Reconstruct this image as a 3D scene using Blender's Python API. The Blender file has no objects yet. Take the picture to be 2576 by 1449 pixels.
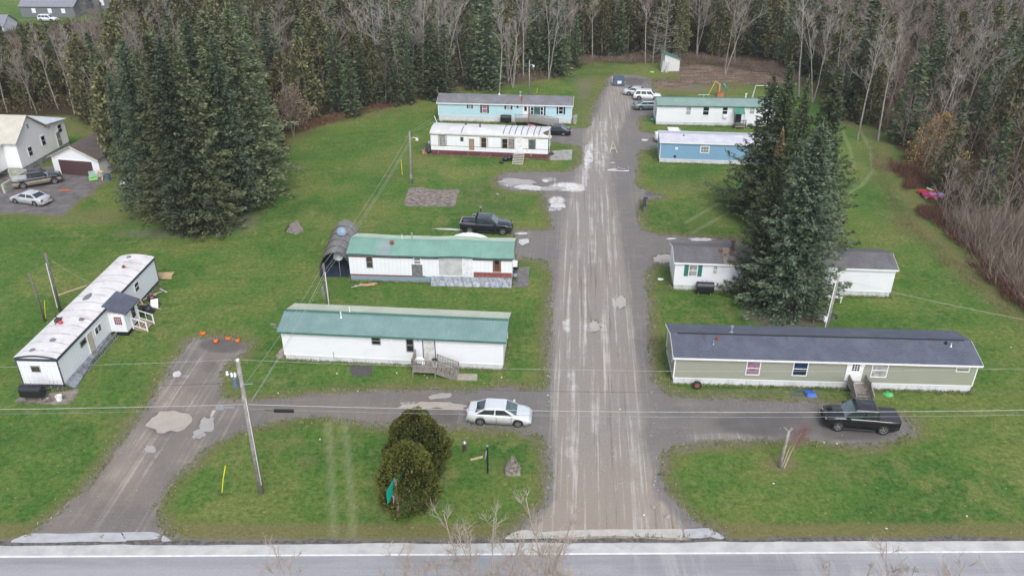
import bpy, math, random
import numpy as np
from mathutils import Vector, Matrix
from mathutils.geometry import delaunay_2d_cdt
SC = bpy.context.scene
# ---------------- camera (calibrated from the cars, homes and poles) ----------------
F = 2050.0; CX = 1288.0; CY = 724.5; CAM_H = 38.55; TH = math.radians(28.47)
cd = bpy.data.cameras.new('camera'); cam = bpy.data.objects.new('camera', cd); SC.collection.objects.link(cam)
cam.location = (0, 0, CAM_H); cam.rotation_euler = (math.radians(90) - TH, 0, 0)
cd.sensor_width = 36; cd.lens = 36 * F / 2576; cd.clip_start = 0.5; cd.clip_end = 6000
SC.camera = cam
# ---------------- sky and sun: overcast ----------------
SUN_EL, SUN_AZ = math.radians(48), math.radians(168)
w = bpy.data.worlds.new('World'); SC.world = w; w.use_nodes = True
nt = w.node_tree; bg = nt.nodes['Background']
sk = nt.nodes.new('ShaderNodeTexSky'); sk.sky_type = 'NISHITA'; sk.sun_disc = False
sk.sun_elevation = SUN_EL; sk.sun_rotation = SUN_AZ; sk.air_density = 1.0; sk.dust_density = 2.5
hs = nt.nodes.new('ShaderNodeHueSaturation'); hs.inputs['Saturation'].default_value = 0.48
nt.links.new(sk.outputs[0], hs.inputs['Color']); nt.links.new(hs.outputs[0], bg.inputs[0]); bg.inputs[1].default_value = 0.15
sl = bpy.data.lights.new('sun', 'SUN'); so = bpy.data.objects.new('sun', sl); SC.collection.objects.link(so)
sl.energy = 0.8; sl.angle = math.radians(18); sl.color = (1, 0.97, 0.93)
_az = SUN_AZ; _d = Vector((math.sin(_az) * math.cos(SUN_EL), math.cos(_az) * math.cos(SUN_EL), math.sin(SUN_EL)))
so.rotation_euler = (-_d).to_track_quat('-Z', 'Y').to_euler(); so.location = (0, 0, 80)
SC.view_settings.view_transform = 'Standard'; SC.view_settings.look = 'None'; SC.view_settings.gamma = 1
SC.view_settings.exposure = 0.82
SC.cycles.max_bounces = 6; SC.cycles.transparent_max_bounces = 8

# ---------------- helpers ----------------
COL = SC.collection
def G(px, py, z=0.0):                     # photo measurement -> point of the world at height z
    dx = px - CX; dy = -(py - CY)
    Y = F * math.cos(TH) + dy * math.sin(TH); Z = -F * math.sin(TH) + dy * math.cos(TH)
    t = (z - CAM_H) / Z
    return Vector((dx * t, Y * t, z))
def PR(X, Y, Z=0):
    f = Y * math.cos(TH) - (Z - CAM_H) * math.sin(TH); u = Y * math.sin(TH) + (Z - CAM_H) * math.cos(TH)
    return CX + F * X / f, CY - F * u / f
def HT(top_y, b):                         # height of something standing at ground point b whose top shows at row top_y
    lo, hi = 0.0, 60.0
    for _ in range(40):
        m = (lo + hi) / 2
        if PR(b[0], b[1], m)[1] > top_y: lo = m
        else: hi = m
    return lo
def tag(o, label=None, cat=None, group=None, kind=None):
    if label: o['label'] = label
    if cat: o['category'] = cat
    if group: o['group'] = group
    if kind: o['kind'] = kind
    return o
def empty(name, loc=(0, 0, 0), rz=0.0, label=None, cat=None, group=None):
    o = bpy.data.objects.new(name, None); COL.objects.link(o); o.location = loc; o.rotation_euler = (0, 0, rz)
    o.empty_display_size = 0.3
    return tag(o, label, cat, group)
def copy_tree(o, parent=None):
    c = o.copy(); COL.objects.link(c)
    if parent is not None: c.parent = parent
    for ch in [k for k in KIDS.get(o.name, [])]:
        d = copy_tree(ch, c); KIDS.setdefault(c.name, []).append(d)
    return c
KIDS = {}
class MB:
    def __init__(s): s.v = []; s.f = []; s.m = []; s.a = None
    def add(s, vs, fs, m=0):
        b = len(s.v); s.v += [tuple(p) for p in vs]; s.f += [tuple(b + i for i in f) for f in fs]; s.m += [m] * len(fs)
    def box(s, x0, x1, y0, y1, z0, z1, m=0, M=None):
        vs = [Vector((x, y, z)) for z in (z0, z1) for y in (y0, y1) for x in (x0, x1)]
        if M is not None: vs = [M @ p for p in vs]
        s.add(vs, [(0, 2, 3, 1), (4, 5, 7, 6), (0, 1, 5, 4), (2, 6, 7, 3), (0, 4, 6, 2), (1, 3, 7, 5)], m)
    def bar(s, p, q, wd, ht, m=0, up=(0, 0, 1)):
        p = Vector(p); q = Vector(q); d = (q - p).normalized(); up = Vector(up)
        sd = d.cross(up)
        if sd.length < 1e-4: sd = d.cross(Vector((1, 0, 0)))
        sd.normalize(); u = sd.cross(d)
        vs = [b + sd * a * wd / 2 + u * c * ht / 2 for b in (p, q) for (a, c) in ((-1, -1), (1, -1), (1, 1), (-1, 1))]
        s.add(vs, [(0, 1, 2, 3), (7, 6, 5, 4), (0, 4, 5, 1), (1, 5, 6, 2), (2, 6, 7, 3), (3, 7, 4, 0)], m)
    def tube(s, pts, rad, n=8, m=0, cap=True):
        pts = [Vector(p) for p in pts]
        if not isinstance(rad, (list, tuple)): rad = [rad] * len(pts)
        b = len(s.v); prev = None
        for i, p in enumerate(pts):
            d = (pts[min(i + 1, len(pts) - 1)] - pts[max(i - 1, 0)]).normalized()
            if prev is None:
                a = d.cross(Vector((0, 0, 1)))
                if a.length < 1e-3: a = Vector((1, 0, 0))
            else: a = prev - d * prev.dot(d)
            a.normalize(); c = d.cross(a); prev = a
            for k in range(n):
                t = 2 * math.pi * k / n; s.v.append(tuple(p + (a * math.cos(t) + c * math.sin(t)) * rad[i]))
        for i in range(len(pts) - 1):
            for k in range(n):
                s.f.append((b + i * n + k, b + i * n + (k + 1) % n, b + (i + 1) * n + (k + 1) % n, b + (i + 1) * n + k)); s.m.append(m)
        if cap:
            s.f.append(tuple(b + k for k in range(n))[::-1]); s.m.append(m)
            s.f.append(tuple(b + (len(pts) - 1) * n + k for k in range(n))); s.m.append(m)
    def lathe(s, prof, n=16, m=0, M=None):   # prof: (r,z)
        vs = []; fs = []
        for r, z in prof:
            for k in range(n):
                t = 2 * math.pi * k / n; p = Vector((r * math.cos(t), r * math.sin(t), z)); vs.append(M @ p if M is not None else p)
        for i in range(len(prof) - 1):
            for k in range(n): fs.append((i * n + k, i * n + (k + 1) % n, (i + 1) * n + (k + 1) % n, (i + 1) * n + k))
        s.add(vs, fs, m)
    def blob(s, c, rx, ry, rz, seed=0, n=8, amp=.15, m=0, flat=True):
        R = random.Random(seed); vs = []; fs = []; nr = n // 2 + 1
        for i in range(nr + 1):
            ph = math.pi * i / nr
            for k in range(n):
                t = 2 * math.pi * k / n; j = 1 + R.uniform(-amp, amp)
                if i in (0, nr): j = 1
                z = -math.cos(ph) * rz * j
                if flat and z < -rz * .6: z = -rz * .6
                vs.append((c[0] + math.sin(ph) * math.cos(t) * rx * j, c[1] + math.sin(ph) * math.sin(t) * ry * j, c[2] + z))
        for i in range(nr):
            for k in range(n): fs.append((i * n + k, i * n + (k + 1) % n, (i + 1) * n + (k + 1) % n, (i + 1) * n + k))
        s.add(vs, fs, m)
    def prism(s, poly, axis, a0, a1, m=0):   # poly list of 2d points, extruded along axis 'x','y','z'
        n = len(poly)
        def mk(p, a): return {'x': (a, p[0], p[1]), 'y': (p[0], a, p[1]), 'z': (p[0], p[1], a)}[axis]
        s.add([mk(p, a0) for p in poly] + [mk(p, a1) for p in poly],
              [tuple(range(n))[::-1], tuple(range(n, 2 * n))] + [(i, (i + 1) % n, n + (i + 1) % n, n + i) for i in range(n)], m)
    def build(s, name, mats, parent=None, smooth=False, loc=None, rz=0, label=None, fix=True):
        me = bpy.data.meshes.new(name); me.from_pydata(s.v, [], s.f)
        if not isinstance(mats, (list, tuple)): mats = [mats]
        for m in mats: me.materials.append(m)
        if len(mats) > 1: me.polygons.foreach_set('material_index', s.m)
        if s.a is not None:
            at = me.attributes.new('tone', 'FLOAT', 'FACE'); at.data.foreach_set('value', s.a)
        if fix:
            import bmesh
            bm = bmesh.new(); bm.from_mesh(me); bmesh.ops.recalc_face_normals(bm, faces=bm.faces); bm.to_mesh(me); bm.free()
        if smooth: me.polygons.foreach_set('use_smooth', [True] * len(me.polygons))
        me.update()
        o = bpy.data.objects.new(name, me); COL.objects.link(o)
        if parent is not None: o.parent = parent; KIDS.setdefault(parent.name, []).append(o)
        if loc is not None: o.location = loc
        o.rotation_euler = (0, 0, rz)
        if label: o['label'] = label
        return o

# ---------------- materials ----------------
def srgb(*c): return tuple((x / 255 / 12.92) if x / 255 <= .04045 else ((x / 255 + .055) / 1.055) ** 2.4 for x in c)
MATS = {}
def nodes_of(name):
    m = bpy.data.materials.new(name); m.use_nodes = True; t = m.node_tree
    return m, t, t.nodes['Principled BSDF']
def ramp(t, fac, cols):
    r = t.nodes.new('ShaderNodeValToRGB'); e = r.color_ramp.elements
    while len(e) < len(cols): e.new(0.5)
    for i, (p, c) in enumerate(cols): e[i].position = p; e[i].color = (*c[:3], 1)
    t.links.new(fac, r.inputs[0]); return r.outputs[0]
def noise(t, vec, scale, detail=4, rough=.6):
    n = t.nodes.new('ShaderNodeTexNoise'); n.inputs['Scale'].default_value = scale; n.inputs['Detail'].default_value = detail
    n.inputs['Roughness'].default_value = rough
    if vec is not None: t.links.new(vec, n.inputs['Vector'])
    return n.outputs['Fac']
def mapping(t, vec, sc=(1, 1, 1), rot=(0, 0, 0), loc=(0, 0, 0)):
    n = t.nodes.new('ShaderNodeMapping'); n.inputs['Scale'].default_value = sc; n.inputs['Rotation'].default_value = rot
    n.inputs['Location'].default_value = loc; t.links.new(vec, n.inputs['Vector']); return n.outputs[0]
def mix(t, fac, a, b, mode='MIX'):
    n = t.nodes.new('ShaderNodeMix'); n.data_type = 'RGBA'; n.blend_type = mode; n.clamp_factor = True
    for s_, v in ((0, fac), (6, a), (7, b)):
        if isinstance(v, (int, float)): n.inputs[s_].default_value = v
        elif isinstance(v, tuple): n.inputs[s_].default_value = (*v[:3], 1)
        else: t.links.new(v, n.inputs[s_])
    return n.outputs[2]
def mth(t, op, a, b=0.0, clamp=False):
    n = t.nodes.new('ShaderNodeMath'); n.operation = op; n.use_clamp = clamp
    for i, v in enumerate((a, b)):
        if isinstance(v, (int, float)): n.inputs[i].default_value = v
        else: t.links.new(v, n.inputs[i])
    return n.outputs[0]
def step(t, v, lo, hi):
    n = t.nodes.new('ShaderNodeMapRange'); n.interpolation_type = 'SMOOTHSTEP'; n.inputs[1].default_value = lo; n.inputs[2].default_value = hi
    t.links.new(v, n.inputs[0]); return n.outputs[0]
def tc(t, kind='Object'): return t.nodes.new('ShaderNodeTexCoord').outputs[kind]
def geo_pos(t): return t.nodes.new('ShaderNodeNewGeometry').outputs['Position']
def bump(t, b, h, strength=.3, dist=.02):
    n = t.nodes.new('ShaderNodeBump'); n.inputs['Strength'].default_value = strength; n.inputs['Distance'].default_value = dist
    t.links.new(h, n.inputs['Height']); t.links.new(n.outputs[0], b.inputs['Normal'])
def flat(name, col, rough=.6, metal=0.0, var=.12, scale=3.0, col2=None, spec=None, coat=0, dirt=None, bmp=0):
    if name in MATS: return MATS[name]
    m, t, b = nodes_of(name); p = tc(t)
    n = noise(t, p, scale, 5)
    c2 = col2 if col2 else tuple(c * (1 - var * 2.2) for c in col)
    c = ramp(t, n, [(.35, c2), (.62, col)])
    if dirt:
        n2 = noise(t, mapping(t, p, (1, 1, .35)), dirt[1], 6, .7); c = mix(t, step(t, n2, dirt[2], dirt[2] + .18), c, dirt[0])
    t.links.new(c, b.inputs['Base Color']); b.inputs['Roughness'].default_value = rough; b.inputs['Metallic'].default_value = metal
    if spec is not None: b.inputs['Specular IOR Level'].default_value = spec
    if coat: b.inputs['Coat Weight'].default_value = coat; b.inputs['Coat Roughness'].default_value = .08
    if bmp: bump(t, b, noise(t, p, scale * 12, 4), bmp, .02)
    MATS[name] = m; return m
def siding(name, col, pitch=.1, vertical=False, rough=.5, stain=None, dark=.72):
    if name in MATS: return MATS[name]
    m, t, b = nodes_of(name); p = tc(t)
    sx = t.nodes.new('ShaderNodeSeparateXYZ'); t.links.new(p, sx.inputs[0])
    if vertical: ax = mth(t, 'ADD', sx.outputs[0], sx.outputs[1])
    else: ax = sx.outputs[2]
    fr = mth(t, 'FRACT', mth(t, 'DIVIDE', ax, pitch))
    line = step(t, fr, .80, .98)
    c = mix(t, mth(t, 'MULTIPLY', line, 1 - dark), col, (0.0, 0.0, 0.0))
    n = noise(t, p, .9, 6, .65); c = mix(t, mth(t, 'MULTIPLY', step(t, n, .45, .75), .35), c, tuple(x * .78 for x in col))
    if stain:
        n2 = noise(t, mapping(t, p, (1.2, 1.2, .3)), 1.6, 7, .75)
        low = mth(t, 'SUBTRACT', 1.0, step(t, sx.outputs[2], .0, stain[1]))
        c = mix(t, mth(t, 'MULTIPLY', mth(t, 'MULTIPLY', step(t, n2, .45, .7), low), stain[2]), c, stain[0])
    t.links.new(c, b.inputs['Base Color']); b.inputs['Roughness'].default_value = rough
    bump(t, b, fr, .35, .012); MATS[name] = m; return m
def shingle(name, col, col2, stain=None, rough=.9):
    if name in MATS: return MATS[name]
    m, t, b = nodes_of(name); p = tc(t)
    br = t.nodes.new('ShaderNodeTexBrick'); t.links.new(mapping(t, p, (1, 1, 1)), br.inputs['Vector'])
    br.inputs['Color1'].default_value = (*col, 1); br.inputs['Color2'].default_value = (*col2, 1)
    br.inputs['Mortar'].default_value = (*tuple(x * .45 for x in col), 1); br.inputs['Scale'].default_value = 1
    br.inputs['Brick Width'].default_value = .33; br.inputs['Row Height'].default_value = .16; br.inputs['Mortar Size'].default_value = .012
    c = mix(t, step(t, noise(t, p, .7, 6, .7), .35, .75), br.outputs[0], tuple(x * 1.35 for x in col))
    if stain: c = mix(t, mth(t, 'MULTIPLY', step(t, noise(t, mapping(t, p, (1.5, .35, 1)), 1.0, 7, .75), .53, .72), .7), c, stain)
    c = mix(t, .25, c, ramp(t, noise(t, p, 40, 2), [(.3, (.02, .02, .02)), (.7, (.5, .5, .5))]), 'OVERLAY')
    t.links.new(c, b.inputs['Base Color']); b.inputs['Roughness'].default_value = rough; MATS[name] = m; return m
def ribbed(name, col, rust=None, rough=.38, seams=None):
    if name in MATS: return MATS[name]
    m, t, b = nodes_of(name); p = tc(t)
    c = mix(t, step(t, noise(t, p, .6, 6, .7), .3, .8), tuple(x * .85 for x in col), tuple(min(1, x * 1.12) for x in col))
    if rust: c = mix(t, mth(t, 'MULTIPLY', step(t, noise(t, mapping(t, p, (1, .4, 1)), 1.1, 8, .75), rust[1], rust[1] + .17), rust[2]), c, rust[0])
    if seams:   # tar seams across the roof every few metres
        sx = t.nodes.new('ShaderNodeSeparateXYZ'); t.links.new(p, sx.inputs[0])
        wob = mth(t, 'MULTIPLY', mth(t, 'SUBTRACT', noise(t, p, 1.2, 3), .5), .5)
        fr = mth(t, 'FRACT', mth(t, 'DIVIDE', mth(t, 'ADD', sx.outputs[0], wob), seams[1]))
        d = mth(t, 'ABSOLUTE', mth(t, 'SUBTRACT', fr, .5)); k = mth(t, 'SUBTRACT', 1.0, step(t, d, .0, seams[2]))
        k = mth(t, 'MULTIPLY', k, step(t, noise(t, p, .8, 4), .36, .55))
        c = mix(t, mth(t, 'MULTIPLY', k, .75), c, seams[0])
    t.links.new(c, b.inputs['Base Color']); b.inputs['Roughness'].default_value = rough
    b.inputs['Specular IOR Level'].default_value = .6; MATS[name] = m; return m
def leaf(name, cols, hue=.1):
    if name in MATS: return MATS[name]
    m, t, b = nodes_of(name)
    at = t.nodes.new('ShaderNodeAttribute'); at.attribute_name = 'tone'
    oi = t.nodes.new('ShaderNodeObjectInfo')
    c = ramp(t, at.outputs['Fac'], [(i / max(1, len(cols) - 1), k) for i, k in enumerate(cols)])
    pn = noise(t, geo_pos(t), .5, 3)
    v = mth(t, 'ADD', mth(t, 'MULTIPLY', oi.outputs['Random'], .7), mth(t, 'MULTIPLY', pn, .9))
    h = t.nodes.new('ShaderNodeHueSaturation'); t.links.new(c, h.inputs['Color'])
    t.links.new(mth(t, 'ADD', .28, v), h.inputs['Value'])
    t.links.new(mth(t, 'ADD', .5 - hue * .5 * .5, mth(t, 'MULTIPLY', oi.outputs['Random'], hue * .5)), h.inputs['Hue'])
    t.links.new(h.outputs[0], b.inputs['Base Color']); b.inputs['Roughness'].default_value = .85; b.inputs['Specular IOR Level'].default_value = .15
    MATS[name] = m; return m
def glass(name, col=(.02, .025, .03), rough=.08):
    if name in MATS: return MATS[name]
    m, t, b = nodes_of(name)
    c = ramp(t, noise(t, tc(t), 2.5, 3), [(.35, tuple(x * .5 for x in col)), (.65, col)])
    t.links.new(c, b.inputs['Base Color']); b.inputs['Roughness'].default_value = rough; b.inputs['Specular IOR Level'].default_value = .7
    MATS[name] = m; return m
WHITE = (.74, .76, .80)
M_white = siding('white_siding', WHITE, .1); M_skirtw = siding('white_skirting', (.62, .64, .67), .15, True, stain=((.22, .2, .17), .9, .7))
M_trim = flat('white_trim', (.78, .79, .8), .5, var=.04); M_glass = glass('window_glass'); M_curt = glass('curtained_glass', (.30, .30, .29), .25)
M_wood = flat('weathered_wood', (.30, .27, .24), .85, var=.2, scale=6, bmp=.2); M_pale = flat('pale_lumber', (.55, .42, .27), .8, var=.15)
M_pole = flat('grey_pole_wood', (.30, .285, .265), .9, var=.2, scale=4, bmp=.2); M_dpole = flat('dark_pole_wood', (.16, .145, .13), .9, var=.2)
M_black = flat('black_plastic', (.014, .015, .018), .45, var=.1); M_rub = flat('tyre_rubber', (.02, .02, .021), .85)
M_conc = flat('concrete', (.36, .35, .33), .9, var=.18, scale=1.5, bmp=.15); M_steel = flat('galvanised_steel', (.45, .47, .5), .4, metal=.6)
M_rim = flat('alloy_rim', (.5, .51, .53), .3, metal=.7); M_rust = flat('rusty_metal', (.20, .08, .04), .8); M_grey = flat('grey_metal', (.25, .26, .28), .5, metal=.3)
M_red = flat('red_paint', (.5, .03, .04), .4); M_blue = flat('blue_plastic', (.02, .1, .45), .4); M_green = flat('green_plastic', (.08, .5, .15), .5)
M_wire = flat('cable_bare', (.42, .43, .42), .5); M_wired = flat('cable_dark', (.05, .05, .05), .6)
M_orange = flat('orange', (.75, .16, .02), .5, var=.2, scale=9); M_pink = flat('pink', (.6, .2, .3), .7); M_rock = flat('rock', (.24, .21, .18), .9, var=.35, scale=4, bmp=.6, dirt=((.45, .42, .38), 3, .6))
M_headl = flat('headlight_lens', (.6, .62, .65), .1); M_tail = flat('taillight_lens', (.35, .02, .02), .2)
M_yel = flat('yellow_guard', (.75, .68, .03), .6, var=.05)
# ---------------- ground, roads, puddles ----------------
def pxpoly(pts, z=0): return [tuple(G(x, y)[:2]) for x, y in pts]
def inside(poly, X, Y):
    r = np.zeros(X.shape, bool); n = len(poly)
    for i in range(n):
        x0, y0 = poly[i]; x1, y1 = poly[(i + 1) % n]
        c = (y0 > Y) != (y1 > Y)
        if y1 != y0: r ^= c & (X < (x1 - x0) * (Y - y0) / (y1 - y0) + x0)
    return r
def dist(poly, X, Y, closed=True):
    d = np.full(X.shape, 1e9); n = len(poly)
    for i in range(n if closed else n - 1):
        x0, y0 = poly[i]; x1, y1 = poly[(i + 1) % n]; dx, dy = x1 - x0, y1 - y0; L = dx * dx + dy * dy + 1e-9
        t = np.clip(((X - x0) * dx + (Y - y0) * dy) / L, 0, 1); d = np.minimum(d, np.hypot(X - x0 - t * dx, Y - y0 - t * dy))
    return d
def sdist(poly, X, Y): d = dist(poly, X, Y); return np.where(inside(poly, X, Y), -d, d)   # negative inside
def sm(v, a, b): t = np.clip((v - a) / (b - a), 0, 1); return t * t * (3 - 2 * t)
_rng = np.random.default_rng(5)
_NG = {}
def vnoise(X, Y, s, seed=0):
    if seed not in _NG: _NG[seed] = np.random.default_rng(seed).random((256, 256))
    g = _NG[seed]; x = X / s + 1000.3; y = Y / s + 1000.7
    xi = np.floor(x).astype(int); yi = np.floor(y).astype(int); fx = x - xi; fy = y - yi; fx = fx * fx * (3 - 2 * fx); fy = fy * fy * (3 - 2 * fy)
    a = g[xi % 256, yi % 256]; b = g[(xi + 1) % 256, yi % 256]; c = g[xi % 256, (yi + 1) % 256]; d = g[(xi + 1) % 256, (yi + 1) % 256]
    return (a * (1 - fx) + b * fx) * (1 - fy) + (c * (1 - fx) + d * fx) * fy
def fbm(X, Y, s, seed=0, o=4): return sum(vnoise(X, Y, s / 2 ** k, seed + k) / 2 ** (k + 1) for k in range(o)) / (1 - 2.0 ** -o)

LANE = [(1272,1357),(1308,1333),(1356,1285),(1377,1252),(1385,1210),(1380,1165),(1374,1129),(1362,1099),(1335,1090),(1262,1080),(1186,1076),(1150,1060),(1150,990),(1250,975),(1362,984),
 (1378,965),(1380,900),(1384,800),(1386,700),(1380,662),(1366,652),(1296,650),(1294,600),(1290,580),(1320,580),(1389,577),(1384,552),(1368,486),(1354,484),(1297,480),(1259,473),(1247,463),(1252,449),(1273,434),(1344,432),(1415,433),(1441,429),(1460,412),(1466,391),(1463,374),(1451,367),(1392,358),(1378,345),(1380,326),(1440,324),(1475,322),(1488,307),(1488,288),(1496,267),(1509,240),(1524,218),(1530,200),(1545,190),(1600,190),(1635,200),(1642,222),(1660,240),
 (1670,262),(1650,290),(1632,291),(1608,296),(1604,320),(1613,331),(1648,337),(1720,338),(1720,348),(1662,352),(1660,372),(1645,376),(1614,378),(1605,391),(1602,426),(1600,462),(1606,474),(1624,478),(1650,488),(1671,497),(1640,500),(1612,503),(1605,521),(1607,564),(1617,580),(1652,590),(1717,594),(1860,604),(1860,640),(1700,655),(1690,664),(1650,664),(1630,676),(1624,700),(1623,728),(1631,749),(1635,808),(1633,868),(1638,927),(1644,957),(1660,980),(1690,996),(1800,1004),(1950,1008),(2080,1012),(2200,1030),(2290,1060),(2300,1090),(2268,1102),(2193,1117),(2133,1119),(2073,1116),(2013,1107),(1893,1108),(1776,1113),(1686,1126),(1668,1141),(1659,1180),(1665,1210),(1686,1240),(1731,1294),(1761,1315),(1790,1332),(1823,1354)]
DRIVE = [(60,1358),(78,1342),(135,1300),(225,1225),(261,1180),(300,1120),(345,1060),(379,1014),(403,974),(426,927),(457,886),(467,868),(495,849),(524,850),(557,851),(604,857),(628,868),(622,887),(582,906),(560,930),(553,962),(552,986),(562,1003),(628,1009),(723,1000),(817,991),(900,985),(1040,982),(1170,982),(1170,1076),(1123,1073),(967,1068),(902,1062),(817,1048),(770,1050),(699,1057),(652,1071),(581,1098),(533,1118),(480,1162),(435,1210),(405,1255),(388,1285),(400,1315),(420,1340),(444,1358)]
NEIGH = [(-300,455),(-100,440),(60,425),(165,420),(245,440),(262,455),(240,470),(222,490),(190,505),(175,525),(150,541),(80,537),(0,534),(-300,540)]
FOREST = [(-1500,330),(-300,345),(-60,300),(170,296),(260,330),(300,440),(330,470),(560,420),(640,430),(690,360),(760,322),(830,296),(900,285),(960,273),(1040,248),(1100,232),(1150,222),(1230,222),(1310,204),(1400,194),(1436,164),(1500,152),(1600,152),(1700,150),(1800,165),(1860,170),(1950,184),(2030,208),(2090,250),(2140,300),(2200,340),(2262,400),(2290,470),(2330,560),(2420,650),(2500,720),(2600,800),(2900,1000)]
lane = pxpoly(LANE); drive = pxpoly(DRIVE); neigh = pxpoly(NEIGH); fedge = pxpoly(FOREST)
forest = fedge + [(900, 40), (900, 600), (-900, 600), (-900, fedge[0][1])]
# far lawn opening top left
farlawn = pxpoly([(-400,95),(-50,92),(60,70),(150,66),(300,60),(330,-60),(200,-160),(-600,-160)])
xs = np.concatenate([[-1600, -900, -600, -400, -300, -230], np.arange(-190, -62, 1.0), np.arange(-62, 62, .3), np.arange(62, 150, 1.0), [180, 230, 300, 400, 600, 900, 1600]])
ys = np.concatenate([[-400, -100, 0, 20, 28], np.arange(32, 128, .3), np.arange(128, 270, .9), [290, 330, 400, 520, 800, 1400, 2600]])
X, Y = np.meshgrid(xs, ys); n0, n1 = X.shape
X = X.ravel(); Y = Y.ravel()
fx, fy = PR(X, np.maximum(Y, 25))
wob = (fbm(X, Y, 6, 3) - .5)
dl = np.minimum(np.minimum(sdist(lane, X, Y), sdist(drive, X, Y)), sdist(neigh, X, Y))
dfor = sdist(forest, X, Y) + wob * 5
FLOOR = 1 - sm(dfor, -3.5, 1.0); FLOOR *= np.where(inside(farlawn, X, Y), 0, 1)
wob2 = fbm(X, Y, 1.7, 33) - .5; dl = dl + wob2 * 1.3
DRY = np.clip(.95 - sm(dl, 0, 2.4), 0, 1) * .85
DRY = np.maximum(DRY, (1 - sm(np.abs(dfor - 1.0), 0, 4)) * .75)
DIRT = np.clip(1 - sm(dl, -.3, 1.15), 0, 1) * .9
def ell(cx, cy, rx, ry, s=1.0, soft=.5):   # patch measured on the photograph, laid on the ground
    return s * (1 - sm(np.hypot((fx - cx) / rx, (fy - cy) / ry), 1 - soft, 1 + soft))
for e in [(1130,630,120,40,.5),(1090,880,120,30,.0),(1230,500,130,60,.35),(900,280,130,25,.5),(2020,1190,250,30,.35),(1966,1165,50,22,.9),(1750,1050,90,20,.3),(300,1100,50,90,.5),(260,545,170,22,.6),(700,1120,120,20,.4),(1250,1095,150,16,.5),
          (860,560,200,60,.3),(1000,430,90,30,.35),(1700,470,90,25,.45),(1760,560,120,24,.35),(2170,420,50,60,.4),(1500,205,60,18,.7),(1700,216,190,24,.95),(1800,195,160,20,.9),(1550,170,160,18,.45),(1480,250,40,70,.6),(1580,330,14,40,.5),(2240,560,50,70,.4),(1250,1180,60,40,.3),(770,1160,40,20,.5),(1670,720,40,40,.4),(450,1080,60,120,.2),(60,540,140,14,.5),(1060,400,60,20,.5)]:
    DRY = np.maximum(DRY, ell(*e))
for e in [(1985,795,115,28,1.0,.45),(1820,182,95,14,1.0,.5),(1690,212,90,12,.8),(1880,192,80,12,.85),(1740,225,60,8,.6),(1470,222,22,30,.55),(1460,200,40,10,.4),(904,929,26,12,.9,.3),(1966,1172,36,12,.5),(1575,200,50,12,.7),(440,588,160,14,.6),(590,550,70,40,.6),(1060,1270,60,14,.55),(1090,1190,40,30,.5),(320,835,22,8,.5),(2180,1090,30,6,.6),(1930,985,250,9,.45),(640,1000,50,10,.4),(110,1000,65,14,.7),(285,900,14,50,.3),(1640,300,24,30,.1)]:
    DIRT = np.maximum(DIRT, ell(*e))
# worn wheel tracks on the lawns
TRK = np.zeros_like(DRY)
def track(pts, wd=.22, s=.8, off=()):
    global TRK
    p = pxpoly(pts); d = dist(p, X, Y, False); TRK = np.maximum(TRK, .8 * s * (1 - sm(d, wd * .2, wd * 1.2)))
for a in ([(825,1065),(832,1150),(838,1300),(840,1345)], [(866,1060),(876,1150),(886,1300),(888,1345)], [(1725,560),(1820,505),(1860,480)], [(1735,590),(1840,530),(1880,510)],
          [(2165,330),(2190,380),(2196,430),(2170,465),(2130,490)], [(2120,330),(2140,380),(2146,420)]): track(a, .32, .75)
DRY = np.maximum(DRY, 1 - sm(np.abs(Y - 38.2), .4, 1.6)); DIRT = np.maximum(DIRT, (1 - sm(Y, 37.6, 38.25)) * .95)
# gentle unevenness under the woods only; lawns stay flat where things stand
Z = np.where(Y > 0, wob * .5 * sm(-dfor, 4, 14), 0) - np.where(Y > 300, (Y - 300) * .01, 0) * 0
VS = np.stack([X, Y, Z], 1)
idx = np.arange(n0 * n1).reshape(n0, n1)
FS = np.stack([idx[:-1, :-1], idx[:-1, 1:], idx[1:, 1:], idx[1:, :-1]], -1).reshape(-1, 4)
def npmesh(name, VS, FS, cols, material, kind='structure'):
    me = bpy.data.meshes.new(name); me.vertices.add(len(VS)); me.vertices.foreach_set('co', VS.astype(np.float32).ravel())
    k = FS.shape[1]; me.loops.add(FS.size); me.loops.foreach_set('vertex_index', FS.astype(np.int32).ravel())
    me.polygons.add(len(FS)); me.polygons.foreach_set('loop_start', np.arange(0, FS.size, k, dtype=np.int32)); me.polygons.foreach_set('loop_total', np.full(len(FS), k, dtype=np.int32))
    me.update(calc_edges=True)
    if cols is not None:
        at = me.attributes.new('zone', 'FLOAT_COLOR', 'POINT'); at.data.foreach_set('color', cols.astype(np.float32).ravel())
    me.materials.append(material); me.update()
    o = bpy.data.objects.new(name, me); COL.objects.link(o)
    if kind: o['kind'] = kind
    return o
def zone(t):
    a = t.nodes.new('ShaderNodeAttribute'); a.attribute_name = 'zone'; s = t.nodes.new('ShaderNodeSeparateColor'); t.links.new(a.outputs['Color'], s.inputs[0])
    return s.outputs[0], s.outputs[1], s.outputs[2], a.outputs['Alpha']
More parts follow.
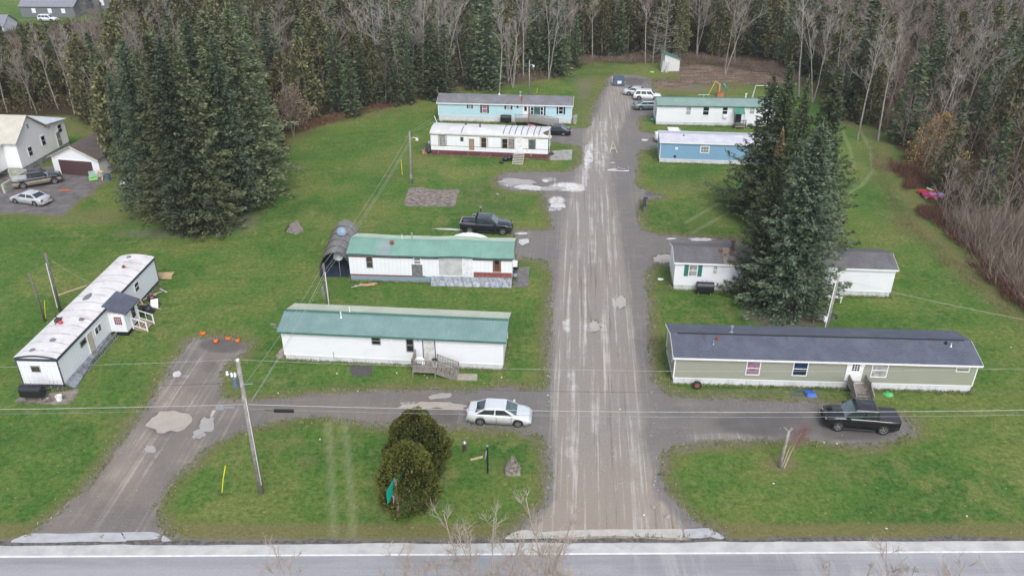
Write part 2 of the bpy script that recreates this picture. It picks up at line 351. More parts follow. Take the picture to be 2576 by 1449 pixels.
def M_ground():
    m, t, b = nodes_of('lawn_and_floor'); p = geo_pos(t); R_, G_, B_, A_ = zone(t)
    big = noise(t, p, .09, 5, .6); mid = noise(t, p, .55, 5, .65); fine = noise(t, p, 5, 6, .75); vf = noise(t, p, 22, 3, .7)
    streak = noise(t, mapping(t, p, (.25, .8, 1), (0, 0, .08)), 1.0, 6, .75)
    g = ramp(t, big, [(.36, (.040, .112, .020)), (.5, (.066, .146, .026)), (.64, (.140, .175, .046))])
    g = mix(t, mth(t, 'MULTIPLY', step(t, mid, .38, .7), .5), g, (.130, .175, .046))
    g = mix(t, mth(t, 'MULTIPLY', step(t, streak, .5, .72), .6), g, (.032, .100, .020))
    g = mix(t, mth(t, 'MULTIPLY', step(t, noise(t, p, .28, 6, .7), .52, .7), .45), g, (.23, .205, .085))
    g = mix(t, mth(t, 'MULTIPLY', step(t, fine, .45, .72), .5), g, (.14, .175, .07))
    g = mix(t, mth(t, 'MULTIPLY', step(t, mix(t, .5, noise(t, p, .13, 6, .7), noise(t, p, .9, 5, .75)), .50, .60), .6), g, (.185, .20, .065))
    g = mix(t, .75, g, ramp(t, noise(t, p, 2.6, 7, .85), [(.36, (.18, .18, .18)), (.64, (.80, .80, .80))]), 'OVERLAY')
    g = mix(t, .7, g, ramp(t, vf, [(.3, (.2, .2, .2)), (.7, (.8, .8, .8))]), 'OVERLAY')
    dryc = ramp(t, fine, [(.3, (.10, .10, .035)), (.7, (.24, .2, .10))])
    f = mth(t, 'ADD', R_, mth(t, 'MULTIPLY', mth(t, 'SUBTRACT', fine, .5), .7))
    c = mix(t, mth(t, 'MULTIPLY', step(t, f, .12, 1.0), .8), g, dryc)
    c = mix(t, mth(t, 'MULTIPLY', A_, mth(t, 'ADD', .25, mth(t, 'MULTIPLY', fine, .9))), c, (.27, .29, .16))
    dirtc = ramp(t, noise(t, p, 3, 7, .8), [(.3, (.12, .105, .085)), (.7, (.235, .215, .185))])
    f = mth(t, 'ADD', G_, mth(t, 'MULTIPLY', mth(t, 'SUBTRACT', mix(t, .5, fine, noise(t, p, 1.6, 4)), .5), 1.3))
    c = mix(t, mth(t, 'MULTIPLY', step(t, f, .15, 1.05), .92), c, dirtc)
    flc = ramp(t, noise(t, p, 1.4, 8, .8), [(.3, (.022, .017, .010)), (.52, (.06, .043, .026)), (.75, (.13, .095, .06))])
    f = mth(t, 'ADD', B_, mth(t, 'MULTIPLY', mth(t, 'SUBTRACT', fine, .5), .8))
    c = mix(t, step(t, f, .3, .7), c, flc)
    # fallen leaves: small pale specks
    vo = t.nodes.new('ShaderNodeTexVoronoi'); vo.inputs['Scale'].default_value = .9; t.links.new(p, vo.inputs['Vector'])
    sp = mth(t, 'LESS_THAN', vo.outputs['Distance'], .065)
    c = mix(t, mth(t, 'MULTIPLY', sp, .7), c, (.33, .27, .15))
    t.links.new(c, b.inputs['Base Color']); b.inputs['Roughness'].default_value = .95; b.inputs['Specular IOR Level'].default_value = .1
    bump(t, b, mix(t, .5, fine, vf), .9, .09); return m
npmesh('ground', VS, FS, np.stack([DRY, DIRT, FLOOR, TRK], 1), M_ground())

def rough_outline(poly, amp=.16, stepm=.22, seed=1):
    out = []; R = random.Random(seed); n = len(poly)
    # Catmull-like smoothing of the corner points, then a ragged edge
    for i in range(n):
        p0, p1, p2, p3 = [Vector(poly[(i + k) % n]) for k in (-1, 0, 1, 2)]
        L = (p2 - p1).length; k = max(2, min(200, int(L / stepm)))
        for j in range(k):
            u = j / k; a = .5 * ((2 * p1) + (p2 - p0) * u + (2 * p0 - 5 * p1 + 4 * p2 - p3) * u * u + (3 * p1 - p0 - 3 * p2 + p3) * u ** 3)
            b_ = p1.lerp(p2, u); q = b_.lerp(a, .6)
            out.append((q.x, q.y))
    o = np.array(out); nx = fbm(o[:, 0], o[:, 1], 1.4, seed) - .5; ny = fbm(o[:, 0], o[:, 1], 1.4, seed + 9) - .5
    return [(a + u * amp * 3, b_ + v * amp * 3) for (a, b_), u, v in zip(out, nx, ny)]
def sheet(name, poly, z, material, attrs=None, grid=.5, amp=.16, stepm=.25, seed=1, kind='structure', label=None):
    o = rough_outline(poly, amp, stepm, seed); P = [Vector(p) for p in o]
    xs_ = [p[0] for p in o]; ys_ = [p[1] for p in o]
    if grid:
        gx, gy = np.meshgrid(np.arange(min(xs_), max(xs_), grid), np.arange(min(ys_), max(ys_), grid)); gx = gx.ravel(); gy = gy.ravel()
        gx = gx + (np.arange(len(gx)) % 7) * 1e-3
        k = sdist(o[::2], gx, gy) < -grid * .35; P += [Vector((a, b_)) for a, b_ in zip(gx[k], gy[k])]
    n = len(o)
    r = delaunay_2d_cdt(P, [(i, (i + 1) % n) for i in range(n)], [], 1, 1e-5)
    V = np.array([(v[0], v[1], z) for v in r[0]]); Fc = np.array([f for f in r[2] if len(f) == 3])
    # keep faces inside and facing up
    c = V[Fc].mean(1); Fc = Fc[inside(o, c[:, 0], c[:, 1])]
    a = V[Fc]; cr = np.cross(a[:, 1] - a[:, 0], a[:, 2] - a[:, 0])[:, 2]; Fc[cr < 0] = Fc[cr < 0][:, ::-1]
    cols = attrs(V[:, 0], V[:, 1]) if attrs else None
    ob = npmesh(name, V, Fc, cols, material, kind)
    return ob
def M_gravel(name, rot, tint=(1, 1, 1)):
    m, t, b = nodes_of(name); p = geo_pos(t); L_, W_, D_, A_ = zone(t)
    pr = mapping(t, p, (1, 1, 1), (0, 0, rot))
    st = noise(t, mapping(t, pr, (1.5, .04, 1)), 1.0, 5, .7); st2 = noise(t, mapping(t, pr, (2.9, .05, 1), (0, 0, .03), (7, 3, 0)), 1.0, 4, .7)
    mid = noise(t, p, .45, 6, .7); fine = noise(t, p, 7, 6, .8); peb = noise(t, p, 30, 3, .8)
    darkc = ramp(t, fine, [(.3, (.095, .088, .086)), (.7, (.21, .195, .188))])
    sp_ = t.nodes.new('ShaderNodeSeparateXYZ'); t.links.new(p, sp_.inputs[0]); near = mth(t, 'SUBTRACT', 1.0, step(t, mth(t, 'ADD', sp_.outputs[1], mth(t, 'MULTIPLY', noise(t, p, .35, 5), 8)), 43, 54))
    darkc = mix(t, mth(t, 'MULTIPLY', step(t, noise(t, p, .22, 5, .7), .42, .62), .65), darkc, (.185, .165, .145))
    darkc = mix(t, mth(t, 'MULTIPLY', step(t, noise(t, mapping(t, p, (.35, 1.6, 1)), .9, 5, .75), .52, .70), .6), darkc, (.25, .23, .205))
    lt = ramp(t, fine, [(.3, (.165, .146, .130)), (.7, (.315, .288, .262))])
    lt = mix(t, mth(t, 'MULTIPLY', near, .6), lt, (.30, .245, .19))
    lt = mix(t, mth(t, 'MULTIPLY', step(t, noise(t, p, .16, 5, .7), .42, .66), .55), lt, (.255, .21, .17))
    f = mth(t, 'ADD', L_, mth(t, 'MULTIPLY', mth(t, 'SUBTRACT', mid, .5), .9))
    f = mth(t, 'ADD', f, mth(t, 'MULTIPLY', mth(t, 'SUBTRACT', st, .5), mth(t, 'ADD', .25, mth(t, 'MULTIPLY', L_, 1.3))))
    c = mix(t, step(t, f, .1, .85), darkc, lt)
    s2 = mth(t, 'MULTIPLY', step(t, mth(t, 'ADD', st2, mth(t, 'MULTIPLY', mth(t, 'SUBTRACT', mid, .5), .3)), .50, .68), mth(t, 'ADD', mth(t, 'MULTIPLY', L_, .85), .08))
    c = mix(t, s2, c, (.44, .41, .375))
    rut = noise(t, mapping(t, pr, (1.7, .05, 1), (0, 0, -.02), (3, 9, 0)), 1.0, 4, .7)
    c = mix(t, mth(t, 'MULTIPLY', step(t, rut, .56, .70), mth(t, 'ADD', .04, mth(t, 'MULTIPLY', L_, .6))), c, (.10, .088, .078))
    f = mth(t, 'ADD', W_, mth(t, 'MULTIPLY', mth(t, 'SUBTRACT', mix(t, .5, noise(t, p, 1.1, 7, .75), st2), .5), 1.5))
    c = mix(t, mth(t, 'MULTIPLY', step(t, f, .30, .95), .9), c, ramp(t, noise(t, p, 2, 5), [(.3, (.44, .42, .40)), (.6, (.74, .73, .72))]))
    f = mth(t, 'ADD', D_, mth(t, 'MULTIPLY', mth(t, 'SUBTRACT', mid, .5), .8)); c = mix(t, mth(t, 'MULTIPLY', step(t, f, .3, .8), .7), c, (.075, .07, .07))
    c = mix(t, .55, c, ramp(t, peb, [(.3, (.25, .25, .25)), (.7, (.75, .75, .75))]), 'OVERLAY')
    vo = t.nodes.new('ShaderNodeTexVoronoi'); vo.inputs['Scale'].default_value = 1.6; t.links.new(p, vo.inputs['Vector'])
    sp = mth(t, 'MULTIPLY', mth(t, 'LESS_THAN', vo.outputs['Distance'], .05), mth(t, 'GREATER_THAN', noise(t, p, .8, 2), .52)); c = mix(t, sp, c, (.62, .6, .57))
    if tint != (1, 1, 1): c = mix(t, 1.0, c, tint, 'MULTIPLY')
    t.links.new(c, b.inputs['Base Color'])
    b.inputs['Roughness'].default_value = .8; bump(t, b, mix(t, .5, fine, peb), .8, .03); return m
def poly_at(yv, table):   # piecewise-linear table y->value
    return np.interp(yv, [a for a, _ in table], [b for _, b in table])
def ellw(px, py, e):
    cx, cy, rx, ry, s = e[:5]; rot = math.radians(e[5]) if len(e) > 5 else 0
    dx = px - cx; dy = py - cy; u = dx * math.cos(rot) + dy * math.sin(rot); v = -dx * math.sin(rot) + dy * math.cos(rot)
    return s * (1 - sm(np.hypot(u / rx, v / ry), .55, 1.25))
PUD = [((425,1060,51,27,-10), 'd'), ((500,1092,18,12,-20), 'g'), ((520,1068,20,18,-40), 'g'), ((377,1130,15,9), 'g'), ((445,941,11,7,-35), 'w'), ((1060,1022,52,9,-4), 'd'), ((1130,1020,42,9,4), 'd'), ((1105,996,34,7,-6), 'g'), ((1495,821,13,15), 'd'), ((1520,830,8,5), 'd'), ((1562,760,14,15), 'd'),
        ((1480,404,12,5), 'w'), ((1622,353,8,3), 'w'), ((1318,608,14,8), 'w'), ((1312,588,17,3), 'w'), ((1764,603,29,4), 'w'), ((1673,651,32,11), 'd'), ((1688,601,12,2), 'w'), ((1330,470,34,4,3), 'w'), ((1390,476,30,4,-4), 'g'), ((1300,458,44,8,3), 'g'), ((1402,518,20,7), 'w'), ((1150,578,60,2.0,2), 'w'), ((1372,455,10,4), 'w'), ((1476,372,4,9,10), 'g')]
def lane_attr(x, y):
    px, py = PR(x, y)
    l0 = poly_at(py, [(200,1540),(260,1520),(330,1478),(400,1466),(480,1440),(560,1420),(700,1410),(800,1400),(900,1396),(1100,1400),(1250,1405),(1300,1370),(1350,1310)])
    l1 = poly_at(py, [(200,1570),(260,1590),(330,1560),(400,1535),(480,1540),(600,1560),(700,1575),(900,1605),(1100,1620),(1250,1650),(1350,1740)])
    wd = 14 + py * .012
    L = sm(px, l0 - wd, l0 + wd * .6) * (1 - sm(px, l1 - wd, l1 + wd))
    L = L * 1.0
    for e in [(1425,1130,30,32,.5),(1830,1100,110,12,.5),(1330,560,60,30,.3),(2080,1112,120,8,.35)]: L = np.maximum(L, ellw(px, py, e))
    W = np.zeros_like(L)
    for e in [(1478,395,10,45,.85,8),(1500,400,10,50,.55),(1520,400,9,60,.55,6),(1474,440,12,45,.6,8),(1510,340,20,60,.45,15),(1555,300,30,40,.3,30),(1540,270,20,40,.3),(1425,470,48,13,.85),(1400,505,26,14,.75),(1392,524,26,10,.7),(1350,474,70,6,.9,3),(1300,460,50,12,.8),(1450,475,30,10,.8),(1380,452,30,8,.5),
              (1448,600,12,120,.28),(1500,560,14,160,.28),(1530,600,10,120,.22),(1425,820,16,22,.62),(1495,822,34,16,.62),(1552,760,20,20,.62),(1432,900,10,160,.32),(1435,960,18,50,.5),(1450,980,14,24,.5),(1434,1080,8,180,.45),(1437,1200,7,140,.5),(1425,1125,26,36,.42)]:
        W = np.maximum(W, ellw(px, py, e))
    D = np.zeros_like(L)
    for e in [(1392,850,14,260,.45),(1395,1100,12,120,.4),(1640,1150,22,100,.25),(1750,1040,150,26,.45),(1950,1065,200,40,.7),(2150,1090,110,25,.7),(1340,345,80,14,.5),(1600,300,50,40,.4),(1590,205,40,12,.7),(1350,610,50,26,.3),(1250,1050,90,24,.5),(1700,1290,90,16,.3,40),(1555,440,60,60,.3),(1640,488,26,10,.7),(1500,283,16,20,.5)]:
        D = np.maximum(D, ellw(px, py, e))
    for e, _m in PUD: D = np.maximum(D, ellw(px, py, (e[0], e[1], e[2] * 1.35, e[3] * 1.5, .8, e[4] if len(e) > 4 else 0)))
    return np.stack([L, W, D, np.ones_like(L)], 1)
def drive_attr(x, y):
    px, py = PR(x, y); L = .22 + ellw(px, py, (440,1010,60,60,.35)) + ellw(px, py, (330,1150,60,90,.3,30)) + ellw(px, py, (800,1030,300,30,.15))
    L = L * (1 - sm(px, 570, 660))
    W = np.zeros_like(L)
    def line(pts, wd, s): return s * (1 - sm(dist(pxpoly(pts), x, y, False), wd * .3, wd))
    W = np.maximum(W, line([(500,900),(440,980),(405,1035)], .5, .42)); W = np.maximum(W, line([(545,905),(520,960),(470,1030)], .5, .36))
    W = np.maximum(W, line([(372,1090),(330,1160),(285,1225)], .5, .40)); W = np.maximum(W, line([(425,1100),(395,1150),(360,1200),(330,1250)], .5, .36))
    for e in [(535,1040,12,18,.6),(1050,1015,60,10,.5),(470,945,18,10,.4,-60),(400,1040,30,10,.3)]: W = np.maximum(W, ellw(px, py, e))
    D = np.zeros_like(L)
    for e in [(560,870,70,24,.75),(530,920,28,26,.55),(450,1230,60,70,.5),(300,1290,100,40,.45),(1130,1050,130,22,.6),(540,980,30,50,.4)]: D = np.maximum(D, ellw(px, py, e))
    for e, _m in PUD: D = np.maximum(D, ellw(px, py, (e[0], e[1], e[2] * 1.35, e[3] * 1.5, .7, e[4] if len(e) > 4 else 0)))
    return np.stack([L, W, D, np.ones_like(L)], 1)
sheet('gravel_lane', lane, .010, M_gravel('gravel_lane', math.radians(4.5)), lane_attr, .45, .34)
sheet('driveway', drive, .005, M_gravel('gravel_drive', math.radians(2.0), (1.0, .96, .92)), drive_attr, .5, .36, seed=4)
_ma = flat('old_asphalt', (.17, .16, .16), .85, var=.2, scale=.8, bmp=.3, dirt=((.12, .09, .08), .5, .5))
sheet('parking_area', neigh, .005, _ma, None, 0, .12, .4, seed=8)
# paved apron strips
M_apr = flat('apron_pavement', (.42, .42, .44), .85, var=.08, scale=2, bmp=.2, dirt=((.25, .2, .15), 1.5, .66))
M_apr2 = flat('apron_pavement_warm', (.46, .44, .40), .85, var=.08, scale=2, bmp=.2, dirt=((.3, .22, .14), 1.2, .66))
for i, (pts, m_) in enumerate([([(27,1365),(75,1342),(190,1341),(303,1339),(310,1352),(316,1361),(180,1363)], M_apr), ([(307,1339),(381,1339),(402,1344),(392,1356),(322,1360),(314,1352)], M_apr), ([(411,1347),(432,1361),(408,1362)], M_apr),
        ([(1272,1356),(1290,1340),(1320,1333),(1368,1337),(1450,1332),(1536,1332),(1660,1331),(1712,1331),(1716,1340),(1712,1353),(1640,1350),(1540,1348),(1446,1350),(1372,1353)], M_apr2), ([(1719,1331),(1742,1329),(1780,1327),(1795,1336),(1784,1348),(1760,1353),(1722,1350)], M_apr), ([(1799,1337),(1822,1351),(1812,1356),(1788,1350)], M_apr)]):
    sheet('pavement', pxpoly(pts), .020, m_, None, 0, .05, .12, seed=20 + i)
# the highway
ya, yb = G(0, 1375)[1], G(2576, 1357)[1]
def ry(x): return ya + (yb - ya) * (x + 46) / 92
def road_strip(name, o0, o1, z, material, seed=0, amp=.0, x0=-700, x1=700, grid=True):
    xs_ = np.concatenate([[x0], np.arange(-60, 60.1, .35), [x1]]) if amp else np.array([x0, x1])
    mb = MB(); top = [(x, ry(x) + o0 + (amp * (float(fbm(np.array([x]), np.array([0.]), 2.2, seed)[0]) - .5) * 2 if abs(x) < 61 else 0), z) for x in xs_]; bot = [(x, ry(x) + o1, z) for x in xs_]
    n = len(top); mb.add(bot + top, [(i, i + 1, n + i + 1, n + i) for i in range(n - 1)])
    o = mb.build(name, material); o['kind'] = 'structure'; return o
def M_road():
    m, t, b = nodes_of('asphalt'); p = geo_pos(t)
    st = noise(t, mapping(t, p, (.03, .9, 1)), 1, 5, .6); fine = noise(t, p, 12, 5, .8); md = noise(t, mapping(t, p, (.25, 1.2, 1)), .6, 5)
    c = ramp(t, st, [(.35, (.225, .225, .24)), (.65, (.31, .31, .325))]); c = mix(t, mth(t, 'MULTIPLY', step(t, md, .45, .7), .5), c, (.36, .36, .365))
    sw = noise(t, mapping(t, p, (.9, .12, 1), (0, 0, 1.05)), .8, 4, .6); sx = t.nodes.new('ShaderNodeSeparateXYZ'); t.links.new(p, sx.inputs[0])
    c = mix(t, mth(t, 'MULTIPLY', mth(t, 'MULTIPLY', step(t, sw, .5, .66), .5), step(t, mth(t, 'MULTIPLY', sx.outputs[0], 1), 1, 6)), c, (.40, .395, .385))
    c = mix(t, .3, c, ramp(t, fine, [(.3, (.25, .25, .25)), (.7, (.75, .75, .75))]), 'OVERLAY')
    t.links.new(c, b.inputs['Base Color']); b.inputs['Roughness'].default_value = .75; bump(t, b, fine, .4, .01); return m
M_shd = flat('shoulder_asphalt', (.50, .495, .48), .85, var=.10, scale=.8, bmp=.2, dirt=((.33, .325, .325), .6, .54))
road_strip('road_verge', .30, -9.3, .014, flat('verge_gravel', (.15, .14, .125), .9, var=.3, scale=3, bmp=.5), 3, .30)
road_strip('road', .0, -8.6, .024, M_road(), 1, .06)
road_strip('road_shoulder', -.02, -.87, .029, M_shd, 1, .16); road_strip('road_shoulder', -7.8, -8.55, .029, M_shd, 2, .02)
M_line = flat('road_paint', (.74, .75, .74), .6, var=.08, scale=2, dirt=((.45, .45, .45), 2.5, .60))
road_strip('lane_marking', -.86, -1.0, .034, M_line); road_strip('lane_marking', -7.65, -7.79, .034, M_line)
M_yl = flat('road_paint_yellow', (.6, .42, .06), .6); road_strip('lane_marking', -4.22, -4.32, .034, M_yl); road_strip('lane_marking', -4.42, -4.52, .034, M_yl)
# puddles
def M_pud(name, c1, c2, r=.12):
    m, t, b = nodes_of(name); p = geo_pos(t); t.links.new(ramp(t, noise(t, p, 1.3, 6, .7), [(.35, c1), (.65, c2)]), b.inputs['Base Color'])
    b.inputs['Roughness'].default_value = r; b.inputs['Specular IOR Level'].default_value = .5; bump(t, b, noise(t, p, 3, 3), .05, .01); return m
MPD = M_pud('puddle_tan', (.34, .30, .255), (.42, .37, .32), .3); MPG = M_pud('puddle_grey', (.30, .28, .27), (.38, .36, .34), .35); MPW = M_pud('puddle_bright', (.42, .40, .385), (.62, .60, .59), .12)
def ellpoly(cx, cy, rx, ry_, rot=0, n=20, seed=0, amp=.18):
    R = random.Random(seed); a = math.radians(rot); out = []
    for k in range(n):
        th = -2 * math.pi * k / n; j = 1 + R.uniform(-amp, amp); u = rx * math.cos(th) * j; v = ry_ * math.sin(th) * j
        out.append((cx + u * math.cos(a) - v * math.sin(a), cy + u * math.sin(a) + v * math.cos(a)))
    return pxpoly(out)
for i, (e, m_) in enumerate(PUD):
    m_ = {'d': MPD, 'g': MPG, 'w': MPW}[m_]
    sheet('puddle', ellpoly(*e, seed=i, amp=.2), .016 + i * 1e-4, m_, None, 0, .07, .05, seed=40 + i)
# worn bare patch of gravel where a home once stood, and concrete pads
sheet('gravel_pad', pxpoly([(1029,474),(1060,472),(1080,476),(1110,478),(1155,477),(1150,495),(1142,520),(1100,520),(1020,518),(1022,495)]), .012, flat('fibrous_gravel', (.26, .22, .19), .95, var=.3, scale=1.6, bmp=.8, dirt=((.36, .33, .29), 3, .55)), None, 0, .08, .2, seed=77)

def M_soil():
    m, t, b = nodes_of('cleared_soil'); p = geo_pos(t); n = noise(t, mapping(t, p, (.6, 1.3, 1)), .5, 8, .75); f = noise(t, p, 5, 6, .8)
    c = ramp(t, n, [(.36, (.085, .055, .040)), (.48, (.16, .11, .08)), (.60, (.26, .19, .135)), (.72, (.17, .17, .07))]); c = mix(t, .6, c, ramp(t, f, [(.3, (.22, .22, .22)), (.7, (.78, .78, .78))]), 'OVERLAY')
    t.links.new(c, b.inputs['Base Color']); b.inputs['Roughness'].default_value = .95; bump(t, b, f, 1.0, .15); return m
sheet('cleared_soil', pxpoly([(1690,166),(1760,164),(1860,172),(1940,186),(2000,196),(1990,212),(1900,212),(1830,208),(1760,214),(1700,222),(1640,222),(1600,214),(1640,206),(1700,206),(1720,196),(1700,182)]), .006, M_soil(), None, 0, .9, .4, seed=61)
# ---------------- mobile homes ----------------
class Home:
    def __init__(s, name, label, A, B, W, h, skirt, cat='mobile home', ext=0.0, ground_z=0.0):
        a = G(*A); b = G(*B); s.A = a; d = (b - a); s.L = d.length + ext; s.ang = math.atan2(d.y, d.x); s.W = W; s.h = h; s.sk = skirt
        s.root = empty(name, (a.x, a.y, ground_z), s.ang, label, cat)
        s.M = Matrix.Translation((a.x, a.y, ground_z)) @ Matrix.Rotation(s.ang, 4, 'Z'); s.Mi = s.M.inverted()
    def on(s, px, py, y=0.0):              # photo point -> (x, z) on the wall plane at local depth y
        o = Vector((0, 0, CAM_H)); g = G(px, py); d = g - o
        lo = s.Mi @ o; ld = s.Mi.to_3x3() @ d; t = (y - lo.y) / ld.y; p = lo + ld * t; return p.x, p.z
    def gnd(s, px, py, z=0.0): return s.Mi @ G(px, py, z)
    def shell(s, wallmat, skmat, rise=.65, endtop=True, corner=M_trim, prof=None):
        L, W, h, k = s.L, s.W, s.h, s.sk
        top = prof if prof else [(0, h), (W / 2, h + rise), (W, h)]
        mb = MB(); mb.prism([(0, k), (W, k)] + [(y, z) for y, z in reversed(top)], 'x', 0, L)
        mb.build('wall', wallmat, s.root)
        mb = MB(); mb.box(.03, L - .03, .03, W - .03, -.05, k); mb.build('skirting', skmat, s.root)
        if corner:
            mb = MB()
            for x in (0, L): mb.box(x - .045, x + .045, -.02, .07, k, h - .02); mb.box(x - .045, x + .045, W - .07, W + .02, k, h - .02)
            mb.box(-.01, L + .01, -.022, .0, k - .03, k + .05)
            mb.build('trim', corner, s.root)
    def roof(s, mat_, kind='gable', rise=.65, ov=.25, endov=.2, th=.07, rib=.3, fascia=M_trim, sag=None, ridge=None, prof=None, ridgemat=None, matb=None):
        L, W, h = s.L, s.W, s.h
        if prof is None:
            if kind == 'gable': prof = [(-ov, h - ov * rise / (W / 2)), (W / 2, h + rise), (W + ov, h - ov * rise / (W / 2))]
            else:
                n = 10; prof = [(-ov + (W + 2 * ov) * i / n, h - .04 + rise * math.sin(math.pi * i / n) ** .8) for i in range(n + 1)]
        nx = 60 if sag else 1; x0, x1 = -endov, L + endov; mb = MB(); m = len(prof)
        sg = sag if sag else (lambda x: 0.0)
        xs_ = [x0 + (x1 - x0) * i / nx for i in range(nx + 1)]
        vs = []
        for x in xs_:
            vs += [(x, y, z + .02 + th + sg(x)) for y, z in prof] + [(x, y, z + .02 + sg(x)) for y, z in reversed(prof)]
        k = 2 * m; fs = []
        for i in range(nx):
            for j in range(k): fs.append((i * k + j, i * k + (j + 1) % k, (i + 1) * k + (j + 1) % k, (i + 1) * k + j))
        fs += [tuple(range(k)), tuple(range(nx * k, nx * k + k))]
        mb.add(vs, fs)
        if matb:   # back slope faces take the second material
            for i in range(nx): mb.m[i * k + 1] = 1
        if rib:
            x = x0 + rib / 2
            while x < x1:
                for j in range(m - 1):
                    (ya_, za), (yb_, zb) = prof[j], prof[j + 1]; z_ = .02 + th + sg(x)
                    w_ = .028; hh = .026
                    vs = [(x - w_, ya_, za + z_), (x + w_, ya_, za + z_), (x + w_ * .4, ya_, za + z_ + hh), (x - w_ * .4, ya_, za + z_ + hh), (x - w_, yb_, zb + z_), (x + w_, yb_, zb + z_), (x + w_ * .4, yb_, zb + z_ + hh), (x - w_ * .4, yb_, zb + z_ + hh)]
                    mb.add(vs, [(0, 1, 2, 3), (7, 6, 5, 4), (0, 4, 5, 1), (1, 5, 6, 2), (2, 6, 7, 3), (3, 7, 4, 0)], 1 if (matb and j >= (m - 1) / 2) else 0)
                x += rib
        s.rf = mb.build('roof', [mat_, matb] if matb else mat_, s.root)
        if ridge:
            r2 = MB(); yc = W / 2
            for i in range(nx):
                a, b_ = xs_[i], xs_[i + 1]
                zz = h + rise + .02 + th + .035
                r2.add([(a, yc - .2, zz - .2 * rise / (W / 2) + sg(a)), (a, yc, zz + sg(a)), (a, yc + .2, zz - .2 * rise / (W / 2) + sg(a)), (b_, yc - .2, zz - .2 * rise / (W / 2) + sg(b_)), (b_, yc, zz + sg(b_)), (b_, yc + .2, zz - .2 * rise / (W / 2) + sg(b_))], [(0, 1, 4, 3), (1, 2, 5, 4)])
            r2.build('ridge_cap', ridge, s.rf)
        if fascia:
            f2 = MB()
            for j in (0, m - 1):
                y, z = prof[j]; sgn = -1 if j == 0 else 1
                for i in range(nx):
                    a, b_ = xs_[i], xs_[i + 1]
                    f2.add([(a, y + sgn * .004, z - .09 + sg(a)), (b_, y + sgn * .004, z - .09 + sg(b_)), (b_, y + sgn * .004, z + .07 + sg(b_)), (a, y + sgn * .004, z + .07 + sg(a)), (a, y + sgn * .03, z - .09 + sg(a)), (b_, y + sgn * .03, z - .09 + sg(b_)), (b_, y + sgn * .03, z + .07 + sg(b_)), (a, y + sgn * .03, z + .07 + sg(a))], [(0, 1, 2, 3), (7, 6, 5, 4), (0, 4, 5, 1), (1, 5, 6, 2), (2, 6, 7, 3), (3, 7, 4, 0)])
            for x, o_ in ((x0, -1), (x1, 1)):
                for j in range(m - 1):
                    (ya_, za), (yb_, zb) = prof[j], prof[j + 1]
                    a, b_ = sorted((x + o_ * .004, x + o_ * .03))
                    f2.add([(xx, yy, zz + sg(x)) for xx in (a, b_) for yy, zz in ((ya_, za - .07), (yb_, zb - .07), (yb_, zb + .075), (ya_, za + .075))], [(0, 1, 2, 3), (7, 6, 5, 4), (0, 4, 5, 1), (1, 5, 6, 2), (2, 6, 7, 3), (3, 7, 4, 0)])
            f2.build('fascia', fascia, s.rf)
        s.prof = prof; s.th = th; s.sg = sg
    def rz(s, y):
        for (a, za), (b, zb) in zip(s.prof, s.prof[1:]):
            if a <= y <= b: return za + (zb - za) * (y - a) / (b - a) + .02 + s.th
        return s.h
    def rect(s, r): x0, z1 = s.on(r[0], r[1]); x1, z0 = s.on(r[2], r[3]); return x0, x1, z0, z1
    def window(s, r, bars='h', fm=M_trim, gm=M_glass, gm2=None, shut=None, local=None, fw=.055, sw=None, label=None, grid=None):
        x0, x1, z0, z1 = local if local else s.rect(r)
        mb = MB(); y0, y1 = -.05, .01
        mb.box(x0 - fw, x0 + fw * .3, y0, y1, z0 - fw, z1 + fw); mb.box(x1 - fw * .3, x1 + fw, y0, y1, z0 - fw, z1 + fw)
        mb.box(x0 + fw * .3, x1 - fw * .3, y0, y1, z1 - fw * .3, z1 + fw); mb.box(x0 + fw * .3, x1 - fw * .3, y0, y1, z0 - fw, z0 + fw * .3)
        zm = (z0 + z1) / 2; xm = (x0 + x1) / 2
        if 'h' in bars: mb.box(x0 + fw * .3, x1 - fw * .3, y0 + .01, y1, zm - .03, zm + .03)
        if 'v' in bars: mb.box(xm - .03, xm + .03, y0 + .012, y1, z0 + fw * .3, z1 - fw * .3)
        if grid:
            for i in range(1, grid[0]): x = x0 + (x1 - x0) * i / grid[0]; mb.box(x - .012, x + .012, y0 + .02, y1, z0 + .02, z1 - .02)
            for i in range(1, grid[1]): z = z0 + (z1 - z0) * i / grid[1]; mb.box(x0 + .02, x1 - .02, y0 + .022, y1, z - .012, z + .012)
        w_ = mb.build('window', fm, s.root, label=label)
        if gm2: 
            for (a, b_, g_) in ((zm, z1, gm), (z0, zm, gm2)):
                p = MB(); p.box(x0, x1, -.015, -.004, a, b_); p.build('pane', g_, w_)
        else: p = MB(); p.box(x0, x1, -.015, -.004, z0, z1); p.build('pane', gm, w_)
        if shut:
            sw = sw or .38
            for a, b_ in ((x0 - fw - sw, x0 - fw - .02), (x1 + fw + .02, x1 + fw + sw)):
                q = MB(); q.box(a, b_, -.035, -.002, z0 - .05, z1 + .05); nsl = max(3, int((z1 - z0) / .12))
                for i in range(nsl): z = z0 + (z1 - z0) * (i + .5) / nsl; q.box(a + .04, b_ - .04, -.048, -.034, z - .035, z + .02)
                q.build('shutter', shut, s.root)
        return w_
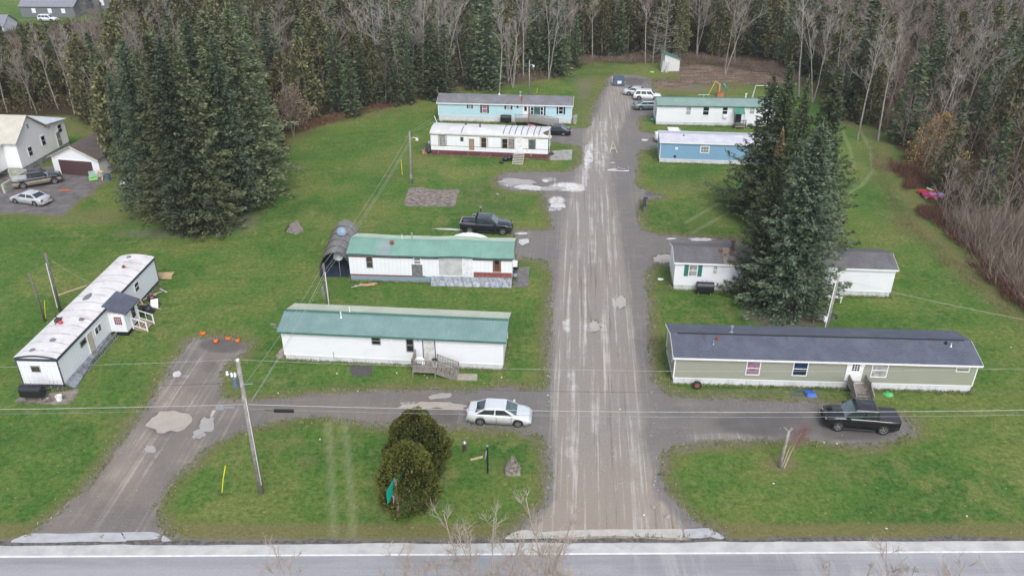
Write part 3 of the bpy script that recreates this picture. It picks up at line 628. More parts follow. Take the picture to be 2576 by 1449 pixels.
    def door(s, r, m=M_trim, local=None, win=None, frame=M_trim, knob=True, label=None):
        x0, x1, z0, z1 = local if local else s.rect(r)
        mb = MB(); mb.box(x0, x1, -.04, .01, z0, z1)
        d = mb.build('door', m, s.root, label=label)
        q = MB(); q.box(x0 - .07, x0 - .004, -.055, .01, z0, z1 + .07); q.box(x1 + .004, x1 + .07, -.055, .01, z0, z1 + .07); q.box(x0 - .004, x1 + .004, -.055, .01, z1 + .004, z1 + .07); q.build('door_frame', frame, d)
        if knob: q = MB(); q.blob((x1 - .1, -.07, (z0 + z1) / 2 - .05), .035, .035, .035, flat=False, amp=0); q.build('handle', M_steel, d)
        if win:
            a, b_, c, e, nx_, nz_ = win; wx = (x1 - x0); wz = z1 - z0; q = MB(); A_, B_, C_, E_ = x0 + wx * a, x0 + wx * b_, z0 + wz * c, z0 + wz * e
            for i in range(nx_):
                for j in range(nz_):
                    u0 = A_ + (B_ - A_) * i / nx_; u1 = A_ + (B_ - A_) * (i + 1) / nx_; v0 = C_ + (E_ - C_) * j / nz_; v1 = C_ + (E_ - C_) * (j + 1) / nz_
                    q.box(u0 + .025, u1 - .025, -.048, -.038, v0 + .025, v1 - .025)
            q.build('door_pane', M_glass, d)
        return d
    def vent(s, px, py, m=M_steel, r=.09, hh=.45, cap=True, y=None, name='roof_vent', label=None):
        # place on the front roof slope under the photographed point
        y = s.W * .35 if y is None else y; z = s.rz(y); x, _ = s.on(px, py, y)
        mb = MB(); mb.lathe([(r * 2.2, z + .0), (r * 2.0, z + .04), (r, z + .08), (r, z + hh), (r * (1.9 if cap else 1), z + hh + .01), (r * (1.7 if cap else .9), z + hh + .1), (0, z + hh + .12)], 10, M=Matrix.Translation((x, y, 0)))
        return mb.build(name, m, s.root, label=label)
    def plate(s, r, m, name, t=.02, label=None, local=None):
        x0, x1, z0, z1 = local if local else s.rect(r); mb = MB(); mb.box(x0, x1, -t, .0, z0, z1); return mb.build(name, m, s.root, label=label)
    def place(s, v): return s.M @ Vector(v)

MG1 = ribbed('green_metal_roof', (.175, .275, .265)); MG3 = ribbed('teal_metal_roof', (.18, .33, .27), None, .42)
MG6 = ribbed('pale_green_metal_roof', (.22, .31, .28)); MGT = flat('green_trim', (.06, .16, .12), .45)
MGb = ribbed('cream_sky_sheen_roof', (.50, .53, .42), None, .45); MGb3 = ribbed('mint_sky_sheen_roof', (.50, .60, .47), None, .45)  # back slopes: grazing sky reflection painted into the colour, paler than the front
MSH = shingle('charcoal_shingle', (.088, .100, .136), (.110, .122, .160), (.075, .062, .075)); MSH5 = shingle('grey_shingle', (.17, .17, .185), (.2, .2, .215), (.11, .11, .12)); MSH8 = shingle('brown_grey_shingle', (.125, .12, .13), (.15, .145, .155), (.08, .075, .075))
M_dglass = glass('dark_glass', (.02, .02, .024), .1); M_pinkg = glass('pink_curtain_glass', (.42, .22, .28), .3); M_bluecg = glass('blue_curtain_glass', (.02, .05, .12), .2); M_tealg = glass('teal_glass', (.06, .15, .17), .1)
M_curtg = glass('pale_curtain_glass', (.42, .42, .42), .3)

# --- the white home with the long green metal roof, bottom middle
H1 = Home('mobile_home', 'white mobile home with long dark green metal roof, nearest left of the gravel lane', (719,905), (1265,931.5), 4.25, 2.98, .55)
H1.shell(siding('white_lap_siding', WHITE, .12), M_skirtw); H1.roof(MG1, rise=.62, ov=.28, endov=.3, rib=.23, fascia=MGT, ridge=MGT, matb=MGb)
H1.window((935,847,957,866), gm=M_dglass, fm=flat('grey_window_frame', (.3, .3, .31), .5)); H1.window((1022,852,1041,884), gm=M_dglass, fm=MATS['grey_window_frame'])
H1.door((1064,853,1095,903), m=flat('pale_door', (.6, .6, .57), .5, dirt=((.1, .1, .1), 1.2, .56)), frame=flat('dark_trim', (.05, .05, .055), .5), knob=False)
for x in ((1081,854,1090,858),): H1.plate(x, M_trim, 'awning_bracket')
H1.plate((980,857,987,861), M_trim, 'wall_vent', .04); H1.plate((1049,850,1053,856), M_grey, 'porch_lamp', .12); H1.plate((838,884,841,900), M_steel, 'meter_pipe', .08)
H1.vent(858,797, M_trim, .05, .5, False, 1.5, 'vent_pipe'); H1.vent(879,778, M_trim, .04, .45, False, 2.3, 'vent_pipe')
x_, z_ = H1.on(697,828); mb = MB(); mb.tube([(-.2, -.1, z_ + .1), (-.55, -.2, z_ + .35)], .02); mb.lathe([(0, 0), (.2, .04), (.3, .12)], 14, M=Matrix.Translation((-.55, -.2, z_ + .4)) @ Matrix.Rotation(-1.0, 4, 'X')); mb.build('satellite_dish', M_steel, H1.root)
# --- grey-green home bottom right
M_sage = siding('sage_siding', (.30, .31, .255), .13, dark=.6)
H2 = Home('mobile_home', 'long sage green mobile home with charcoal shingle roof and white skirting behind the black pickup', (1692,966), (2439.5,987), 4.7, 2.75, .62)
H2.shell(M_sage, M_skirtw, .62); H2.roof(MSH, rise=.62, ov=.28, endov=.22, rib=0, fascia=M_trim)
mb = MB(); zz = H2.h + .62 + .09; mb.box(.35, H2.L - .35, H2.W / 2 - .09, H2.W / 2 + .03, zz - .03, zz + .03); mb.build('ridge_vent', flat('black_ridge_vent', (.02, .02, .025), .8), H2.rf)
H2.window((1881,909,1908,942), gm=glass('mauve_curtain_glass', (.30, .18, .25), .3)); H2.window((1999,911,2027,944), gm=M_bluecg, gm2=glass('navy_glass', (.02, .03, .07), .15))
H2.door((2136,908,2162,958), win=(.28, .80, .52, .86, 3, 3)); H2.window((2198,914,2227,948), gm=M_curtg); H2.window((2410,918,2436,934), gm=glass('olive_curtain_glass', (.14, .13, .08), .3))
H2.plate((2168,913,2175,920), M_trim, 'porch_lamp', .1)
H2.vent(1843,815, M_steel, .08, .5, True, 2.9, 'flue'); H2.vent(1806,846, M_rust, .07, .12, True, 1.7); H2.vent(1795,860, M_steel, .04, .25, False, 1.2, 'vent_pipe'); H2.vent(2394,865, M_trim, .04, .2, False, 1.6, 'vent_pipe'); H2.vent(2380,862, M_black, .06, .1, True, 1.9)
mb = MB(); mb.box(-.05, -.0, 1.2, 2.2, 1.3, 2.45); w_ = mb.build('window', M_trim, H2.root); mb = MB(); mb.box(-.062, -.051, 1.28, 2.12, 1.38, 2.37); mb.build('pane', M_curtg, w_)
# --- teal roof with red trim
H3 = Home('mobile_home', 'white mobile home with sagging teal roof and red trim beside the grey hoop shelter', (883,706.5), (1288,718), 4.3, 3.0, .72)
M_redt = flat('faded_red_trim', (.26, .08, .07), .7, var=.15); M_blsk = siding('blue_skirting', (.22, .31, .38), .2, True, stain=((.3, .25, .2), .7, .5))
H3.shell(siding('white_panel_siding', WHITE, .4, True, dark=.88), M_blsk, .6, corner=None)
sagf = lambda x: .10 + .05 * math.sin(x * .62 + 1.5) + .02 * math.sin(x * 1.3) - .05 * math.exp(-((x - 8.2) / 1.6) ** 2)
H3.roof(MG3, rise=.6, ov=.22, endov=.15, rib=.3, fascia=flat('dark_teal_trim', (.05, .12, .12), .6), sag=sagf, ridge=MG3, matb=MGb3)
H3.plate(None, M_redt, 'red_band', .015, local=(0, H3.L, 2.68, 2.86)); H3.plate(None, M_redt, 'red_band', .015, local=(0, 7.6, .66, .80)); H3.plate(None, M_redt, 'red_panel', .016, local=(12.45, 16.25, .95, 1.38)); H3.plate(None, M_redt, 'red_band', .014, local=(12.45, 16.25, .80, .93))
H3.plate((1035,665,1064,697), flat('bare_plywood_grey', (.20, .195, .2), .9, var=.25), 'patch_panel', .02); H3.plate((1103,648,1163,693), flat('weathered_sheathing', (.50, .51, .51), .85, var=.12, scale=1.2), 'patch_panel', .022)
H3.window((921,645,938,673), gm=glass('dim_glass', (.07, .06, .05), .15), fm=MATS['grey_window_frame']); H3.window((1041,648,1058,664), gm=M_curt); H3.door((1164,645,1188,692), m=flat('white_door', (.76, .77, .79), .5), knob=False)
H3.window((1243,652,1257,681), gm=M_dglass, gm2=glass('amber_glass', (.16, .08, .03), .2), fm=flat('brown_window_frame', (.20, .11, .09), .6), fw=.14)
mb = MB(); xg = 2.9
mb.add([(xg, -.2, H3.rz(-.2) + .012 + sagf(xg)), (xg + 1.25, -.2, H3.rz(-.2) + .012 + sagf(xg + 1.2)), (xg + 1.25, 2.0, H3.rz(2.0) + .012 + sagf(xg + 1.2)), (xg, 2.0, H3.rz(2.0) + .012 + sagf(xg))], [(0, 1, 2, 3)]); mb.build('roof_patch', ribbed('grey_worn_roof', (.24, .30, .30)), H3.rf)
H3.vent(986,612, M_rust, .12, .2, True, 1.5); H3.vent(1036,590, M_steel, .06, .65, True, 2.3, 'flue'); H3.vent(1012,603, M_trim, .035, .5, False, 2.2, 'vent_pipe')
mb = MB(); mb.box(H3.L, H3.L + .45, 1.3, 1.9, 1.4, 1.85); mb.build('air_conditioner', M_trim, H3.root)
# clear sheeting on battens leaning on the skirting
x0, _z = H3.on(1085,700); x1, _z = H3.on(1288,712); mb = MB(); n = 28
vs = []; R = random.Random(3)
for i in range(n + 1):
    x = x0 + (x1 - x0) * i / n; vs += [(x, -.03, .82 + R.uniform(-.03, .03)), (x, -.25, .42), (x + R.uniform(-.05, .05), -.62 + R.uniform(-.06, .06), .03)]
for i in range(n): mb.add([vs[3 * i], vs[3 * i + 1], vs[3 * i + 4], vs[3 * i + 3], vs[3 * i + 2], vs[3 * i + 5]], [(0, 1, 2, 3), (1, 4, 5, 2)])
sh_ = mb.build('plastic_skirt', flat('milky_plastic', (.27, .31, .36), .3, var=.25, scale=4), H3.root)
mb = MB()
for i in range(9): x = x0 + (x1 - x0) * (i + .3) / 9; mb.bar((x, -.06, .86), (x + .45, -.66, .05), .05, .03)
mb.build('batten', M_grey, sh_)
# --- white home with maroon block skirting
M_mar = flat('maroon_skirting', (.15, .045, .05), .85, var=.3, scale=1.1, col2=(.09, .03, .035), dirt=((.33, .27, .27), 1.6, .57))
H4 = Home('mobile_home', 'run-down white mobile home with brown window trim, dark roof seams and maroon skirting', (1085.3,391), (1377.8,402.7), 4.4, 3.3, .82)
H4.shell(siding('white_sheet_siding', WHITE, .6, True, dark=.93), M_mar, .38, corner=None, prof=[(4.4 * i / 8, 3.26 + .38 * math.sin(math.pi * i / 8) ** .8) for i in range(9)])
H4.roof(ribbed('white_coated_roof', (.60, .60, .61), ((.30, .29, .29), .55, .6), .7), 'arch', rise=.42, ov=.1, endov=.06, rib=0, fascia=flat('cream_trim', (.66, .66, .60), .6))
M_brt = flat('brown_trim', (.20, .15, .12), .7)
mb = MB()
for z in (1.45, 2.98): mb.box(0, H4.L, -.02, 0, z, z + .06)
for px in (1103,1123,1208,1227,1261,1298,1330,1347): x, _ = H4.on(px, 360); mb.box(x - .035, x + .035, -.024, 0, 1.51, 2.98)
mb.build('trim_strip', M_brt, H4.root)
mb = MB(); mb.box(0, H4.L, -.03, 0, 3.06, 3.28); mb.build('eave_band', flat('cream_trim', (.66, .66, .60), .6), H4.root)
for r, g in (((1106,342,1120,367), M_curtg), ((1159,346,1165,355), M_dglass), ((1211,347,1223,371), glass('brown_glass', (.06, .045, .035), .15)), ((1264,350,1276,373), M_dglass), ((1280,350,1293,374), glass('papered_glass', (.3, .29, .27), .3)), ((1332,352,1345,375), M_tealg)):
    H4.window(r, fm=M_brt, gm=g, fw=.06)
H4.door((1181,351,1192,378), m=flat('tan_plywood', (.34, .23, .17), .85), frame=M_brt, knob=False); H4.door((1299,347,1313,382), m=flat('white_door', (.7, .7, .7), .5), frame=M_trim)
H4.plate((1314,349,1328,383), flat('white_sheathing', (.78, .78, .78), .7), 'patch_panel', .018)
mb = MB()
for px in (1265,1280,1295,1310,1325,1342,1355,1160):
    x, _ = H4.on(px, 335); n = 8
    for i in range(n):
        if px == 1160 and i > 3: continue
        ya_, yb_ = H4.W * (.02 + .9 * i / n), H4.W * (.02 + .9 * (i + 1) / n); mb.bar((x + .02 * i, ya_, H4.rz(ya_) + .012), (x + .02 * (i + 1), yb_, H4.rz(yb_) + .012), .09, .03)
mb.build('roof_seam', flat('tar_black', (.07, .065, .065), .9), H4.rf)
mb = MB(); xa, _ = H4.on(1363,345); n = 6; pts = []
for i in range(n):
    ya_ = .1 + 2.0 * i / n; yb_ = .1 + 2.0 * (i + 1) / n; o_ = [.9, .25, .1, .3, .6, .9, 1.4][i]; o2 = [.9, .25, .1, .3, .6, .9, 1.4][i + 1]
    mb.add([(xa + o_, ya_, H4.rz(ya_) + .012), (H4.L, ya_, H4.rz(ya_) + .012), (H4.L, yb_, H4.rz(yb_) + .012), (xa + o2, yb_, H4.rz(yb_) + .012)], [(0, 1, 2, 3)])
mb.build('bare_roof_patch', flat('rotten_roof_board', (.13, .11, .10), .95, var=.3), H4.rf)
H4.vent(1208,326, M_rust, .09, .35, True, 2.0); H4.vent(1172,322, M_black, .1, .05, False, 3.0, 'roof_patch')
mb = MB(); mb.tube([(.1, H4.W - .1, H4.rz(4.2)), (-.3, H4.W + .2, 4.2), (-.35, H4.W + .2, 4.35)], .04, 6); mb.build('service_mast', M_trim, H4.root)
mb = MB(); vs = []; R = random.Random(8)
for i in range(9):
    for j in range(3): vs.append((H4.L + .05 + R.uniform(0, .35) * (1 if i % 2 else .3), .1 + j * .9, .9 + i * .27))
mb.add(vs, [(i * 3 + j, i * 3 + j + 1, (i + 1) * 3 + j + 1, (i + 1) * 3 + j) for i in range(8) for j in range(2)]); mb.build('torn_plastic', flat('torn_plastic', (.66, .66, .66), .5), H4.root)
# --- sky-blue home with black shutters
H5 = Home('mobile_home', 'sky blue mobile home with black shutters, grey shingle roof and a wooden ramp', (1104,305.5), (1437,314), 5.0, 3.05, .95)
H5.shell(siding('skyblue_siding', (.45, .65, .73), .13), M_skirtw, .7); H5.roof(MSH5, rise=.7, ov=.25, endov=.22, rib=0)
M_shb = flat('black_shutter', (.02, .022, .03), .6)
H5.window((1179,262,1185,273), gm=M_curtg, shut=M_shb, sw=.25, fw=.03); H5.window((1213,264,1225,284), gm=M_pinkg, shut=M_shb, sw=.28, fw=.03); H5.window((1274,264,1284,275), gm=M_curtg, shut=M_shb, sw=.28, fw=.03)
H5.window((1334,269,1367,290), gm=M_tealg, bars='', shut=M_shb, sw=.26); 
for r in ((1335,270,1342,289), (1360,270,1366,289)): H5.window(r, gm=M_dglass)
H5.window((1406,269,1416,287), gm=M_dglass, shut=M_shb, sw=.28); H5.door((1316,266,1328,294), win=(.2, .8, .5, .92, 1, 1)); H5.plate((1300,266,1304,272), M_black, 'porch_lamp', .1)
H5.vent(1190,259, M_steel, .05, .3, False, 1.6, 'vent_pipe'); H5.vent(1309,240, M_steel, .12, .55, True, 2.3, 'flue'); H5.vent(1256,236, M_trim, .09, .1, False, 2.6)
xr, _ = H5.on(1309,250); mb = MB()
for dx, w2, y0, y1 in ((-.05, .35, .3, 2.2), (.22, .22, .0, 2.0)): mb.add([(xr + dx - w2, y1, H5.rz(y1) + .006), (xr + dx + w2, y1, H5.rz(y1) + .006), (xr + dx + w2 * .6, y0, H5.rz(y0) + .006), (xr + dx - w2 * .8, y0, H5.rz(y0) + .006)], [(0, 1, 2, 3)])
mb.build('rust_stain', flat('rust_stain', (.22, .13, .10), .9, col2=(.17, .16, .17), scale=4), H5.rf)
# --- white home with green roof, far right
H6 = Home('mobile_home', 'white mobile home with pale green roof and green door canopy beside three parked cars', (1650,315.4), (1925,320), 4.6, 3.2, .6, ext=1.2)
H6.shell(siding('white_lap_siding', WHITE, .12), M_skirtw, .6); H6.roof(MG6, rise=.62, ov=.22, endov=.12, rib=.28, fascia=MGT, ridge=MGT)
H6.window((1727,270,1737,289), gm=M_curtg); H6.window((1770,270,1782,290), gm=M_dglass); H6.window((1819,270,1829,288), gm=M_dglass); H6.window((1888,269,1897,287), gm=M_curtg)
H6.vent(1877,238, M_trim, .09, .6, True, 3.4, 'flue')
M_can = ribbed('green_canopy', (.06, .22, .16)); x0, x1, z0, z1 = H6.rect((1848,272,1867,290)); mb = MB()
mb.add([(x0 - .1, 0, z1 + .15), (x1 + .15, 0, z1 + .15), (x1 + .15, -1.35, z1 - .55), (x0 - .1, -1.35, z1 - .55), (x0 - .1, 0, z1 + .09), (x1 + .15, 0, z1 + .09), (x1 + .15, -1.35, z1 - .61), (x0 - .1, -1.35, z1 - .61)], [(0, 1, 2, 3), (7, 6, 5, 4), (0, 3, 7, 4), (1, 5, 6, 2), (3, 2, 6, 7)])
cn = mb.build('canopy', M_can, H6.root); H6.door(None, local=(x0 + .1, x1 - .1, .62, 2.6), m=M_black)
mb = MB()
for x in (x0 - .02, x1 + .08): mb.box(x - .03, x + .03, -1.32, -1.26, .5, z1 - .58)
mb.build('canopy_post', M_steel, cn)
mb = MB(); xx, _ = H6.on(1824,290); mb.box(xx - .3, xx + .3, -.35, 0, 1.45, 1.85); mb.build('air_conditioner', M_trim, H6.root)
mb = MB(); mb.box(-.05, .0, .4, 1.3, 1.2, 2.4); w_ = mb.build('window', M_trim, H6.root); mb = MB(); mb.box(-.06, -.051, .48, 1.22, 1.3, 2.3); mb.build('pane', M_dglass, w_)
# --- blue home with silver roof
H7 = Home('mobile_home', 'slate blue mobile home with pale silver ribbed roof half hidden by the tall spruces', (1658,410), (1838.7,416), 4.8, 3.02, .6, ext=6.4)
H7.shell(siding('blue_siding', (.20, .36, .52), .13), M_skirtw, .5); H7.roof(ribbed('silver_metal_roof', (.56, .56, .62)), rise=.5, ov=.2, endov=.15, rib=.26, fascia=M_trim, ridge=flat('silver_ridge', (.42, .43, .48), .4))
H7.window((1764,369,1782,384), gm=glass('green_curtain_glass', (.12, .15, .10), .2), grid=(3, 4), fw=.09)
H7.plate((1699,371,1705,377), M_trim, 'wall_vent', .05); H7.plate((1695,391,1700,397), M_black, 'wall_vent', .05); H7.vent(1720,342, M_black, .06, .1, False, 1.6)
# --- white home behind the tall spruces
H8 = Home('mobile_home', 'white mobile home with green shutters and rust-streaked roof, crossed by the tall spruces', (1693.4,729.3), (2236,748.9), 4.1, 3.12, .62)
H8.shell(siding('white_lap_siding', (.72, .75, .80), .12), siding('mossy_skirting', (.58, .6, .6), .15, True, stain=((.16, .15, .1), 1.2, .8)), .62); H8.roof(MSH8, rise=.62, ov=.22, endov=.2, rib=0)
H8.window((1735,667,1752,694), gm=M_curtg, shut=flat('green_shutter', (.03, .17, .14), .6), sw=.42); H8.window((1795,669,1803,689), gm=M_curtg); H8.window((1869,672,1881,692), gm=M_dglass)
H8.vent(1843,620, flat('rusty_flue', (.10, .05, .035), .7), .13, .8, True, 1.85, 'flue'); H8.vent(1814,628, M_rust, .1, .12, True, 1.5); H8.vent(1857,638, M_rust, .06, .12, True, 1.1)
xr, _ = H8.on(1843,625); mb = MB()
for dx, w0, w1, y0, y1 in ((-.1, .45, .75, .9, 2.0), (.3, .35, .35, -.15, 1.6), (-.45, .2, .3, -.15, 1.2)): mb.add([(xr + dx - w0, y1, H8.rz(y1) + .006), (xr + dx + w0, y1, H8.rz(y1) + .006), (xr + dx + w1, y0, H8.rz(y0) + .006), (xr + dx - w1 * .6, y0, H8.rz(y0) + .006)], [(0, 1, 2, 3)])
mb.build('rust_stain', flat('rust_stain_tan', (.25, .19, .14), .9, col2=(.15, .13, .13), scale=3, dirt=((.22, .1, .05), 2.5, .6)), H8.rf)
# --- trailer set end-on at the left
H9 = Home('mobile_home', 'white mobile home standing end-on with stained white roof, dark blue trim and small entry porch', (165,978), (401.5,713.6), 3.35, 2.9, .42)
M_navy = flat('navy_trim', (.045, .055, .08), .6)
H9.shell(siding('white_panel_siding', WHITE, .4, True, dark=.88), flat('navy_skirting', (.05, .06, .085), .8, var=.2), .25, corner=None)
H9.roof(ribbed('stained_white_roof', (.66, .64, .64), ((.34, .24, .19), .54, .75), .75, ((.24, .20, .19), 1.3, .07)), 'arch', rise=.28, ov=.08, endov=.06, rib=0, fascia=M_navy)
mb = MB(); mb.box(0, H9.L, -.025, 0, 2.62, 2.86); mb.box(-.025, 0, -.02, H9.W, 2.62, 2.86); mb.box(-.03, .05, -.03, .05, .42, 2.62); mb.box(H9.L - .05, H9.L + .03, -.03, .05, .42, 2.62); mb.box(-.03, .05, H9.W - .05, H9.W + .03, .42, 2.62); mb.build('corner_trim', M_navy, H9.root)
def on9(px, py): return H9.on(px, py)
H9.window(None, local=(3.35, 4.2, 1.8, 2.25), gm=M_dglass, bars='', fm=M_curt) ; H9.window(None, local=(5.75, 6.75, 1.5, 2.15), gm=M_dglass, bars='v'); H9.window(None, local=(13.4, 14.2, 1.5, 2.35), gm=M_dglass)
H9.door(None, local=(4.45, 5.25, .45, 2.3), m=flat('tan_door', (.52, .46, .38), .6), frame=M_trim)
mb = MB(); mb.box(-.05, 0, 1.55, 2.3, 1.6, 2.2); w_ = mb.build('window', flat('grey_window_frame', (.3, .3, .31), .5), H9.root); mb = MB(); mb.box(-.062, -.051, 1.6, 2.25, 1.66, 2.14); mb.build('pane', glass('dim_glass', (.07, .06, .05), .15), w_)
for a, b_, m_, r_, h_ in ((2.2, 1.4, M_grey, .16, .12), (5.6, .8, M_grey, .15, .1), (15.2, 1.6, M_rust, .12, .2), (17.4, 2.1, M_grey, .15, .1), (.7, 2.2, M_grey, .15, .1)):
    mb = MB(); z = H9.rz(b_); mb.lathe([(r_ * 1.8, z), (r_, z + .03), (r_, z + h_), (0, z + h_ + .03)], 10, M=Matrix.Translation((a, b_, 0))); mb.build('roof_vent', m_, H9.root)
mb = MB(); mb.blob((9.4, 2.2, H9.rz(2.2) + .03), .75, .3, .06, seed=2, n=9, amp=.25); mb.build('roof_patch', flat('tar_patch', (.18, .18, .19), .9), H9.root)
mb = MB(); z = H9.rz(2.6); mb.box(5.0, 5.5, 2.4, 2.8, z, z + .25); mb.tube([(5.2, 2.6, z), (5.25, 2.7, z + .6)], .06, 6); mb.box(4.7, 5.9, 2.55, 2.62, z, z + .05); mb.build('roof_machine', flat('brown_black_metal', (.06, .04, .035), .7), H9.root); mb = MB(); mb.blob((4.75, 2.1, H9.rz(2.1) + .15), .22, .22, .18, seed=1); mb.build('red_cap', M_red, H9.root)
# porch
px0, px1 = 8.15, 10.6
mb = MB(); mb.box(px0, px1, -1.45, -.001, .42, 2.25); pw = mb.build('porch', siding('white_panel_siding', WHITE, .4, True, dark=.88), H9.root)
mb = MB(); mb.add([(px0 - .2, -1.75, 2.25), (px1 + .2, -1.75, 2.25), (px1 + .2, .25, 3.0), (px0 - .2, .25, 3.0), (px0 - .2, -1.75, 2.36), (px1 + .2, -1.75, 2.36), (px1 + .2, .25, 3.11), (px0 - .2, .25, 3.11)], [(3, 2, 1, 0), (4, 5, 6, 7), (0, 1, 5, 4), (1, 2, 6, 5), (2, 3, 7, 6), (3, 0, 4, 7)]); mb.build('porch_roof', MSH, pw)
mb = MB(); mb.box(px0 - .05, px0, -1.2, -.45, 1.15, 2.05); mb.build('porch_window', M_trim, pw)
mb = MB()
for i in range(4):
    for j in range(3): mb.box(px0 - .062, px0 - .051, -1.15 + .17 * i, -1.15 + .17 * i + .14, 1.2 + .27 * j, 1.2 + .27 * j + .23)
mb.build('porch_pane', glass('red_blue_curtain', (.25, .04, .08), .3), pw)
mb = MB(); mb.box(px0 + 1.1, px0 + 1.9, -1.51, -1.451, .5, 2.2); mb.build('porch_door', flat('pale_storm_door', (.6, .6, .58), .5), pw); mb = MB(); mb.box(px0 + 1.2, px0 + 1.8, -1.525, -1.511, 1.1, 2.1); mb.build('door_pane', M_dglass, pw)
mb = MB(); mb.box(px0 + .02, px1 - .02, -1.42, -.1, 0, .42); mb.build('porch_skirting', M_black, pw)

# ---------------- stairs and decks (each its own thing) ----------------
def deck(home, name, label, x0, x1, y0, y1, z, m=M_wood, rails=('front', 'left'), skirt=False):
    r = empty(name, home.place((x0, y1, 0)), home.ang, label, 'deck' if 'deck' in name or 'porch' in name else 'stairs')
    w_, d_ = x1 - x0, y1 - y0
    mb = MB(); n = int(d_ / .14)
    for i in range(n): mb.box(0, w_, -d_ + i * .14 + .01, -d_ + (i + 1) * .14 - .005, z - .04, z)
    mb.box(0, w_, -d_, -d_ + .04, z - .2, z - .041); mb.build('deck_boards', m, r)
    mb = MB()
    for x in (.05, w_ - .05):
        for y in (-d_ + .05, -.1): mb.box(x - .045, x + .045, y - .045, y + .045, 0, z - .041)
    mb.build('post', m, r)
    return r
def railing(r, p, q, hh=.95, m=M_wood, sp=.13, name='railing', solid=False):
    p = Vector(p); q = Vector(q); L = (q - p).length; mb = MB(); up = Vector((0, 0, hh))
    mb.bar(p + up, q + up, .09, .04, up=(0, 0, 1)); mb.bar(p + Vector((0, 0, .1)), q + Vector((0, 0, .1)), .04, .07)
    for e in (p, q): mb.bar(e - Vector((0, 0, .25)), e + up + Vector((0, 0, .06)), .09, .09, up=(1, 0, 0))
    n = int(L / sp)
    for i in range(1, n): c = p.lerp(q, i / n); mb.bar(c + Vector((0, 0, .1)), c + up, .04 if not solid else sp * .85, .03, up=(q - p).normalized().cross(Vector((0, 0, 1))))
    return mb.build(name, m, r)
def steps(r, p, q, wd, n, m=M_wood, th=.04, axis='y'):     # p top point, q bottom point; treads across
    p = Vector(p); q = Vector(q); mb = MB()
    for i in range(n):
        c = p.lerp(q, (i + .5) / n); 
        if axis == 'y': mb.box(c.x - wd / 2, c.x + wd / 2, c.y - .14, c.y + .14, c.z - th, c.z)
        else: mb.box(c.x - .14, c.x + .14, c.y - wd / 2, c.y + wd / 2, c.z - th, c.z)
    mb.build('treads', m, r)
    mb = MB(); sd = Vector((wd / 2 - .03, 0, 0)) if axis == 'y' else Vector((0, wd / 2 - .03, 0))
    for s_ in (-1, 1): mb.bar(p + sd * s_ - Vector((0, 0, .16)), q + sd * s_ - Vector((0, 0, .12)), .04, .24)
    mb.build('stringer', m, r)
# H1 deck
x0, _ = H1.on(1046,905); x1, _ = H1.on(1104,905)
d1 = deck(H1, 'porch_deck', 'grey wooden deck with side stairs at the home with the dark green roof', x0, x1, -1.7, -.03, .75)
w_ = x1 - x0; railing(d1, (.04, -1.62, .75), (w_ - .04, -1.62, .75), solid=False); railing(d1, (.04, -1.62, .75), (.04, -.1, .75))
steps(d1, (w_ + .05, -1.15, .70), (w_ + 1.75, -1.15, .08), 1.0, 5, axis='x'); railing(d1, (w_ + .02, -1.68, .72), (w_ + 1.75, -1.68, .05), .95, sp=.14); railing(d1, (w_ + .02, -.6, .72), (w_ + 1.75, -.6, .05), .95, sp=.14)
# H2 steps
xa, _ = H2.on(2119,975); xb, _ = H2.on(2177,975); xm = (xa + xb) / 2 + .05
d2 = deck(H2, 'porch_deck', 'grey wooden steps with board sides at the door of the sage green home', xm - .7, xm + .7, -1.1, -.03, .62)
steps(d2, (.7, -1.05, .58), (.7, -2.1, .1), 1.3, 4)
railing(d2, (.02, -.12, .62), (.02, -1.1, .62), .8, solid=True, sp=.16); railing(d2, (.02, -1.1, .62), (.02, -2.15, .12), .8, solid=True, sp=.16); railing(d2, (1.38, -.12, .62), (1.38, -1.1, .62), .8, solid=True, sp=.16); railing(d2, (1.38, -1.1, .62), (1.38, -2.15, .12), .8, solid=True, sp=.16)
# H4 steps
xa, _ = H4.on(1298,392); xb, _ = H4.on(1315,392); xm = (xa + xb) / 2
d4 = empty('stairs', H4.place((xm, -.05, 0)), H4.ang, 'open wooden stairs with pale treads below the door of the maroon-skirted home', 'stairs')
steps(d4, (0, -.1, .95), (0, -2.5, .05), 1.5, 7, flat('pale_grey_board', (.5, .48, .42), .8))
# H5 deck and ramp
xa, _ = H5.on(1298,308); xb, _ = H5.on(1331,308); xc, _ = H5.on(1405,312)
d5 = deck(H5, 'porch_deck', 'grey wooden deck with a long railed ramp along the sky blue home', xa, xb, -1.7, -.03, .95); w_ = xb - xa
mb = MB(); mb.add([(w_, -1.7, .95), (xc - xa, -1.7, .1), (xc - xa, -.4, .1), (w_, -.4, .95), (w_, -1.7, .87), (xc - xa, -1.7, .02), (xc - xa, -.4, .02), (w_, -.4, .87)], [(0, 1, 2, 3), (7, 6, 5, 4), (0, 4, 5, 1), (2, 6, 7, 3)]); mb.build('ramp', M_wood, d5)
railing(d5, (0, -1.68, .95), (w_, -1.68, .95), .95, sp=.16); railing(d5, (w_ + .02, -1.68, .95), (xc - xa, -1.68, .1), .95, sp=.16); railing(d5, (w_ + .02, -.42, .95), (xc - xa, -.42, .1), .95, sp=.16)
# H6 step platform
xx, _ = H6.on(1858,305); d6 = deck(H6, 'porch_deck', 'small dark wooden landing under the green door canopy', xx - .8, xx + .8, -1.5, -.03, .55); railing(d6, (0, -1.45, .55), (1.6, -1.45, .55), .9, M_black)
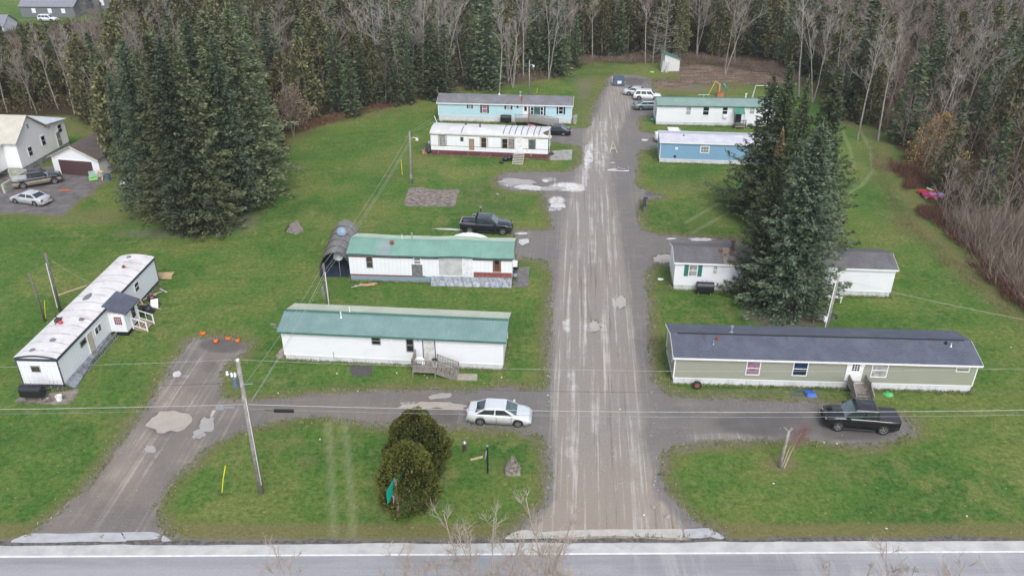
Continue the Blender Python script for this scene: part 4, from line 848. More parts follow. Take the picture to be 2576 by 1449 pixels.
# H8 porch with white railing
xx, _ = H8.on(2085,750); d8 = deck(H8, 'porch_deck', 'white railed porch behind the tall spruces at the home with green shutters', xx - 1.4, xx + .7, -1.5, -.03, .75, M_trim); railing(d8, (0, -1.45, .75), (2.1, -1.45, .75), .9, M_trim); railing(d8, (2.08, -1.45, .75), (2.08, -.1, .75), .9, M_trim)
# H9 stairs with white rails
r9 = empty('stairs', H9.place((px0 + 1.5, -1.5, 0)), H9.ang, 'wooden stairs with white railings at the entry porch of the end-on white home', 'stairs')
steps(r9, (0, -.1, .45), (0, -1.2, .08), 1.3, 4, flat('tan_wood', (.36, .28, .2), .8)); railing(r9, (-.68, -.05, .5), (-.68, -1.3, .05), .9, M_trim, .6); railing(r9, (.68, -.05, .5), (.68, -1.3, .05), .9, M_trim, .6)

# ---------------- neighbour's house and garage (top left) ----------------
def gable_house(name, label, cat, C, ang, L, W, h, rise, wallm, roofm, ov=.3):
    """local: x along ridge, y across; origin = near gable corner centre"""
    r = empty(name, C, ang, label, cat)
    mb = MB(); mb.prism([(-W / 2, 0), (W / 2, 0), (W / 2, h), (0, h + rise), (-W / 2, h)], 'x', 0, L); mb.build('wall', wallm, r)
    mb = MB(); s_ = rise / (W / 2)
    for sg_ in (-1, 1):
        P_ = [(-ov, sg_ * (W / 2 + ov), h - ov * s_), (L + ov, sg_ * (W / 2 + ov), h - ov * s_), (L + ov, 0, h + rise), (-ov, 0, h + rise)]
        mb.add([(a, b_, c + .02) for a, b_, c in P_] + [(a, b_, c + .12) for a, b_, c in P_], [(0, 1, 2, 3), (7, 6, 5, 4), (0, 4, 5, 1), (1, 5, 6, 2), (2, 6, 7, 3), (3, 7, 4, 0)])
    mb.build('roof', roofm, r); return r
# garage: front wall from (143,430) to (250,447)
ga, gb = G(140,437), G(256,446); gw = (gb - ga).length; ga_ang = math.atan2(gb.y - ga.y, gb.x - ga.x) + math.pi / 2
mid = (ga + gb) / 2
gar = gable_house('garage', 'white two-car garage with brown roller door and brown-grey roof, next to the neighbour house', 'garage', mid, ga_ang, 8.5, gw, 2.55, 1.5, siding('white_lap_siding', WHITE, .12), shingle('brown_shingle', (.10, .085, .08), (.12, .10, .095), (.07, .06, .06)))
mb = MB(); mb.box(-.03, -.001, -gw * .36, gw * .36, .0, 2.05); gd = mb.build('garage_door', siding('brown_door', (.075, .04, .04), .3), gar)
mb = MB()
for y in (-gw * .36 - .1, gw * .36): mb.box(-.05, -.0, y, y + .1, 0, 2.15)
mb.box(-.05, 0, -gw * .36, gw * .36, 2.05, 2.15); mb.build('door_frame', M_trim, gd)
mb = MB()
for sg_ in (-1, 1): mb.bar((-.33, sg_ * (gw / 2 + .3), 2.37), (-.33, 0, 4.1), .05, .22, up=(1, 0, 0))
mb.build('bargeboard', flat('cream_board', (.7, .64, .48), .6), gar)
# main house: long wall from lower-left (50,445) to upper right (165,395); cream roof
pa, pb = G(62,440), G(178,372); hang = math.atan2(pb.y - pa.y, pb.x - pa.x); hl = (pb - pa).length
hr = empty('house', (pa.x, pa.y, 0), hang, 'white clapboard house with cream metal roof beside the garage', 'house')
M_lap = siding('bright_lap_siding', (.86, .87, .88), .12); M_found = flat('stone_foundation', (.33, .33, .34), .9, var=.2)
Lh, Wh = hl, 8.0
# front block: gable facing the drive, lower rear wing
mb = MB(); mb.prism([(0, .9), (7.2, .9), (7.2, 4.2), (3.2, 7.0), (0, 4.6)], 'y', 0, Wh); mb.build('wall', M_lap, hr)
mb = MB(); mb.box(.05, Lh, .05, Wh, 0, .9); mb.build('foundation', M_found, hr)
mb = MB(); mb.prism([(7.2, .9), (Lh, .9), (Lh, 4.1), (7.2, 4.6)], 'y', .002, Wh * .8); mb.build('rear_wing', M_lap, hr)
M_crm = ribbed('cream_metal_roof', (.50, .475, .41))
mb = MB()
for P_ in ([(-.4, 4.3), (3.2, 7.05)], [(3.2, 7.05), (7.5, 4.15)]):
    (xa, za), (xb, zb) = P_; mb.add([(xa, -.35, za), (xb, -.35, zb), (xb, Wh + .3, zb), (xa, Wh + .3, za), (xa, -.35, za + .1), (xb, -.35, zb + .1), (xb, Wh + .3, zb + .1), (xa, Wh + .3, za + .1)], [(0, 1, 2, 3), (7, 6, 5, 4), (0, 4, 5, 1), (1, 5, 6, 2), (2, 6, 7, 3), (3, 7, 4, 0)])
mb.build('roof', M_crm, hr)
mb = MB(); mb.add([(7.0, -.3, 4.72), (Lh + .3, -.3, 4.2), (Lh + .3, Wh * .8 + .3, 4.5), (7.0, Wh * .8 + .3, 5.2), (7.0, -.3, 4.82), (Lh + .3, -.3, 4.3), (Lh + .3, Wh * .8 + .3, 4.6), (7.0, Wh * .8 + .3, 5.3)], [(0, 1, 2, 3), (7, 6, 5, 4), (0, 4, 5, 1), (1, 5, 6, 2), (2, 6, 7, 3), (3, 7, 4, 0)]); mb.build('wing_roof', flat('white_metal_roof', (.62, .64, .68), .5), hr)
def hwin(x0, x1, z0, z1, nm='window', g=M_dglass):
    mb = MB(); mb.box(x0 - .1, x1 + .1, -.05, 0, z0 - .1, z1 + .1); w_ = mb.build(nm, M_trim, hr); mb = MB(); zm = (z0 + z1) / 2; mb.box(x0, x1, -.062, -.051, z0, zm - .04); mb.box(x0, x1, -.062, -.051, zm + .04, z1); mb.build('pane', g, w_)
hwin(2.0, 2.7, 1.9, 3.0); hwin(5.2, 5.9, 2.3, 3.5); hwin(Lh - 1.8, Lh - 1.0, 2.8, 3.8); hwin(3.0, 3.4, 5.4, 5.9, 'attic_vent', M_curt)
hwin(8.6, 9.4, 1.0, 3.0, 'door', M_curt)
for x in (2.2, 4.0, 5.2): mb = MB(); mb.box(x, x + .9, -.02, .04, .25, .8); mb.build('basement_window', M_curt, hr)
# front-left extension facing left with red ornament, retaining wall, deck
mb = MB(); mb.box(-5.5, -.001, 2.0, Wh, .9, 4.3); mb.build('front_wing', M_lap, hr)
mb = MB(); mb.add([(-5.8, 1.6, 4.2), (.0, 1.6, 4.2), (3.0, 4.0, 6.9), (-5.8, 5.0, 6.4), (-5.8, Wh + .3, 4.2), (.0, Wh + .3, 4.2)], [(0, 1, 2, 3), (3, 2, 5, 4)]); mb.build('wing_roof', M_crm, hr)
mb = MB(); mb.box(-2.4, -1.5, 1.95, 1.999, 1.0, 3.2); mb.build('door', M_trim, hr); mb = MB(); mb.box(-2.2, -1.7, 1.93, 1.949, 2.1, 3.1); mb.build('pane', M_dglass, hr)
mb = MB(); mb.box(-4.3, -3.9, 1.93, 1.999, 1.5, 3.4); mb.box(-4.8, -3.4, 1.92, 1.93, 2.5, 2.9); mb.build('red_panel', M_red, hr)
mb = MB(); mb.box(-6.5, -1.0, -1.6, -1.3, 0, 1.2); mb.box(-1.3, -1.0, -1.3, 1.2, 0, 1.2); ob = mb.build('retaining_wall', flat('lichen_concrete', (.42, .44, .36), .9, var=.2), None); ob.location = hr.location; ob.rotation_euler = hr.rotation_euler; tag(ob, 'pale concrete retaining wall below the white clapboard house', 'wall')
# far houses, top left
M_dkroof = flat('grey_blue_roof', (.22, .23, .27), .7, var=.1); M_greyw = siding('grey_siding', (.16, .17, .19), .2)
def simple_house(name, label, p, ang, L, W, h, rise, wm, rm):
    r = gable_house(name, label, 'house', p, ang, L, W, h, rise, wm, rm)
    for x in (L * .25, L * .55, L * .8):
        for sg_ in (-1,):
            mb = MB(); mb.box(x - .5, x + .5, sg_ * W / 2 - .04, sg_ * W / 2 - .001, h * .4, h * .8); mb.build('window', M_trim, r)
    mb = MB(); mb.box(-.05, -.001, -.5, .5, 0, 2.1); mb.build('door', M_trim, r); return r
g0 = G(66,42); simple_house('house', 'dark grey house with broad blue-grey roof far beyond the trees at top left', (g0.x, g0.y + 3, 0), math.radians(-3), 14, 9, 2.8, 2.6, M_greyw, M_dkroof)
g0 = G(158,36); simple_house('house', 'dark grey house with deep charcoal roof behind the far white car', (g0.x + 2, g0.y + 9, 0), math.radians(-3), 13, 9, 3.6, 2.6, M_greyw, flat('charcoal_roof', (.08, .085, .1), .7))
g0 = G(-70,90); simple_house('house', 'small house with blue-grey roof at the far left edge of the photo', (g0.x, g0.y, 0), math.radians(5), 9, 7, 2.6, 1.8, M_lap, M_dkroof)
# far shed
sa, sb = G(1675,181), G(1703,180); r = empty('shed', ((sa.x + sb.x) / 2, sa.y + .4, 0), math.radians(6), 'leaning white shed with green lean-to roof at the wood edge', 'shed')
mb = MB(); mb.prism([(-1.5, 0), (1.5, 0), (1.5, 2.2), (-1.5, 3.3)], 'y', -.2, 2.6); mb.build('wall', siding('white_board', (.62, .63, .62), .2, True), r)
mb = MB(); mb.add([(-1.75, -.4, 3.42), (1.8, -.4, 2.12), (1.8, 2.8, 2.12), (-1.75, 2.8, 3.42), (-1.75, -.4, 3.50), (1.8, -.4, 2.2), (1.8, 2.8, 2.2), (-1.75, 2.8, 3.5)], [(3, 2, 1, 0), (4, 5, 6, 7), (0, 1, 5, 4), (1, 2, 6, 5), (2, 3, 7, 6), (3, 0, 4, 7)]); mb.build('roof', ribbed('shed_green_roof', (.07, .22, .17)), r)
mb = MB(); mb.bar((-1.9, -.5, 0), (-1.5, .2, 2.0), .5, .04); mb.bar((-1.2, -.9, 0), (-.9, -.25, 1.7), .5, .04); mb.build('leaning_board', flat('grey_board', (.42, .42, .41), .9), r)
# hoop shelter
qa, qb = G(806,698), G(883,703); qw = (qb - qa).length; r = empty('hoop_shelter', ((qa.x + qb.x) / 2, qa.y, 0), math.radians(2), 'grey fabric hoop shelter with open dark front beside the sagging teal-roofed home', 'shelter')
n = 16; Rr = qw / 2 * .98; Ls = 8.2; ns = 40; vs = []; fs = []
def arcp(t): a = math.pi * t; return (-math.cos(a) * Rr * (1.0 if .12 < t < .88 else 1.0), min(1, math.sin(a)) ** .75 * 2.75)
for j in range(ns + 1):
    y = Ls * j / ns; pin = 1 - .025 * abs(math.sin(math.pi * j / 8)) 
    for i in range(n + 1): x, z = arcp(i / n); vs.append((x * pin, y, z * pin))
for j in range(ns):
    for i in range(n): fs.append((j * (n + 1) + i, j * (n + 1) + i + 1, (j + 1) * (n + 1) + i + 1, (j + 1) * (n + 1) + i))
mb = MB(); mb.add(vs, fs); mb.build('cover', flat('grey_tarpaulin', (.20, .195, .19), .45, var=.12, scale=1.2), r, smooth=True)
mb = MB(); mb.add([(arcp(i / n)[0] * .97, 1.6, arcp(i / n)[1] * .97) for i in range(n + 1)], [tuple(range(n + 1))]); mb.build('dark_inner_sheet', M_black, r)  # black sheet closing the arch behind the open front
mb = MB()
for y in [0] + [Ls * k * 8 / ns for k in range(1, 5)]: mb.tube([(arcp(i / n)[0] * 1.012, y, arcp(i / n)[1] * 1.012) for i in range(n + 1)], .035, 5)
mb.build('hoop', flat('dark_hoop', (.08, .075, .07), .6), r)
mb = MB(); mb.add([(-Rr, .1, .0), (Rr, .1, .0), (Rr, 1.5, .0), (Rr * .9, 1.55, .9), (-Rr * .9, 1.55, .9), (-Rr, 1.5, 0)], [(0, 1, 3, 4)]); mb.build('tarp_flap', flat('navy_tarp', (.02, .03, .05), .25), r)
# ---------------- vehicles ----------------
def vehicle(name, label, cat, loc, ang, kind, paint, L=4.9, W=1.85, group=None, tonneau=None, lower=None, gl=None, plate=True, rack=False):
    r = empty(name, (loc[0], loc[1], .02), ang, label, cat, group); hl = L / 2; w = W / 2
    P = {'sedan': dict(prof=[(-hl, .78), (-hl + .12, .96), (-hl + .75, 1.02), (-.9, 1.0), (.8, .97), (1.15, .94), (hl - .5, .80), (hl - .12, .66), (hl, .52)], cab=(-1.95, -.9, .40, 1.38), zb=.92, zr=1.46, wh=(hl - .95, -hl + 1.05), R=.33, zc=.2),
         'suv': dict(prof=[(-hl, .95), (-hl + .1, 1.05), (-.9, 1.06), (.9, 1.05), (1.2, 1.05), (hl - .4, .95), (hl - .08, .8), (hl, .6)], cab=(-hl + .08, -hl + .42, .55, 1.25), zb=1.0, zr=1.72, wh=(hl - .9, -hl + .95), R=.37, zc=.26),
         'truck': dict(prof=[(-hl, 1.22), (-1.08, 1.22), (-1.06, 1.24), (1.15, 1.24), (1.3, 1.26), (hl - .6, 1.20), (hl - .15, 1.08), (hl, .8)], cab=(-1.08, -1.0, .58, 1.42), zb=1.2, zr=1.98, wh=(hl - .95, -hl + 1.15), R=.42, zc=.34)}[kind]
    xs_ = sorted(set([round(-hl + L * i / 44, 3) for i in range(45)] + [p[0] for p in P['prof']] + [round(x + s_ * (P['R'] + .07) * k, 3) for x in P['wh'] for s_ in (-1, 1) for k in (.6, .85, .97, 1.0)]))
    bed = kind == 'truck' and not tonneau
    if kind == 'truck': xs_ = sorted(set(xs_ + [-hl + .08, -hl + .081, -1.09, -1.089]))
    def top(x): return float(np.interp(x, [p[0] for p in P['prof']], [p[1] for p in P['prof']]))
    sec = []; Ra = P['R'] + .07
    for x in xs_:
        e = abs(x) / hl; ww = w * (1 - .13 * max(0, (e - .72) / .28) ** 2.2); zt = top(x); zl = P['zc'] + .12 * max(0, (e - .85) / .15)
        za = zl
        for wx in P['wh']:
            if abs(x - wx) < Ra: za = max(za, P['R'] + math.sqrt(Ra * Ra - (x - wx) ** 2))
        zm = max(.62 * zt + .38 * zl, za + .01); za = min(za, zt - .08); inb = bed and -hl + .08 < x < -1.089
        cr = .03
        h = [(0, zl), (ww * .72, zl), (ww * .97, za), (ww, zm), (ww * .985, zt - .10), (ww * .93, zt - .015), (ww * .86, zt), (ww * .85, zt - .5 if inb else zt + .006), (0, zt - .5 if inb else zt + cr)]
        sec.append([(x, y, z) for y, z in h] + [(x, -y, z) for y, z in reversed(h[1:-1])])
    mb = MB(); k = len(sec[0]); vs = [p for s_ in sec for p in s_]; fs = []
    ms = []
    for i in range(len(sec) - 1):
        for j in range(k):
            fs.append((i * k + j, i * k + (j + 1) % k, (i + 1) * k + (j + 1) % k, (i + 1) * k + j))
            inb = bed and -hl + .08 <= xs_[i] and xs_[i + 1] <= -1.088
            ms.append(1 if (inb and 6 < j < k - 6 and j not in (6,)) and (j in (7, 8)) else (2 if (lower and (j in (2, k - 3)) ) else (3 if j in (0, 1, k - 1, k - 2) else 0)))
    fs += [tuple(range(k)), tuple(range((len(sec) - 1) * k, len(sec) * k))]; ms += [0, 0]
    mb.add(vs, fs); mb.m = ms
    body = mb.build('body', [paint, M_black, lower or paint, M_black], r, smooth=True)
    # cabin
    xa, xb, xc, xd = P['cab']; zb, zr = P['zb'], P['zr']; yb_, yr = w * .93, w * (.80 if kind == 'truck' else .74)
    ring = lambda f, ex, zz: [(xa + (xb - xa) * f - ex, -(yb_ + (yr - yb_) * f), zz), (xd + (xc - xd) * f + ex, -(yb_ + (yr - yb_) * f), zz), (xd + (xc - xd) * f + ex, yb_ + (yr - yb_) * f, zz), (xa + (xb - xa) * f - ex, yb_ + (yr - yb_) * f, zz)]
    r0 = ring(0, 0, zb); r1 = ring(.9, 0, zb + (zr - zb) * .9); r2 = [(xb + .10, -yr * .90, zr), (xc - .12, -yr * .90, zr), (xc - .12, yr * .90, zr), (xb + .10, yr * .90, zr)]
    mb = MB(); vs = r0 + r1 + r2 + [((xb + xc) / 2, 0, zr + .025), (xb + .1, 0, zr + .012), (xc - .12, 0, zr + .012)]
    fs = [(j, (j + 1) % 4, 4 + (j + 1) % 4, 4 + j) for j in range(4)] + [(4 + j, 4 + (j + 1) % 4, 8 + (j + 1) % 4, 8 + j) for j in range(4)] + [(8, 9, 14, 12), (8, 12, 13), (9, 14, 10)[:0] or (14, 10, 11, 12), (12, 11, 13), (12, 14, 12)[:0] or (13, 8, 12)][:4]
    fs = fs[:8] + [(8, 9, 14, 12, 13), (13, 12, 14, 10, 11)]
    mb.add(vs, fs); cb = mb.build('cabin', paint, r)
    bv = cb.modifiers.new('b', 'BEVEL'); bv.width = .05; bv.segments = 2; bv.limit_method = 'ANGLE'
    gl = gl or glass('car_glass', (.03, .045, .05), .06)
    def pane(nm, Q, u0, u1, v0, v1, m_=gl):
        Q = [Vector(q) for q in Q]; n_ = (Q[1] - Q[0]).cross(Q[3] - Q[0]).normalized(); c = sum(Q, Vector()) / 4
        if n_.dot(c - Vector((0, 0, zb))) < 0: n_ = -n_
        def at(u, v): return Q[0].lerp(Q[1], u).lerp(Q[3].lerp(Q[2], u), v) + n_ * .010
        a = MB(); pts = [at(u0, v0), at(u1, v0), at(u1, v1), at(u0, v1)]; a.add(pts + [p - n_ * .02 for p in pts], [(0, 1, 2, 3), (7, 6, 5, 4), (0, 4, 5, 1), (1, 5, 6, 2), (2, 6, 7, 3), (3, 7, 4, 0)]); return a.build(nm, m_, cb)
    pane('windshield', [r0[1], r0[2], r1[2], r1[1]], .07, .93, .04, .96, glass('windshield_glass', (.10, .15, .16), .06)); pane('rear_window', [r0[3], r0[0], r1[0], r1[3]], .1, .9, .12 if kind != 'sedan' else .05, .92)
    for q in ([r0[0], r0[1], r1[1], r1[0]], [r0[3], r0[2], r1[2], r1[3]]):
        cuts = [(.05, .48), (.52, .93)] if kind != 'suv' else [(.05, .30), (.34, .62), (.65, .94)]
        for a, b_ in cuts: pane('side_window', q, a, b_, .10, .90)
    for wx in P['wh']:
        for s_ in (-1, 1):
            y = s_ * (w - .12); Mx = Matrix.Translation((wx, y, P['R'])) @ Matrix.Rotation(math.radians(90) * -s_, 4, 'X')
            R_ = P['R']; t_ = MB(); t_.lathe([(R_ * .62, -.12), (R_ * .96, -.11), (R_, -.06), (R_, .07), (R_ * .95, .115), (R_ * .66, .12)], 22, M=Mx); ty = t_.build('tyre', M_rub, r, smooth=True)
            q = MB(); q.lathe([(0, .085), (R_ * .16, .09), (R_ * .2, .075)], 12, M=Mx); q.lathe([(R_ * .58, .06), (R_ * .6, .112), (R_ * .68, .112)], 22, M=Mx)
            for a in range(5):
                Ms = Mx @ Matrix.Rotation(a * 2 * math.pi / 5, 4, 'Z'); q.box(R_ * .12, R_ * .6, -R_ * .085, R_ * .085, .07, .1, M=Ms)
            q.build('rim', M_rim, ty); q = MB(); q.lathe([(0, .04), (R_ * .62, .045)], 16, M=Mx); q.build('hub', M_black, ty)
    zt = top(hl - .1)
    for s_ in (-1, 1):
        q = MB(); q.box(hl - .20, hl - .03, s_ * w * .60 - .15, s_ * w * .60 + .15, zt - .20, zt - .06); q.build('headlight', M_headl, r)
        zt2 = top(-hl + .1); q = MB(); q.box(-hl - .012, -hl + .16, s_ * w * .70 - (.13 if kind != 'truck' else .09), s_ * w * .74 + (.13 if kind != 'truck' else .1), zt2 - (.28 if kind != 'sedan' else .26), zt2 - .08); q.build('taillight', M_tail, r)
        q = MB(); q.box(xd - .42, xd - .25, s_ * (w + .1) - .1, s_ * (w + .1) + .1, zb + .02, zb + .17); q.build('side_mirror', paint if kind == 'sedan' else M_black, r)
        q = MB(); 
        for xh in ((-.35, .62) if kind != 'truck' else (-.35, .62)): q.box(xh - .1, xh + .1, s_ * (w * .988) - .015, s_ * (w * .988) + .015, zb - .28, zb - .245)
        q.build('door_handle', paint, r)
    dx_ = (xa + .25, (xa + xd) / 2 - .1, xd - .25) if kind != 'sedan' else (-1.15, -.15, .98)
    q = MB()
    for s_ in (-1, 1):
        for x in dx_: q.box(x - .012, x + .012, s_ * (w * .995) - .012, s_ * (w * .995) + .004, P['zc'] + .16, zb - .12)
    q.build('door_seam', M_black, body)
    q = MB(); q.box(hl - .07, hl + .01, -w * .45, w * .45, zt - .26, zt - .1); q.build('grille', M_black, r)
    q = MB(); q.box(hl - .12, hl + .05, -w * .82, w * .82, P['zc'] + .08, P['zc'] + .26); q.build('bumper', M_black if kind == 'truck' else paint, r)
    q = MB(); q.box(-hl - .05, -hl + .12, -w * .82, w * .82, P['zc'] + .1, P['zc'] + .28); q.build('bumper', M_rim if kind == 'truck' else paint, r)
    if plate: q = MB(); q.box(-hl - .065, -hl - .02, -.16, .16, .62 if kind == 'sedan' else .5, .76 if kind == 'sedan' else .64); q.build('licence_plate', M_trim, r)
    if tonneau: q = MB(); q.box(-hl + .06, -1.08, -w * .88, w * .88, 1.22, 1.265); tn = q.build('tonneau_cover', tonneau, r)
    if kind == 'truck' and bed:
        q = MB()
        for s_ in (-1, 1): q.box(-hl + .02, -1.08, s_ * w * .9 - .05, s_ * w * .9 + .05, 1.22, 1.25)
        q.box(-hl, -hl + .1, -w * .85, w * .85, 1.22, 1.25); q.build('bed_rail', M_rim, r)
    if kind == 'truck':
        for s_ in (-1, 1): q = MB(); q.box(-.9, 1.5, s_ * (w + .0) - .07, s_ * (w + .0) + .07, .34, .38); q.build('side_step', M_wired, r)
    if rack:
        for s_ in (-1, 1): q = MB(); q.bar((xb + .2, s_ * yr * .85, zr + .06), (xc - .2, s_ * yr * .85, zr + .06), .04, .04); q.build('roof_rail', M_grey, cb)
    return r
def paint(name, col, metal=.4, rough=.28): 
    m = flat(name, col, rough, metal, var=.03, coat=.8); return m
PS = paint('silver_paint', (.66, .70, .72), .2); PW = paint('white_paint', (.78, .79, .80), 0); PN = paint('dark_navy_paint', (.018, .022, .035), .3, .22); PK = paint('black_paint', (.012, .013, .017), .3, .22); PG_ = paint('grey_green_paint', (.20, .25, .25), .5); PL = paint('pale_silver_paint', (.60, .62, .66), .3); PB = paint('light_silver_paint', (.46, .50, .53), .45)
def park(pxr, pxf, h=None):    # ground points of the near-side rear and front wheels -> centre and heading
    a = G(*pxr); b = G(*pxf); return a, b
def drive_at(name, label, cat, rear, front, side, kind, pt, L, W, **k):
    """rear/front: photographed ground contact of the visible rear and front wheels; side: +1 if they are the car's left wheels"""
    a = G(*rear); b = G(*front); d = (b - a); ang = math.atan2(d.y, d.x); n = Vector((-d.y, d.x, 0)).normalized()
    c = (a + b) / 2 - n * side * (W / 2 - .1); hl = L / 2
    off = {'sedan': .05, 'suv': .025, 'truck': .1}[kind]; c = c - d.normalized() * off
    return vehicle(name, label, cat, c, ang, kind, pt, L, W, **k)
V1 = drive_at('parked_car', 'silver sedan parked on the gravel crossing below the dark green roofed home', 'car', (1209,1069), (1302,1074), -1, 'sedan', PS, 4.85, 1.85)
V2 = drive_at('pickup_truck', 'black pickup with flat bed cover and pale windshield parked before the sage green home', 'pickup truck', (2219,1093), (2105,1084), 1, 'truck', PK, 5.35, 1.92, tonneau=flat('black_vinyl_cover', (.035, .035, .045), .6))
V3 = drive_at('pickup_truck', 'dark navy pickup with open bed behind the sagging teal roof', 'pickup truck', (1181,588), (1266,592), -1, 'truck', PN, 5.85, 2.0)
q = MB(); q.box(-1.12, -1.07, -.9, .9, 1.15, 2.0); q.build('headboard', M_black, V3)
V4 = drive_at('parked_car', 'black sedan sticking out behind the home with maroon skirting', 'car', (1414,343), (1376,341), 1, 'sedan', PN, 4.7, 1.8)
None
def car_c(name, label, cat, cpx, ang, kind, pt, L, W, **k): g = G(*cpx); return vehicle(name, label, cat, g, math.radians(ang), kind, pt, L, W, **k)
car_c('parked_car', 'pale silver sedan farthest back of the three cars near the dumpster', 'car', (1604,240), -16, 'sedan', PL, 5.0, 1.86)
car_c('parked_car', 'white square-backed car with roof rails, middle of the three cars near the dumpster', 'car', (1628,251), -9, 'suv', PW, 4.7, 1.82, rack=True)
car_c('parked_car', 'grey-green sedan closest of the three cars near the dumpster', 'car', (1630,275), 4, 'sedan', PG_, 4.9, 1.85)
car_c('pickup_truck', 'white pickup mostly hidden behind the slate blue home', 'pickup truck', (1694,357), -3, 'truck', PW, 5.6, 1.95)
drive_at('pickup_truck', 'navy pickup with tan lower trim and silver bed cover near the garage', 'pickup truck', (60,476), (140,463), -1, 'truck', PN, 5.7, 1.95, tonneau=flat('silver_bed_cover', (.42, .43, .43), .5), lower=flat('tan_trim_paint', (.42, .36, .28), .4))
car_c('parked_car', 'silver sedan with blue-tinted rear window on the drive below the navy pickup', 'car', (80,510), 162, 'sedan', PL, 5.0, 1.88)
car_c('parked_car', 'small white car far beyond the trees in front of the dark grey house', 'car', (122,55), -6, 'suv', PW, 4.6, 1.8)
car_c('parked_car', 'silver car hidden under the big dark evergreens next to the garage', 'car', (355,470), 10, 'sedan', PL, 4.6, 1.8)

# ---------------- utility poles and wires ----------------
def pole(name, label, base, top, m, r0=.17, r1=.12):
    b = G(*base); h = HT(top[1], b); t = G(*top)  # lean: pick the x whose projection meets the photographed top
    lo, hi = -3.0, 3.0
    for _ in range(40):
        mm = (lo + hi) / 2
        if PR(b.x + mm, b.y, h)[0] < top[0]: lo = mm
        else: hi = mm
    r = empty(name, b, 0, label, 'utility pole'); mb = MB(); mb.tube([(0, 0, -.3), (lo * .5, 0, h / 2), (lo, 0, h)], [r0, (r0 + r1) / 2, r1], 12); mb.build('pole_shaft', m, r, smooth=True)
    return r, b, h, lo
def ppt(pl, z): r, b, h, dx = pl; return Vector((b.x + dx * z / h, b.y, z))
pA = pole('utility_pole', 'tall pale grey utility pole with transformer beside the left driveway', (657,1239), (598,908), M_pole, .19, .13)
pM = pole('utility_pole', 'dark utility pole rising behind the white home with the dark green roof', (829,800), (813,663), M_dpole, .15, .11)
pC = pole('utility_pole', 'grey utility pole with street lamp left of the run-down home with maroon skirting', (1036,463), (1030,330), M_pole, .14, .1)
pR = pole('utility_pole', 'grey utility pole rising behind the roof of the sage green home', (2071,858), (2109,694), M_pole, .15, .12)
pL = pole('utility_pole', 'taller of the two dark poles behind the end-on white home', (152,784), (113,636), M_dpole, .15, .12)
pK = pole('utility_pole', 'shorter thin dark pole left of the end-on white home', (113,808), (73,686), M_dpole, .11, .08)
pF = pole('utility_pole', 'utility pole with lamp behind the sky blue home', (1331,245), (1332,153), M_pole, .13, .1)
def lamp(pl, z, side=1, ext=.9):
    p = ppt(pl, z) - pl[1]; mb = MB(); mb.tube([p, p + Vector((side * ext * .5, 0, .2)), p + Vector((side * ext, 0, .15))], .035, 6); a = mb.build('lamp_arm', M_steel, pl[0]); q = MB(); c = p + Vector((side * ext, 0, 0)); q.lathe([(0, -.3), (.14, -.26), (.2, -.1), (.16, .1), (0, .16)], 12, M=Matrix.Translation(c)); q.build('lamp_head', flat('lamp_lens', (.65, .68, .68), .3), a)
lamp(pC, pC[2] - 1.05); lamp(pF, pF[2] - .9, 1, .7)
mb = MB(); o = ppt(pC, 1.1) - pC[1]; mb.box(o.x - .18, o.x + .12, -.32, -.14, .8, 1.35); mb.build('meter_box', M_steel, pC[0]); mb = MB(); mb.tube([(-.12, -.15, 0), ppt(pC, pC[2] - 1.4) - pC[1] + Vector((-.05, -.15, 0))], .04, 6); mb.build('conduit', M_steel, pC[0])
mb = MB(); a_ = ppt(pR, 0) - pR[1]; b_ = ppt(pR, pR[2] - .4) - pR[1]; mb.tube([a_ + Vector((-.16, -.1, 0)), b_ + Vector((-.13, -.1, 0))], .045, 6); mb.build('conduit', M_trim, pR[0]); mb = MB(); c = ppt(pR, 2.2) - pR[1]; mb.box(c.x - .4, c.x - .15, -.2, .1, 2.1, 2.5); mb.build('meter_box', M_trim, pR[0])
mb = MB(); a_ = ppt(pM, 1) - pM[1]; b_ = ppt(pM, pM[2] - .8) - pM[1]; mb.tube([a_ + Vector((.12, -.12, 0)), b_ + Vector((.1, -.12, 0))], .04, 6); mb.build('conduit', M_trim, pM[0]); mb = MB(); c = ppt(pM, pM[2] * .5) - pM[1]; mb.tube([c + Vector((-.25, -.12, -.35)), c + Vector((-.3, -.12, .5))], .11, 8); mb.build('meter_cover', M_steel, pM[0])
mb = MB(); a_ = ppt(pL, .5) - pL[1]; b_ = ppt(pL, pL[2] - 1) - pL[1]; mb.tube([a_ + Vector((-.1, -.14, 0)), b_ + Vector((-.08, -.12, 0))], .035, 6); mb.build('conduit', M_trim, pL[0])
# transformer on the near pole
hA = pA[2]; c = ppt(pA, HT(958, pA[1])) - pA[1]
mb = MB(); mb.lathe([(0, -.8), (.2, -.78), (.2, 0), (.17, .08), (0, .1)], 16, M=Matrix.Translation(c + Vector((-.34, -.1, .35)))); tr = mb.build('transformer', flat('transformer_grey', (.12, .16, .18), .4), pA[0], smooth=False)
mb = MB()
for dx in (-.15, .1): mb.lathe([(.07, 0), (.09, .08), (.05, .12), (.08, .2), (.04, .3), (0, .32)], 8, M=Matrix.Translation(c + Vector((-.34 + dx * .8, -.15, .42))))
mb.lathe([(.07, 0), (.1, .08), (.05, .14), (.08, .24), (0, .3)], 8, M=Matrix.Translation(c + Vector((-.75, -.1, .5)))); mb.build('insulator', M_trim, tr)
mb = MB(); mb.bar(c + Vector((-.75, 0, .5)), c + Vector((0, 0, .55)), .06, .06); mb.bar(c + Vector((-.1, 0, -.3)), c + Vector((.7, 0, -.2)), .05, .05); mb.build('bracket', M_steel, pA[0])
